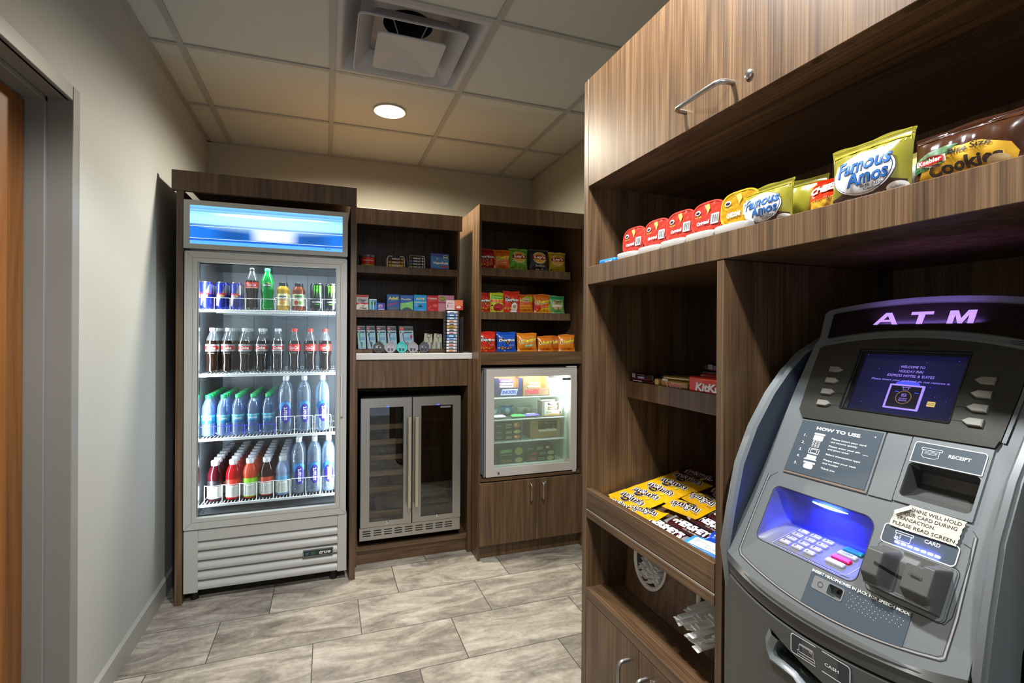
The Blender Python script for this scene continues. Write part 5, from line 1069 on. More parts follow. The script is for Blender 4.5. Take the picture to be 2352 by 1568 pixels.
def d_jal(b, f, w, h): poly(b, f, [(-.49*w, .86*h), (0, .78*h), (.49*w, .86*h), (.49*w, .98*h), (-.49*w, .98*h)], '#18a868', .0011); b.disc(f, 0, .48*h, .34*w, .28*h, C('#c8c888'), .0012, 20, 4); T_(b, 'Cheetos', f, 0, .66*h, .46*w, .12*h, '#2a3020', .002, .04); T_(b, 'BAKED', f, 0, .54*h, .4*w, .07*h, '#2a3020', .002, .02); poly(b, f, [(-.3*w, .37*h), (.25*w, .37*h), (.25*w, .45*h), (-.3*w, .45*h)], '#e8ece4', .0018); chips(b, f, w, .05*h, .32*h, ['#d06828', '#e8e0a0', '#48a858'], 12, 12, .010)
B(bag('crisp_bag', 'mint green puff bag, rightmost on the middle shelf', .112, .110, .036, '#68b878', d_jal, GB('middle'), 11, waist=.07), 1.338, Y3-.002, zz, .02)
zz = 1.1645; Y3 = 2.728
B(bag('crisp_bag', 'red tortilla crisp bag, leftmost on the bottom shelf', .104, .116, .04, '#c8281c', d_dor(flav='nacho'), GB('bottom'), 12), .868, Y3, zz, .04)
B(bag('crisp_bag', 'blue tortilla crisp bag on the bottom shelf', .120, .114, .040, '#1450b8', d_dor(flav='ranch'), GB('bottom'), 13, waist=.07), .983, Y3, zz, -.02)
B(bag('crisp_bag', 'wide orange puff bag with a pale green word, in the middle of the bottom shelf', .128, .109, .042, '#d88018', d_che('Puffs', '#78b8a0'), GB('bottom'), 14), 1.113, Y3, zz)
B(bag('crisp_bag', 'smaller orange cheese puff bag next to the wide one', .105, .092, .036, '#d87818', d_che(), GB('bottom'), 15), 1.233, Y3+.002, zz, .05)
B(bag('crisp_bag', 'orange puff bag half hidden behind the rightmost one', .100, .094, .030, '#c86814', d_che(), GB('bottom'), 16), 1.315, Y3+.050, zz, -.25)
B(bag('crisp_bag', 'orange cheese puff bag, rightmost on the bottom shelf', .108, .102, .036, '#dc8018', d_che(), GB('bottom'), 17), 1.371, Y3-.005, zz, -.06)
# ---- boxes on the medicine shelves
BEF = set(o.name for o in bpy.data.objects)
def carton(name, label, cat, x0, w_, h_, d_, col, deco, z, y, group=None, tone=None, top=None):
    b = MB(); b.box(0, w_, 0, d_, 0, h_, C(col, .4), .0006); f = lambda u, v, e: (u, -e, v)
    if deco: deco(b, f, w_, h_)
    o = tag(b.build(name, None, 0), label, cat, group); o.location = (x0, y, z); return o
def R_(b, f, x0, x1, y0, y1, col, e=.0004): b.flat(rrect(x0, x1, y0, y1, min(x1-x0, y1-y0)*.04, 1), f, e, C(col, .4))
GM = 'medicine cartons on the middle shelf'; ZM = 1.3945; YM = 2.825
def TT(b, s, f, u, v, w_, h_, col, e=.0010, bold=.03, shear=0., rot=0.): b.text(s, f, u, v, w_, h_, C(col), e, bold, shear, rot)
def oc(b, f, w, h):
    R_(b, f, .001, w-.001, .86*h, .99*h, '#b81c18'); R_(b, f, .001, w-.001, .42*h, .85*h, '#b8b4b2'); b.flat([(.001, .30*h), (.3*w, .42*h), (.7*w, .36*h), (w-.001, .40*h), (w-.001, .46*h), (.001, .46*h)], f, .0007, C('#c02018')); TT(b, 'Clear', f, .5*w, .66*h, .7*w, .17*h, '#1a1a1e', shear=.25); TT(b, 'eyes', f, .55*w, .51*h, .35*w, .08*h, '#1a1a1e', shear=.25); TT(b, 'Clear', f, .62*w, .12*h, .6*w, .14*h, '#3a1818', shear=.25); TT(b, 'the', f, .6*w, .27*h, .2*w, .07*h, '#3a1818', shear=.3)
carton('medicine_box', 'red and white eye drop box at the left end of the middle shelf', 'box', .146, .066, .080, .03, '#e4ded8', oc, ZM, YM, GM)
carton('medicine_box', 'narrow blue and green box second on the middle shelf', 'box', .2155, .042, .060, .03, '#3a8ac8', lambda b, f, w, h: (R_(b, f, .001, .3*w, .05*h, .9*h, '#7ac8b8'), b.disc(f, .55*w, .62*h, .3*w, .2*h, C('#1c6a48'), .0006, 16, 1), R_(b, f, .5*w, .6*w, .03*h, .8*h, '#e8f0f4', .0009), R_(b, f, 0.002, w-.002, .90*h, .99*h, '#e8ecf0')), ZM, YM, GM)
carton('medicine_box', 'small purple-blue box beside the narrow blue one', 'box', .2600, .041, .040, .03, '#3a40a0', lambda b, f, w, h: (b.disc(f, .4*w, .55*h, .3*w, .25*h, C('#a0b0e0'), .0006, 16, 1), b.disc(f, .45*w, .5*h, .15*w, .15*h, C('#c04870'), .0009, 12, 1), R_(b, f, .1*w, .9*w, .06*h, .18*h, '#c8d0f0')), ZM, YM, GM)
def adv(b, f, w, h): TT(b, 'Advil', f, .5*w, .76*h, .76*w, .20*h, '#e8d860'); TT(b, 'COLD SINUS', f, .42*w, .60*h, .7*w, .045*h, '#88b0d8', bold=0); b.flat([(.05*w, .28*h), (.85*w, .46*h), (.85*w, .51*h), (.05*w, .34*h)], f, .0006, C('#c02848')); b.flat([(.04*w, .03*h), (.2*w, .16*h), (.5*w, .22*h), (.8*w, .17*h), (.96*w, .03*h)], f, .0006, C('#50585e'))
carton('medicine_box', 'dark blue box with a yellow word on the middle shelf', 'box', .311, .070, .089, .05, '#1a5298', adv, ZM, YM, GM)
def the(b, f, w, h): R_(b, f, .001, w-.001, .56*h, .99*h, '#2858a8', .0004); b.flat([(.001, .45*h), (w-.001, .62*h), (w-.001, .05*h), (.001, .05*h)], f, .0007, C('#78c068')); TT(b, 'TheraFlu', f, .45*w, .74*h, .78*w, .10*h, '#e8d090', shear=.15); TT(b, 'multi', f, .6*w, .45*h, .3*w, .05*h, '#e8f4e0', bold=0); b.flat([(.06*w, .03*h), (.2*w, .12*h), (.45*w, .22*h), (.65*w, .2*h), (.9*w, .1*h), (.96*w, .03*h)], f, .001, C('#3c4850'))
carton('medicine_box', 'blue and green cold remedy box on the middle shelf', 'box', .3845, .072, .087, .05, '#2858a8', the, ZM, YM, GM)
def ale(b, f, w, h): TT(b, 'ALEVE', f, .5*w, .76*h, .68*w, .13*h, '#e8d878', shear=.1); R_(b, f, .03*w, .95*w, .50*h, .57*h, '#a8c8b0'); b.line(f, circ(.17*w, .37*h, .0062, 16), .0009, C('#d8ecf4'), .0007, True); b.flat([(.3*w, .24*h), (.45*w, .38*h), (.6*w, .36*h), (.72*w, .24*h)], f, .0007, C('#103050')); TT(b, 'caplets', f, .5*w, .06*h, .6*w, .04*h, '#d0e8f4', bold=0)
carton('medicine_box', 'sky blue pain relief box on the middle shelf', 'box', .4605, .073, .091, .05, '#2090d0', ale, ZM, YM, GM)
def tyl(b, f, w, h): TT(b, 'TYLENOL', f, .48*w, .80*h, .84*w, .11*h, '#f0dcd8', shear=.1); TT(b, 'EXTRA STRENGTH', f, .45*w, .67*h, .7*w, .04*h, '#e0a8a0', bold=0); R_(b, f, .55*w, .9*w, .28*h, .44*h, '#d86058'); b.line(f, [(.1*w, .15*h), (.4*w, .34*h)], .001, C('#f0d0c8'), .0006); TT(b, 'caplets', f, .45*w, .06*h, .3*w, .04*h, '#f0d0c8', bold=0)
carton('medicine_box', 'red pain relief box on the middle shelf', 'box', .5348, .066, .090, .05, '#b81c20', tyl, ZM, YM, GM)
def pnk(b, f, w, h): b.disc(f, .25*w, .78*h, .2*w, .16*h, C('#7a8a38'), .0006, 16, 1); TT(b, 'Pepto', f, .25*w, .78*h, .3*w, .08*h, '#e0c850'); R_(b, f, .001, .98*w, .50*h, .60*h, '#a83858')
carton('medicine_box', 'pink box at the right end of the middle shelf', 'box', .6030, .094, .094, .05, '#c88898', pnk, ZM, YM+.012, GM)
carton('gum_packet', 'white packet with red print standing over the tube rack', 'packet', .6195, .048, .052, .008, '#e4d4d4', lambda b, f, w, h: (TT(b, 'MINTS', f, .5*w, .7*h, .6*w, .1*h, '#b83848'), R_(b, f, .15*w, .22*w, .2*h, .6*h, '#302020'), R_(b, f, .3*w, .8*w, .2*h, .5*h, '#e8b0b8')), 1.395, 2.745, 'small packets at the right end')
carton('gum_packet', 'orange and red packet standing over the tube rack', 'packet', .6690, .046, .055, .008, '#e88058', lambda b, f, w, h: (R_(b, f, .001, w-.001, .02*h, .42*h, '#d03828'), b.disc(f, .45*w, .28*h, .3*w, .12*h, C('#f0e0d8'), .0007, 16, 1)), 1.395, 2.745, 'small packets at the right end')
ZT = 1.6365; f0 = None
t = thing('fruit_tub', 'clear round tub with a red label at the left end of the top medicine shelf', 'tub', (.210, 2.87, ZT))
b = MB(); b.lathe([(.040, 0), (.043, .004), (.046, .05)], C('#5a2420', .3), 32); b.build('tub_body', t, 50)
b = MB(); fb = cylmap(.0455); b.grid(fb, -.042, .040, .008, .046, 20, 2, C('#c82818', .35), .0006); b.grid(fb, -.042, .040, .0, .009, 20, 1, C('#a8b828'), .0006); b.text('FingerSticker', fb, .003, .030, .060, .008, WH_, .0012, .02, maxl=.006); b.build('label', t, 50)
b = MB(); b.lathe([(.047, .048), (.050, .050), (.050, .061), (.047, .064), (0, .064)], clear('tub_lid_clear', '#c8ccd4', .3, .3, '#8a90a0'), 32, cap=False); b.build('lid', t, 40)
def lozenges(x0, w_, h_, cols, lab, n):
    t = thing('cough_drop_rack', lab, 'rack', (x0, 2.835, ZT), 0, 'wire racks of cough drop sticks'); b = MB(); r = .0022; hh = h_
    mw = M_RACK if n == 3 else M_CHROME
    for y in (0, .05):
        if n == 3: MB().tube([(0, y, 0), (0, y, hh*.8), (.006, y, hh), (w_*.28, y, hh)], r, mw, 8).build('wire_hoop', t, 60); MB().tube([(w_, y, 0), (w_, y, hh*.8), (w_-.006, y, hh), (w_*.72, y, hh)], r, mw, 8).build('wire_hoop', t, 60)
        else: MB().tube([(0, y, 0), (0, y, hh*.9), (.006, y, hh), (w_-.006, y, hh), (w_, y, hh*.9), (w_, y, 0)], r, mw, 8).build('wire_hoop', t, 60)
    for k in range(n):
        b = MB(); z = .001+k*(h_-.004)/n if n == 3 else .001+k*(h_-.006)/n; q = (h_-.006)/n*.94
        b.box(.006, w_-.006, .004, .046, z, z+q, C(cols[k], .4), .002); f = lambda u, v, e: (u, .004-e, v); b.text('HALLS', f, w_*.5, z+q*.5, w_*.48, q*.6, WH_, .0005, .04, .2); b.disc(f, w_*.14, z+q*.5, .006, q*.38, C(('#c8c820', '#b8a818', '#3a2a18') [k % 3] if n == 3 else ('#b8c020', '#5890b8', '#5890b8', '#405018')[k]), .0006, 10, 1); b.disc(f, w_*.87, z+q*.5, .006, q*.38, C('#c8ccd0' if n == 4 else '#d8b020'), .0006, 10, 1); b.build('stick_pack', t, 0)
lozenges(.315, .093, .061, ('#c8b020', '#8a4a20', '#3a2418'), 'wire rack of yellow and brown cough drop sticks', 3)
lozenges(.434, .089, .071, ('#181c1c', '#1c2830', '#141c24', '#1c1c18'), 'wire rack of black cough drop sticks', 4)
def vap(b, f, w, h):
    R_(b, f, .001, w-.001, .001, h-.001, '#4058a8'); b.flat([(.001, .82*h), (w-.001, .70*h), (w-.001, .05*h), (.001, .05*h)], f, .0007, C('#4a88c0')); TT(b, 'VapoRub', f, .53*w, .38*h, .84*w, .20*h, '#f0f4fa', .0012, .05); R_(b, f, .6*w, .95*w, .12*h, .22*h, '#d03848', .001)
    sh = [(0, 1), (.9, .75), (.9, 0), (.5, -.7), (0, -1.1), (-.5, -.7), (-.9, 0), (-.9, .75)]; b.flat([(.80*w+x*.014, .74*h+y*.015) for x, y in sh], f, .0012, C('#d8dccc')); b.flat([(.80*w+x*.0115, .74*h+y*.0122) for x, y in sh], f, .0015, C('#205840')); b.flat(rrect(.80*w-.011, .80*w+.011, .72*h, .79*h, .0005, 1), f, .0018, C('#e0e4dc'))
    [b.line(f, [(.30*w+k*.004, .58*h), (.32*w+k*.004, .66*h), (.31*w+k*.004, .74*h)], .0012, C('#d0e0f0'), .0011) for k in range(3)]
carton('medicine_box', 'violet and blue chest rub carton at the right of the top medicine shelf', 'box', .5560, .106, .090, .055, '#5860b0', vap, ZT, 2.825)
# earphone packs leaning on the bottom shelf
ZB = 1.1785
def ear(lab, x, w_, wire):
    t = thing('earphone_pack', lab, 'pack', (x, 2.828, ZB), 0, 'earphone blister packs'); t.rotation_euler = (-.06, 0, 0); h = .130; f = lambda u, v, e: (u-(v-.06)*.06, -e, v)
    b = MB(); b.prism(rrect(0, w_, 0, h, .003), f, -.004, 0, C('#15181a', .3)); R_(b, f, .003, w_-.002, .002, h-.004, '#93adb8'); R_(b, f, .003, w_-.002, h-.026, h-.006, '#2b3236', .0006); R_(b, f, .004, .004+.3*w_, h-.024, h-.008, '#a82018', .0009); b.text('stereo', f, .004+.15*w_, h-.016, .22*w_, .005, WH_, .0013); R_(b, f, .35*w_, .9*w_, h-.040, h-.033, '#1a1e20', .0006); b.disc(f, .12*w_, h-.036, .0035, .0045, C('#1a1e20'), .0007, 12, 1)
    for v, c in ((.075, '#78a8c0'), (.05, '#6898b4'), (.025, '#88b4c4')): R_(b, f, .3*w_, .85*w_, v, v+.018, c, .0006)
    b.build('backing_card', t, 20)
    b = MB(); b.tube([(w_*.5-.012+(.02 if 0 else 0), -.001, h-.002), (w_*.5-.010, -.001, h+.010), (w_*.5, -.001, h+.015), (w_*.5+.010, -.001, h+.010), (w_*.5+.012, -.001, h-.002)], .0009, C('#26282a', .3), 6); b.build('hanger', t, 60)
    b = MB(); m = C(wire, .35); b.disc(f, .28*w_, .082, .0035, .012, m, .002, 14, 2)
    if w_ > .07: b.disc(f, .82*w_, .070, .006, .012, m, .002, 14, 2)
    b.tube([f(.28*w_, .072, .003), f(.30*w_, .05, .003), f(.42*w_, .03, .003), f(.52*w_, .020, .004), f(.60*w_, .034, .004), f(.50*w_, .040, .004), f(.42*w_, .022, .004), f(.50*w_, .008, .004)], .0016, m, 6); b.build('earphones', t, 60)
ear('green-wired earphone pack, leftmost in the row', .1545, .046, '#30a850'); ear('black-wired earphone pack, second in the row', .2035, .050, '#22262a'); ear('green-wired earphone pack, third in the row', .2590, .052, '#38b060'); ear('purple-wired earphone pack, fourth in the row', .3150, .053, '#6a3078'); ear('wide magenta-wired earphone pack, rightmost in the row', .3810, .082, '#a01850')
def rescale(names, k, y0, y1, zf):
    for n in names:
        o = bpy.data.objects[n]
        if o.parent is None: x, y, z = o.location; o.location = (x*k, y1+(y-y0)*k, zf(z)); o.scale = (k, k, k)
NEW = [o.name for o in bpy.data.objects if o.name not in BEF]
rescale([n for n in NEW if not n.startswith('gum_packet')], 1.0177, 2.825, 2.875, lambda z: 1.2588+(z-1.2588)*1.0177)
rescale([n for n in NEW if n.startswith('gum_packet')], 1.04, 2.745, 2.812, lambda z: 1.4045)
BEF = set(o.name for o in bpy.data.objects)
# cable adaptor discs on the worktop
ZC = 1.1557
def octo(lab, x, col, m2):
    t = thing('charger_case', lab, 'charger case', (x, 2.752, ZC), 0, 'eight-sided charger cases leaning on the shelf front'); t.rotation_euler = (-.12, 0, 0); f = lambda u, v, e: (u, -e, v+.030)
    O = [(.0305*cos(math.radians(22.5+45*i)), .0305*sin(math.radians(22.5+45*i))) for i in range(8)]; cm = C(col, .35)
    b = MB(); b.prism(O, f, -.006, .0, cm); b.prism(O, f, .0, .003, cm, [[(x_*.88, y_*.88) for x_, y_ in O]]); b.prism(rrect(-.006, .006, .028, .036, .001), f, -.004, .001, cm, [rrect(-.0035, .0035, .031, .0335, .0005)]); b.build('case', t, 20)
    b = MB(); S = C('#b8bcc0', .3, .8); K_ = C(m2, .4)
    b.prism(rrect(-.014, -.004, -.016, -.002, .001), f, .0, .005, K_); b.prism(rrect(-.0125, -.0055, -.002, .006, .0005), f, .0, .004, S); b.prism(rrect(.004, .013, -.016, -.004, .001), f, 0, .005, K_); b.prism(rrect(.006, .011, -.004, .004, .0005), f, 0, .004, S); b.line(f, [(-.0, .012), (-.015, .009), (-.018, -.004)], .0016, S, .0012); b.build('plugs', t, 20)
for a in (('black charger case, leftmost of the five', .2590, '#33312f', '#1c1c1c'), ('frosted grey charger case left of the turquoise one', .3200, '#9a98a0', '#4a4a52'), ('turquoise charger case, middle of the five', .3800, '#30b8b0', '#2a2e34'), ('frosted grey charger case right of the turquoise one', .4400, '#98959c', '#2c2c34'), ('smoke grey charger case, rightmost of the five', .5015, '#4a4e56', '#2a2c30')): octo(*a)
cc = MB(); cc.lathe([(0, -.004), (.0042, -.0035), (.005, 0), (.0042, .0035), (0, .004)], C('#a89a88', .3, .6), 12, (0, 0, .005), 'y', cap=False); co = cc.build('metal_bead', None, 60); co['category'] = 'bead'; pl = Placer(co)
for i, x in enumerate((.378, .387, .399, .412, .425)): pl((x, 2.7565, ZC), 'round metal bead in the left cluster on the worktop edge', group='metal beads in the left cluster on the worktop edge')
for i, x in enumerate((.452, .464, .477, .490)): pl((x, 2.7565, ZC), 'round metal bead in the right cluster on the worktop edge', group='metal beads in the right cluster on the worktop edge')
rescale([o.name for o in bpy.data.objects if o.name not in BEF], 1.0386, 2.752, 2.826, lambda z: z+.0001)
BEF = set(o.name for o in bpy.data.objects)
# key-ring cards
def keycard(lab, x):
    t = thing('keyring_card', lab, 'keyring', (x, 2.832, ZB), 0, 'keyrings on pale cards'); t.rotation_euler = (-.08, 0, 0); b = MB(); b.prism([(-.003, 0), (.052, 0), (.050, .085), (.006, .090)], lambda u, v, e: (u, -e, v), -.001, 0, C('#a8a890', .6)); b.build('card', t, 0)
    b = MB(); b.tube([(.030+.011*cos(a), -.003, .076+.011*sin(a)) for a in [2*pi*i/20 for i in range(20)]], .0014, M_CHROME, 6, True); b.tube([(.030, -.003, .065), (.031, -.003, .045), (.031, -.003, .034)], .0016, M_CHROME, 6); b.build('ring', t, 60)
    for du, r in ((.018, .2), (.031, 0), (.044, -.2)):
        b = MB(); b.lathe([(0, .0), (.003, .001), (.0042, .02), (.003, .032), (.0045, .036), (0, .040)], M_CHROME if du != .031 else C('#e4e4e0', .3, .5), 10, (du, -.005, 0)); b.build('charm', t, 60)
keycard('left of two metal keyrings on pale cards', .519); keycard('right of two metal keyrings on pale cards, next to the tube rack', .574)
rescale([o.name for o in bpy.data.objects if o.name not in BEF], 1.0177, 2.825, 2.875, lambda z: 1.2588+(z-1.2588)*1.0177)
BEF = set(o.name for o in bpy.data.objects)
# stacked tubes in a clear rack
t = thing('tube_rack', 'tall clear acrylic rack of small white tubes on the right of the worktop', 'rack', (.640, 2.735, ZC)); b = MB(); AC_ = clear('rack_acrylic', '#d8d4d8', .3, .12, '#a8a4ac')
b.box(.046, .050, -.03, .028, 0, .235, AC_); b.box(.070, .0725, -.03, .028, 0, .20, AC_); b.box(-.030, .075, -.035, .030, 0, .002, AC_); b.box(-.028, .046, .020, .023, 0, .235, AC_); b.build('acrylic_frame', t, 0)
tc = [('#e8e8ea', '#5890c0'), ('#4a88c8', '#e8f0f4'), ('#6aa0d0', '#f0f0f0'), ('#e8dccc', '#c04838'), ('#e8e8ea', '#303438'), ('#d8a030', '#3a6a38'), ('#e8e8ea', '#303438'), ('#e4dce4', '#a02040'), ('#2c88d0', '#e8f4fa'), ('#a8c8e8', '#4070a8'), ('#e8e8ea', '#303438'), ('#e8e4e4', '#c02838'), ('#e8e8ea', '#303438'), ('#e8d8b8', '#d07840')]
tb = {}
for k, (c0, c1) in enumerate(reversed(tc)):
    tt = thing('lip_balm_tube', 'small tube in the clear rack, %s' % (('lowest, cream and orange' if k == 0 else '%s from the bottom' % ['', 'second', 'third', 'fourth', 'fifth', 'sixth', 'seventh', 'eighth', 'ninth', 'tenth', 'eleventh', 'twelfth', 'thirteenth', 'topmost'][k]) if k < 13 else 'topmost'), 'tube', (.645+.0003*k, 2.722, ZC+.0105+.0165*k), 0, 'tubes stacked in the clear rack')
    b = MB(); b.lathe([(.0062, -.024), (.0070, -.022), (.0070, .024), (.0062, .026)], C(c0, .35), 14, axis='x'); g = lambda u, v, e: (u, -(.0071+e)*cos(v/.007), (.0071+e)*sin(v/.007)); b.grid(g, -.010, .014, -.003, .003, 2, 3, C(c1, .4), .0003); b.build('tube', tt, 50)
    b = MB(); b.lathe([(.0074, .026), (.0074, .034), (.0062, .036)], C('#d8d8dc', .25, .3), 14, axis='x'); b.build('end_cap', tt, 50); b = MB(); b.lathe([(.0071, -.030), (.0071, -.024)], C('#202226', .3), 14, axis='x'); b.build('base_ring', tt, 50)

rescale([o.name for o in bpy.data.objects if o.name not in BEF], 1.04, 2.735, 2.828, lambda z: ZC+(z-ZC)*1.04)
# ================================================================== FREEZER CONTENTS
def openbox(name, label, x0, w_, h_, d_, col, z, y, deco, cut=None, inner='#c8a070', group=None, fillc=None):
    """display carton with a window cut in its front"""
    t = thing(name, label, 'carton', (x0, y, z)); 
    if group: t['group'] = group
    b = MB(); f = lambda u, v, e: (u, -e, v); th = .0015; cu = cut or [(.2*w_, .45*h_), (.8*w_, .45*h_), (.8*w_, h_*.97), (.2*w_, h_*.97)]
    b.prism([(0, 0), (w_, 0), (w_, h_), (0, h_)], f, -th, 0, C(col, .5), [cu]); b.box(0, th, 0, d_, 0, h_, C(inner, .6)); b.box(w_-th, w_, 0, d_, 0, h_, C(inner, .6)); b.box(0, w_, d_-th, d_, 0, h_, C(inner, .6)); b.box(0, w_, 0, d_, 0, th, C(inner, .6)); b.build('carton_body', t, 0)
    b = MB(); deco(b, f, w_, h_); b.build('print', t, 0); return t
def wrapper(t, name, x0, x1, y0, y1, z0, z1, col, deco=None):
    b = MB(); b.box(x0, x1, y0, y1, z0, z1, C(col, .3), min(.004, (z1-z0)*.3)); f = lambda u, v, e: (u, y0-e, v)
    if deco: deco(b, f)
    return b.build(name, t, 0)
zf1, zf2, zf3, zf0 = ZSH[0]+.0005, ZSH[1]+.0005, ZSH[2]+.0005, Z0z+.0325
FYY = 2.765
def ices(lab, x0, x1, y, z0, n, cols, grp, th=.016):
    for k in range(n):
        b = MB(); b.box(0, x1-x0, 0, .09, 0, th*.93, C(cols[k % len(cols)], .3), .004); f = lambda u, v, e: (u, -e, v); b.flat(rrect(.2*(x1-x0), .8*(x1-x0), th*.25, th*.65, .001, 1), f, .0004, C('#e8e8f4'))
        o = b.build('ice_cream_bar', None, 0); tag(o, '%s, %s' % (lab, ('lowest', 'second from below', 'third from below', 'top')[k] if n > 1 else 'single'), 'ice cream', grp); o.location = (x0, y, z0+th*k)
openbox('ice_cream_carton', 'dark blue ice cream carton on the left of the top freezer shelf', .923, .177, .109, .11, '#2c2450', zf1, FYY, lambda b, f, w, h: (b.flat([(.22*w, .08*h), (.78*w, .08*h), (.84*w, .40*h), (.28*w, .40*h)], f, .0005, C('#b8c0e0')), b.text('SNICKERS', f, .53*w, .24*h, .52*w, .20*h, C('#3038a0'), .0009, .05, .2)), [(.16*.177, .05), (.86*.177, .05), (.86*.177, .107), (.16*.177, .107)], '#d8a878')
ices('violet wrapped ice cream in the dark blue carton', .960, 1.045, FYY+.004, zf1+.050, 3, ('#e8e0f0', '#c8b8e0', '#7858b0'), 'ice creams in the dark blue carton', .0155)
openbox('ice_cream_carton', 'tan ice cream carton in the middle of the top freezer shelf', 1.104, .168, .112, .11, '#8a6a50', zf1, FYY, lambda b, f, w, h: (b.text('TWIX', f, .36*w, .20*h, .58*w, .26*h, C('#c02850'), .0006, .05, .1, rot=.08), b.line(f, [(.68*w, .25*h), (.98*w, .33*h)], .003, C('#c04860'), .0006)), [(.16*.168, .045), (.88*.168, .045), (.88*.168, .110), (.16*.168, .110)], '#e8b878')
ices('cream wrapped ice cream in the tan carton', 1.136, 1.215, FYY+.004, zf1+.046, 2, ('#f4ecd8', '#e8b868'), 'ice creams in the tan carton', .018)
b = MB(); b.box(0, .07, 0, .008, 0, .10, C('#e0dce8', .4), .001, xf=lambda x, y, z: (x+.35*(.1-z)*0, y+.25*z, z)); f = lambda u, v, e: (u, .25*v-e, v); b.disc(f, .04, .045, .018, .012, C('#a86048'), .001, 12, 1); b.prism([(.02, .005), (.05, .005), (.065, .04), (.03, .03)], f, .0, .001, C('#28304a')); o = b.build('ice_cream_packet', None, 0); tag(o, 'white leaning ice cream packet at the right of the top freezer shelf', 'packet'); o.location = (1.285, FYY+.01, zf1)
def pk(lab, x, y, z, w_, h_, col, deco=None, rz=0., flat=True, grp='loose packets on the second freezer shelf', th=.018):
    if flat:
        b = MB(); nu, nv = 10, 6
        for s in (1, -1):
            vs = [(w_*(i/nu-.5), h_*(j/nv-.5), th/2+s*th/2*(1-abs(2*i/nu-1)**3)**.5*(1-abs(2*j/nv-1)**3)**.5*(1+.15*sin(i*2.1+j*1.3))) for j in range(nv+1) for i in range(nu+1)]
            b.add(vs, [(j*(nu+1)+i, j*(nu+1)+i+1, (j+1)*(nu+1)+i+1, (j+1)*(nu+1)+i) for j in range(nv) for i in range(nu)], C(col, .25))
        if deco: f = lambda u, v, e: (u, v, th+e+.0004); deco(b, f)
        o = b.build('ice_cream_packet', None, 60); tag(o, lab, 'packet', grp); o.location = (x, y, z); o.rotation_euler = (0, 0, rz); return o
pk('white frosty packet lying at the left of the second freezer shelf', .955, 2.79, zf2, .09, .07, '#d8dce0'); pk('green packet lying on the second freezer shelf', 1.075, 2.78, zf2, .085, .06, '#58c068'); pk('violet striped packet lying on the second freezer shelf', 1.165, 2.785, zf2, .10, .06, '#7a70c8', lambda b, f: (R_(b, f, -.03, .03, -.012, .012, '#e8e4f0', 0.)), .1)
pk('brown wrapped bar lying on the second freezer shelf', 1.195, 2.765, zf2+.0, .06, .03, '#6a3a2c', rz=.05, th=.012) if False else None
o = bag('ice_cream_pouch', 'small blue pouch standing on the second freezer shelf', .085, .062, .03, '#3468a8', lambda b, f, w, h: (b.disc(f, 0, .5*h, .2*w, .32*h, C('#a8c8e0'), .001, 14, 3), poly(b, f, [(-.4*w, .2*h), (-.2*w, .2*h), (-.25*w, .45*h)], '#d87838')), 'pouches standing at the back of the second freezer shelf', 31); place(o, (1.03, 2.845, zf2)); o['category'] = 'pouch'
o = bag('ice_cream_pouch', 'grey-white pouch standing at the back of the second freezer shelf', .10, .055, .03, '#b8c4c4', lambda b, f, w, h: b.disc(f, 0, .5*h, .15*w, .25*h, C('#8a7a58'), .001, 12, 2), 'pouches standing at the back of the second freezer shelf', 32); place(o, (1.155, 2.87, zf2)); o['category'] = 'pouch'
o = bag('ice_cream_pouch', 'pale blue pouch at the left wall of the second freezer shelf', .075, .048, .03, '#8fb0cc', lambda b, f, w, h: b.disc(f, 0, .5*h, .25*w, .3*h, C('#e0dcd0'), .001, 12, 2), 'pouches standing at the back of the second freezer shelf', 33); place(o, (.945, 2.86, zf2)); o['category'] = 'pouch'
openbox('ice_cream_carton', 'white ice cream carton at the right of the second freezer shelf', 1.238, .120, .088, .10, '#d8d4cc', zf2, FYY-.01, lambda b, f, w, h: (b.text('Dove', f, .28*w, .27*h, .3*w, .13*h, C('#5a4a38'), .0006, 0, .3), b.flat([(.02*w, .03*h), (.98*w, .03*h), (.98*w, .13*h), (.5*w, .18*h), (.02*w, .08*h)], f, .0005, C('#b88a50')), b.disc(f, .9*w, .25*h, .006, .009, C('#6a4a3c'), .0008, 12, 1)), [(.2*.12, .038), (.82*.12, .038), (.82*.12, .083), (.2*.12, .083)], '#c8c0b4')
ices('brown and white ice cream in the white carton', 1.266, 1.33, FYY-.006, zf2+.038, 3, ('#c89858', '#e4dcd8', '#4a2c24'), 'ice creams in the white carton', .0145)
def meal(lab, x0, z, w_, h_, deco, y=2.765, grp='boxed meals in the freezer'):
    b = MB(); b.box(0, w_, 0, .13, 0, h_, C('#1c1b18', .45), .0006); deco(b, lambda u, v, e: (u, -e, v), w_, h_); o = b.build('frozen_meal_box', None, 0); tag(o, lab, 'box', grp); o.location = (x0, y, z)
def md(food, c2='#b8c0a8'):
    def d(b, f, w, h):
        b.line(f, circ(.18*w, .5*h, .13*w, 20, .30*h), .0009, C('#98a898'), .0004, True); b.text('Stouffers', f, .18*w, .5*h, .17*w, .22*h, C('#d8e0d8'), .0006, 0, .15); [b.line(f, [(.42*w, v*h), (.64*w, v*h)], .08*h, C(c2), .0005) for v in (.65, .45, .28)]; b.disc(f, .84*w, .5*h, .14*w, .38*h, C(food), .0005, 14, 1); b.disc(f, .80*w, .55*h, .06*w, .2*h, C('#e8d0a8'), .0008, 10, 1)
    return d
meal('dark boxed meal with pink meat picture, top of the stack of three', .925, zf3+.0615, .168, .046, md('#b86848')); meal('dark boxed meal with green pasta picture, middle of the stack of three', .925, zf3+.0305, .170, .0305, md('#a8a868')); meal('dark boxed meal with orange food picture, bottom of the stack of three', .926, zf3, .168, .030, md('#b86838'))
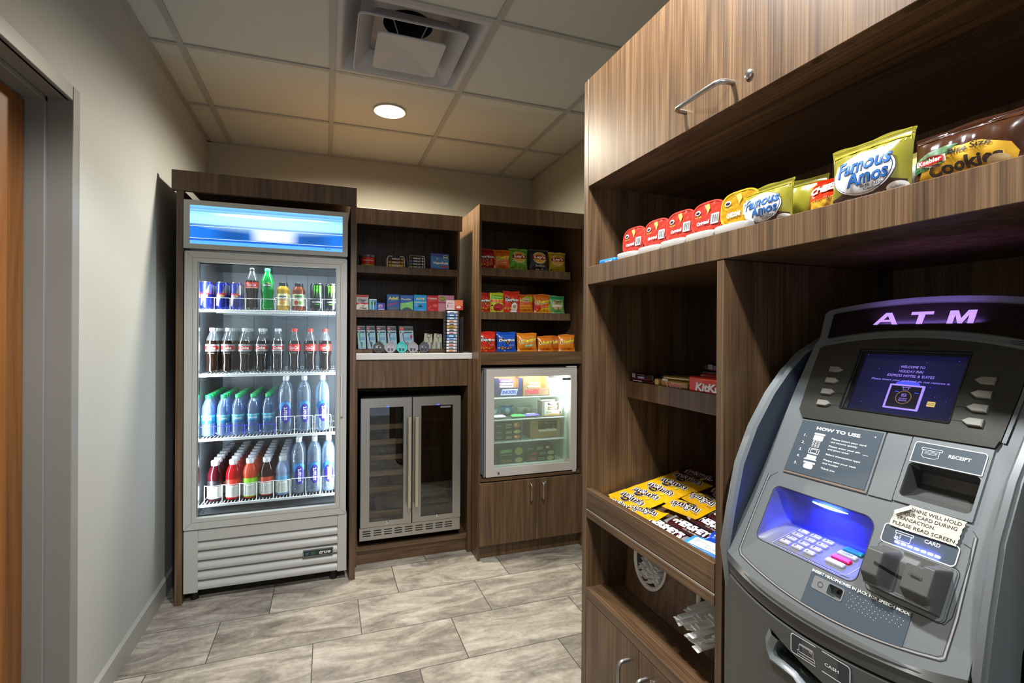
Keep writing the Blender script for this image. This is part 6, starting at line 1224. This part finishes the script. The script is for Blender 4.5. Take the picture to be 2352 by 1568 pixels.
openbox('chocolate_carton', 'gold carton of shiny wrapped ice creams at the right of the third freezer shelf', 1.150, .205, .106, .12, '#9a7a48', zf3, 2.765, lambda b, f, w, h: (R_(b, f, .28*w, .86*w, .34*h, .46*h, '#c8ccc0', .0005)), [(.26*.205, .05), (.88*.205, .05), (.88*.205, .101), (.26*.205, .101)], '#6a5028')
cc = MB(); cc.box(-.014, .014, -.02, .02, 0, .016, C('#7a5a28', .22, .7), .005); go = cc.build('ice_cream_bar', None, 0); go['category'] = 'ice cream'; pl = Placer(go)
for k in range(20): pl((1.215+.031*(k % 4)+.003*(k//4 % 2), 2.795, zf3+.003+.0168*(k//4)), 'gold foil ice cream in the gold carton', group='gold foil ice creams in the gold carton', rz=(k*37 % 11)*.03-.15)
def gp(b, f, w, h): b.flat([(.14*w, .3*h), (.60*w, .4*h), (.62*w, .75*h), (.18*w, .7*h)], f, .0004, C('#286838')); b.text('GREEN', f, .4*w, .55*h, .36*w, .26*h, C('#90c888'), .0007, .03, .2, .05); b.disc(f, .82*w, .5*h, .14*w, .36*h, C('#a89848'), .0005, 14, 1); b.line(f, [(.2*w, .2*h), (.6*w, .24*h)], .07*h, C('#988860'), .0005)
meal('dark boxed meal with green lettering, upper of the left pair on the freezer floor', .925, zf0+.0385, .188, .066, gp)
meal('dark boxed meal with brown lettering, lower of the left pair on the freezer floor', .925, zf0, .188, .038, lambda b, f, w, h: (b.text('ITALIAN', f, .4*w, .5*h, .36*w, .4*h, C('#988048'), .0007, .02, .2), b.disc(f, .82*w, .5*h, .13*w, .4*h, C('#b0a468'), .0005, 14, 1)))
md2 = lambda b, f, w, h: (b.flat([(.12*w, .25*h), (.34*w, .3*h), (.36*w, .8*h), (.14*w, .75*h)], f, .0004, C('#a03828')), [b.line(f, [(.42*w, v*h), (.66*w, v*h)], .1*h, C('#a8b0a0'), .0005) for v in (.6, .35)], b.disc(f, .84*w, .5*h, .13*w, .42*h, C('#b8a880'), .0005, 14, 1))
meal('dark boxed meal with an oval mark, top of the right stack on the freezer floor', 1.118, zf0+.0635, .186, .034, md('#4a4640')); meal('dark boxed meal with a red mark, middle of the right stack on the freezer floor', 1.136, zf0+.0335, .182, .0295, md2); meal('dark boxed meal with a red mark, bottom of the right stack on the freezer floor', 1.128, zf0, .186, .033, md2)
# ================================================================== UPPER SHELF OF THE WALL UNIT
RZ = -pi/2; ZU = 1.4607
def famous(b, f, w, h):
    poly(b, f, [(-.46*w, .03*h), (.46*w, .03*h), (.46*w, .22*h), (.3*w, .28*h), (-.2*w, .24*h), (-.46*w, .17*h)], '#3a2014', .0010); N_ = 34
    for s, c, e in ((1.0, '#1c2c58', .0014), (.985, '#e8e8ec', .0018), (.935, '#1c2c58', .0022), (.92, '#d4d6dc', .0026)): b.disc(f, -.02*w, .47*h, .385*w*s, .335*h*s, C(c, .35), e, N_, 6)
    T_(b, 'Famous', f, .0, .60*h, .66*w, .22*h, '#1c62b0', .0036, .012, .25, .06, '#102850'); T_(b, 'Amos', f, .05*w, .39*h, .50*w, .20*h, '#1c62b0', .0036, .012, .25, .06, '#102850')
    T_(b, 'Bite Size', f, .10*w, .255*h, .26*w, .05*h, '#1a1c28', .0034, .0, .1); T_(b, 'Cookies', f, .10*w, .205*h, .20*w, .035*h, '#1a1c28', .0034, 0, .1); T_(b, 'Chocolate Chip', f, -.02*w, .10*h, .56*w, .05*h, '#e0d8c4', .0020, .01); T_(b, 'Since 1975', f, -.02*w, .745*h, .16*w, .025*h, '#4a5878', .0034, 0)
    b.disc(f, .36*w, .13*h, .12*w, .085*h, C('#d8d8d4'), .0016, 20, 3); T_(b, 'The Perfect', f, .36*w, .14*h, .16*w, .025*h, '#303850', .0024, 0)
    for k in range(22): u = -.47*w+.94*w*k/21; b.line(f, [(u, .80*h), (u, .91*h)], .0009, C('#b4ae44', .3), .0010)
GU = 'cookie and cracker bags on the upper shelf'
o = bag('cookie_bag', 'large olive yellow cookie bag with blue script on the upper shelf', .119, .096, .034, '#7f7a28', famous, GU, 41, '#8c842c', .2, .05, 1.03); place(o, (.768, .524, ZU), RZ+.0, -.06)
o = bag('cookie_bag', 'smaller olive yellow cookie bag beside the yellow tub', .112, .079, .030, '#847e28', famous, GU, 42, '#7c7428', .2, .05, 1.02); place(o, (.766, .708, ZU), RZ, -.04)
o = bag('cookie_bag', 'olive yellow cookie bag tucked behind the smaller one', .100, .082, .030, '#847e28', lambda b, f, w, h: None, GU, 43, '#7c7428', .2); place(o, (.806, .672, ZU), RZ+.15, -.02)
def kee(b, f, w, h):
    poly(b, f, [(-.44*w, .08*h), (-.3*w, .02*h), (.44*w, .02*h), (.47*w, .26*h), (.42*w, .42*h), (.2*w, .56*h), (-.1*w, .58*h), (-.3*w, .46*h)], '#c89818', .0014); poly(b, f, [(-.46*w, .28*h), (-.46*w, .52*h), (-.2*w, .64*h), (.0, .62*h), (-.1*w, .46*h), (-.3*w, .30*h)], '#2a5a2c', .0018)
    for k in range(9): b.disc(f, (-.42+.045*k)*w, (.36+.035*((k*5) % 6))*h, .03*w, .03*h, C('#3a7038'), .0021, 8, 1)
    T_(b, 'Bite Size', f, .10*w, .50*h, .36*w, .10*h, '#2c1a10', .0028, .02, 0, .03); T_(b, 'Cookies', f, .04*w, .25*h, .66*w, .22*h, '#2c1a10', .0030, .04, 0, .03, '#d8b040'); b.flat([(-.42*w, .40*h), (-.26*w, .32*h), (-.10*w, .36*h), (-.10*w, .48*h), (-.26*w, .52*h), (-.42*w, .50*h)], f, .0034, C('#e4dcd4')); b.flat([(-.40*w, .405*h), (-.26*w, .345*h), (-.12*w, .375*h), (-.12*w, .465*h), (-.26*w, .50*h), (-.40*w, .485*h)], f, .0038, C('#b82018')); T_(b, 'Keebler', f, -.26*w, .425*h, .25*w, .085*h, '#f0ece4', .0046, .02); b.disc(f, .33*w, .17*h, .09*w, .09*h, C('#c8b080'), .0034, 14, 2)
o = bag('cookie_bag', 'brown cookie bag with a yellow panel, nearest the camera on the upper shelf', .118, .073, .034, '#3c2214', kee, GU, 44, '#3c2214', .15, .03, 1.0); place(o, (.768, .405, ZU), RZ, -.10)
o = bag('cookie_bag', 'pale yellow bag peeking out behind the brown cookie bag', .10, .070, .028, '#b8b060', lambda b, f, w, h: b.disc(f, .0, .5*h, .3*w, .3*h, C('#c8d0d8'), .001, 16, 3), GU, 45); place(o, (.812, .462, ZU), RZ-.1, -.02)
def chz(b, f, w, h): T_(b, 'CHEEZIT', f, .0, .70*h, .80*w, .20*h, '#f4efe4', .0024, .05, .1, .06, '#a01810'); poly(b, f, [(-.42*w, .04*h), (.30*w, .04*h), (.36*w, .30*h), (.1*w, .46*h), (-.40*w, .44*h)], '#d8a830', .0014); T_(b, 'cheddar jack', f, -.02*w, .44*h, .64*w, .09*h, '#b81c10', .0026, .03, .1, .05)
o = bag('cracker_bag', 'orange cheese cracker bag behind the large cookie bag', .086, .070, .034, '#d83010', chz, GU, 46, '#c82c10', .2, .02); place(o, (.800, .605, ZU), RZ+.1, -.15)
o = bag('cracker_bag', 'dark brown packet half hidden behind the cookie bags', .07, .066, .02, '#4a3018', lambda b, f, w, h: T_(b, 'POPCORN', f, 0, .7*h, .6*w, .1*h, '#1a1008'), GU, 47); place(o, (.838, .650, ZU), RZ+.4)
b = MB(); b.box(-.036, .036, -.012, .012, 0, .013, C('#1c78c8', .25), .004); f = lambda u, v, e: (u, -.012-e, v); b.text('cereal', f, .01, .006, .03, .005, WH_, .0006, 0); o = b.build('cereal_bar', None, 0); tag(o, 'small blue wrapped bar at the far left of the upper shelf', 'snack bar'); o.location = (.742, 1.212, ZU); o.rotation_euler = (0, 0, RZ+.1)
# crisp tubs: upright tubs turned on edge so the foil lid faces out, each on a tub lying flat
def sq(a, b_, n=32, p=3.2):
    P_ = []
    for i in range(n): t_ = 2*pi*i/n; c, s = cos(t_), sin(t_); P_.append((a*abs(c)**(2/p)*(1 if c >= 0 else -1), b_*abs(s)**(2/p)*(1 if s >= 0 else -1)))
    return P_
def tubmesh(t, lid, foil, text1):
    n = 32; rings = ((.036, .025, -.048), (.037, .026, -.046), (.041, .030, -.004), (.042, .031, -.003)); vs = []
    for a, b_, e in rings: vs += [(x, -e-.0, y) for x, y in sq(a, b_)]
    b = MB(); b.add(vs, [(j*n+i, j*n+(i+1) % n, (j+1)*n+(i+1) % n, (j+1)*n+i) for j in range(3) for i in range(n)]+[tuple(range(n))], C('#cfcac4', .4)); b.build('tub_body', t, 50)
    b = MB(); f = lambda u, v, e: (u, -e, v); b.prism(sq(.0455, .0345), f, -.003, 0, C(lid, .3)); b.prism(sq(.0455, .0345), f, 0, .0012, C(lid, .3), [sq(.0425, .0315)]); g = lambda u, v, e: f(u, v, e+.0006*sin(u*260+v*90)+.0004*sin(v*410-u*120)); b.grid(lambda u, v, e: g(.0425*u*math.sqrt(max(0, 1-v*v*.42)), .0315*v*math.sqrt(max(0, 1-u*u*.42)), e), -1, 1, -1, 1, 20, 16, C(foil, .22, .25), .0008)
    b.text(text1, f, -.010, -.012, .034 if len(text1) < 10 else .036, .010, WH_, .0032, .04, 0, .04); b.text('snack stacks', f, -.024, .004, .018, .004, C('#d0b840'), .0032, .0); b.prism(rrect(.012, .033, -.018, .004, .001, 1), f, .0028, .0031, WH_)
    for i in range(9): b.prism([(.0140+i*.0020, -.015), (.0140+i*.0020+(.0012 if i % 3 else .0006), -.015), (.0140+i*.0020+(.0012 if i % 3 else .0006), .001), (.0140+i*.0020, .001)], f, .0031, .0034, BK_)
    b.disc(f, -.026, .013, .0075, .0055, WH_, .0030, 14, 1); b.disc(f, -.026, .0125, .0058, .0030, BK_, .0034, 12, 1); b.flat([(-.008, .026), (.004, .028), (.008, .018), (.002, .006), (-.002, .016)], f, .0031, C('#c8a050')); b.build('foil_lid', t, 30)
ZT0 = .0245
tr = thing('crisp_tub', 'x', 'crisp tub', group='crisp tubs on the upper shelf, lids facing out'); tubmesh(tr, '#c83a2c', '#b8382c', 'Original'); pr_ = Placer(tr)
ty = thing('crisp_tub', 'yellow-lidded crisp tub between the red tubs and the cookie bags', 'crisp tub', group='crisp tubs on the upper shelf, lids facing out'); tubmesh(ty, '#d89820', '#b88a1c', 'CHEDDAR')
YS = (1.127, 1.031, .942, .855, .769)
for i, y in enumerate(YS[:4]): pr_((.762, y, ZU+.0175+.0345), 'red-lidded crisp tub, %s' % ('leftmost, at the far end of the shelf', 'second from the far end of the shelf', 'third from the far end of the shelf', 'next to the yellow-lidded tub')[i], rot=(-.10, 0, RZ+.06))
ty.location = (.762, YS[4], ZU+.0175+.0345); ty.rotation_euler = (-.10, 0, RZ+.06)
def flatub():
    b = MB(); n = 32; vs = []
    for a, b_, e in ((.0430, .030, 0), (.0435, .0305, .002), (.0450, .0320, .0150), (.0440, .0310, .0170)): vs += [(x, y, e) for x, y in sq(a, b_)]
    b.add(vs, [(j*n+i, j*n+(i+1) % n, (j+1)*n+(i+1) % n, (j+1)*n+i) for j in range(3) for i in range(n)]+[tuple(range(n))[::-1], tuple(3*n+i for i in range(n))], C('#a6a39e', .35)); return b.build('plastic_tray', None, 50)
ft = flatub(); ft['category'] = 'tray'; pf = Placer(ft)
for i, y in enumerate(YS): pf((.762, y+.002, ZU), 'flat white plastic tray under the %s' % ('leftmost red-lidded tub', 'second red-lidded tub from the far end', 'third red-lidded tub from the far end', 'red-lidded tub next to the yellow one', 'yellow-lidded tub')[i], rz=RZ, group='white trays under the crisp tubs')
# ================================================================== CHOCOLATE SHELF
ZM_ = 1.1237
def bar(lab, x, y, z, w_, h_, d_, col, deco=None, rz=RZ, grp='chocolate bars on the small shelf', c=.003, tilt=0, name='chocolate_bar'):
    b = MB(); b.box(-w_/2, w_/2, -d_/2, d_/2, 0, h_, C(col, .25), c); f = lambda u, v, e: (u, -d_/2-e, v)
    for s in (1, -1):     # crimped ends
        b.prism([(s*w_/2-s*.001, -d_/2*.92), (s*(w_/2+.006), -d_/2*.96), (s*(w_/2+.006), d_/2*.96), (s*w_/2-s*.001, d_/2*.92)], lambda u, v, e: (u, v, h_*.45+e), 0, .0008, C(col, .25))
    if deco: deco(b, f)
    o = b.build(name, None, 0); tag(o, lab, 'chocolate bar', grp); o.location = (x, y, z); o.rotation_euler = (tilt, 0, rz); return o
snk = lambda b, f: (b.prism(rrect(-.047, -.033, .004, .016, .0005, 1), f, .0003, .0006, C('#b8b8c8')), [b.prism([(-.045+i*.0026, .005), (-.0438+i*.0026, .005), (-.0438+i*.0026, .0155), (-.045+i*.0026, .0155)], f, .0006, .0008, C('#283070')) for i in range(4)], b.prism(rrect(-.020, .012, .003, .010, .001, 1), f, .0003, .0006, C('#6a60a8')), b.text('SNICKERS', f, -.004, .0065, .026, .004, WH_, .0009, 0), b.text('peanut', f, -.004, .0140, .03, .002, C('#d8c870'), .0009, 0), b.line(f, [(-.045, .0015), (.04, .0018)], .0012, C('#a02028'), .0006))
bar('dark chocolate bar with a barcode, leftmost in front', .876, 1.228, ZM_+.0085, .100, .018, .03, '#241014', snk); bar('dark chocolate bar under the leftmost front one', .878, 1.229, ZM_, .100, .0080, .032, '#3a1418', lambda b, f: b.line(f, [(-.045, .004), (.0, .004)], .002, C('#d8d0d0'), .0004))
bar('dark chocolate bar lying behind the leftmost pair', .915, 1.195, ZM_, .105, .0250, .03, '#1c1014', snk, RZ+.05)
bar('dark chocolate bar in the second row, middle', .953, 1.16, ZM_, .105, .0250, .03, '#20121a', snk, RZ-.03)
twx = lambda b, f: (b.prism(rrect(-.045, -.022, .0145, .020, .001, 1), f, .0003, .0006, C('#d8d4cc')), b.text('TWIX', f, .002, .0065, .066, .012, C('#f0e8e0'), .0006, .07, .1), b.text('TWIX', f, .002, .0065, .062, .010, C('#c02028'), .0010, .03, .1))
GO = C('#a8843c', .25, .6)
bar('gold-wrapped caramel bar between the dark and red bars', .880, 1.094, ZM_, .105, .018, .03, '#a07c34', twx); bar('gold-wrapped bar lying on the front gold one', .885, 1.090, ZM_+.0185, .105, .010, .03, '#8a6a2c', lambda b, f: b.line(f, [(-.045, .004), (.045, .006)], .002, C('#e8dcc0'), .0004), RZ+.08)
bar('dark bar lying across the gold ones', .915, 1.085, ZM_, .110, .033, .028, '#1c1420', None, RZ+.03); bar('small gold-ended bar between the leftmost and gold bars', .874, 1.160, ZM_, .016, .018, .03, '#b89a58')
bar('dark chocolate bar, lower of the raised pair at the back', .960, 1.020, ZM_, .120, .045, .03, '#181014', snk, RZ); bar('dark chocolate bar, upper of the raised pair at the back', .962, 1.010, ZM_+.0455, .120, .017, .03, '#1e1216', snk, RZ-.02)
def kit(b, f): b.line(f, [(-.06, .006), (-.045, .022), (-.02, .031), (.02, .032), (.05, .028)], .0014, C('#e88858'), .0004); b.text('KitKat', f, .004, .012, .098, .022, C('#a01810'), .0005, .08, .15); b.text('KitKat', f, .002, .0125, .094, .020, WH_, .0010, .045, .15)
bar('bright red wafer bar at the right end of the small shelf', .872, .955, ZM_, .140, .036, .03, '#d8301c', kit); bar('red-wrapped wafer bar lying behind the bright red one', .910, .960, ZM_, .135, .042, .03, '#8a1414', None, RZ+.02)
# ================================================================== SWEETS IN THE TRAY
tp = lambda x: .765+.22*(x-.738)          # tray floor height
SLP = math.atan(.22)
def packet(name, label, cat, x, y, w_, l_, th, col, deco, rz=RZ, lift=0., grp=None, seed=0, end=None, back=False):
    """flat packet lying on the sloping tray: long side along the shelf, reads from the front"""
    r = random.Random(seed); nu, nv = 22, 12; a0, a1 = r.uniform(0, 6), r.uniform(0, 6)
    def top(u, v, e):
        a = min(1, abs(2*u/w_)); c = min(1, abs(2*v/l_)); body = (1-a**5)**.5*(1-c**3)**.5; wr = .0016*sin(u*150+a0+v*60)*sin(v*210+a1)*(1-a**4)*(1-c**2)
        cur = .006*max(0, a-.82)/.18*(1 if u < 0 else .2)
        return (u, v, .0012+th*body+wr+cur+e)
    b = MB(); b.grid(top, -w_/2, w_/2, -l_/2, l_/2, nu, nv, C(col, .25)); b.grid(lambda u, v, e: (u, v, max(.0002, top(u, v, 0)[2]*.0+.0004+.006*max(0, min(1, abs(2*u/w_))-.82)/.18*(1 if u < 0 else .2))), -w_/2, w_/2, -l_/2, l_/2, nu, nv, C(col, .25))
    if end:
        for s in (-1, 1): b.grid(top, s*w_/2, s*(w_/2-.010), -l_/2, l_/2, 2, 8, C(end, .3, .4), .0006)
    deco(b, top, w_, l_); o = b.build(name, None, 55); tag(o, label, cat, grp)
    M = Matrix.Translation((x, y, tp(x)+lift+.002)) @ Matrix.Rotation(-SLP, 4, 'Y') @ Matrix.Rotation(rz, 4, 'Z'); o.matrix_world = M; return o
def mm(txtc='#f4f0ea', edge='#2a1408'):
    def d(b, f, w, l):
        T_(b, "m&m's", f, .02*w, .12*l, .80*w, .50*l, '#f4f0ea', .0014, .13, -.25); T_(b, "m&m's", f, .02*w, .12*l, .76*w, .46*l, edge, .0019, .09, -.25); T_(b, "m&m's", f, .02*w, .12*l, .70*w, .40*l, txtc, .0024, .0, -.25)
        b.disc(f, -.06*w, -.20*l, .14*w, .17*l, C('#d8c8b0'), .0014, 16, 2); b.disc(f, -.06*w, -.20*l, .125*w, .15*l, C('#2a1a14'), .0018, 16, 2)
        for k, c in enumerate(('#3878c0', '#c83820', '#58a038', '#e0a020', '#6a3a20')): b.disc(f, (-.14+.04*k)*w, (-.22+.03*(k % 2))*l, .026*w, .045*l, C(c), .0023, 8, 1)
        b.disc(f, .24*w, -.24*l, .055*w, .09*l, C('#c8b838'), .0014, 12, 2); T_(b, 'PEANUT', f, -.33*w, .33*l, .14*w, .07*l, '#6a4a10', .0012, 0)
    return d
GMm = 'yellow sweet packets in the tray'; YEL = '#dba80e'
spots = [(.775, 1.205, 0.), (.815, 1.212, .004), (.856, 1.205, .007), (.898, 1.195, .010), (.940, 1.190, .013), (.982, 1.180, .016)]
words = ('leftmost, right behind the tray edge', 'second from the tray edge', 'third from the tray edge', 'fourth from the tray edge', 'fifth from the tray edge', 'furthest back in the lit column')
for i, (x, y, q) in enumerate(spots): packet('sweet_packet', 'yellow sweet packet, %s' % words[i], 'sweets', x, y, .142+.005*(i % 2), .060, .009, YEL, mm(), RZ+(.05, -.04, .06, -.03, .04, .0)[i], q, GMm, 60+i)
packet('sweet_packet', 'yellow sweet packet turned upside down beside the chocolate bars', 'sweets', .800, 1.118, .112, .052, .009, YEL, mm(), RZ+pi+.25, .006, GMm, 71)
packet('sweet_packet', 'yellow sweet packet turned upside down behind the chocolate bars', 'sweets', .880, 1.055, .125, .055, .009, YEL, mm(), RZ+pi+.12, .012, GMm, 72)
packet('sweet_packet', 'yellow sweet packet at the divider, deep in the tray', 'sweets', .935, 1.055, .12, .055, .009, '#c8960c', mm(), RZ+pi-.05, .012, GMm, 73)
GB2 = 'dark brown sweet packets at the back of the tray'
packet('sweet_packet', 'brown sweet packet at the back of the tray, left one', 'sweets', 1.030, 1.190, .14, .06, .009, '#3a2214', mm('#e8e4e0', '#120a06'), RZ+.05, .010, GB2, 74)
packet('sweet_packet', 'brown sweet packet at the back of the tray, right one', 'sweets', 1.060, 1.075, .14, .06, .009, '#1c1210', mm('#e8e4e0', '#120a06'), RZ-.05, .014, GB2, 75)
packet('sweet_packet', 'brown sweet packet in shadow beside the divider', 'sweets', .99, 1.04, .13, .06, .009, '#2a1812', mm('#e8e4e0', '#120a06'), RZ+.02, .010, GB2, 76)
packet('sweet_packet', 'orange sweet packet folded under the yellow ones', 'sweets', 1.0, 1.10, .13, .055, .009, '#a85a10', mm(), RZ, .004, GB2, 77)
def hers(b, f, w, l):
    T_(b, "HERSHEY'S", f, .05*w, .06*l, .76*w, .68*l, '#e4e6ea', .0016, .06, -.2); b.disc(f, -.37*w, .02*l, .045*w, .20*l, C('#d8ccb8'), .0013, 14, 2); T_(b, 'milk chocolate', f, .05*w, -.36*l, .3*w, .12*l, '#c8b8a8', .0013, 0)
GH = 'chocolate bars with silver ends in the tray'
for i, (x, y) in enumerate(((.790, 1.030), (.830, .975), (.872, .945), (.912, .925))):
    o = packet('chocolate_bar', 'maroon milk chocolate bar, %s' % ('right behind the tray edge', 'second from the tray edge', 'third from the tray edge', 'deepest in the tray')[i], 'chocolate bar', x, y, .158, .039, .007, '#3a1010', hers, RZ+(.0, .03, -.02, 0)[i], .001+.002*i, GH, 80+i, '#9a9a9e')
def krs(b, f, w, l):
    poly(b, f, [(-.36*w, -.30*l), (.30*w, -.34*l), (.34*w, .0), (.1*w, .22*l), (-.34*w, .16*l)], '#e4e8ec', .0012); b.line(f, [(-.3*w, -.38*l), (.4*w, -.40*l)], .05*l, C('#2c68b8'), .0014); [b.line(f, [(-.3*w, (-.22+.07*k)*l), (.2*w, (-.22+.07*k)*l)], .012*l, C('#707880'), .0018) for k in range(5)]
    [b.disc(f, (-.2+.08*k)*w, (.34+.04*(k % 2))*l, .025*w, .05*l, C('#88c8e8'), .0012, 8, 1) for k in range(6)]
GK = 'blue cereal treat packets in the tray'
packet('cereal_treat_packet', 'blue and white treat packet against the tray edge at the divider', 'snack bar', .800, .880, .130, .060, .016, '#2c90cc', krs, RZ+.15, .002, GK, 90); packet('cereal_treat_packet', 'deep blue treat packet behind the front blue one', 'snack bar', .848, .860, .11, .055, .014, '#1848b8', krs, RZ+.3, .014, GK, 91)
packet('cereal_treat_packet', 'pale blue packet poking out beside the maroon bars', 'snack bar', .775, .955, .07, .03, .006, '#a8ccd8', lambda b, f, w, l: None, RZ+.05, .0, GK, 92)
# ================================================================== STRAWS AND CUTLERY
SW = clear('cutlery_wrap', '#f6f6f6', .3, .92, '#fafaf8')
def sticks(y, z, n, L0, L1, where, grp, out):
    r = random.Random(int(y*1000)); spots_ = []
    for k in range(n):
        rowk = k//5; dy = -.040+.019*(k % 5)+.006*(rowk % 2)+r.uniform(-.003, .003); dz = -.052+.0155*rowk+r.uniform(-.003, .003)
        if dy*dy+dz*dz > .056**2: dy *= .8; dz *= .86
        L = r.uniform(L0, L1); b = MB(); b.box(-L, .10, -.0085, .0085, -.0035, .0035, SW, .002, xf=lambda x_, y_, z_: (x_, y_, z_+.0015*sin(x_*120+y_*200))); b.box(-L-.009, -L, -.0095, .0095, -.0006, .0006, SW)
        o = b.build('wrapped_straw' if out < .5 else 'wrapped_cutlery', None, 0); tag(o, where, 'straw' if out < .5 else 'cutlery', grp); o.location = (sl(y+dy, z+dz, 0)[0]+.004, y+dy, z+dz); o.rotation_euler = (r.uniform(-.6, .6), r.uniform(-.05, .05) if out < .5 else r.uniform(-.16, -.02), r.uniform(-.06, .06) if out < .5 else r.uniform(-.16, .05))
sticks(RC[0][0], RC[0][1], 19, -.012, .016, 'clear-wrapped straw in the left round opening under the tray', 'wrapped straws in the left round opening', .2)
sticks(RC[1][0], RC[1][1], 22, .05, .095, 'clear-wrapped cutlery sticking out of the right round opening', 'wrapped cutlery in the right round opening', .8)
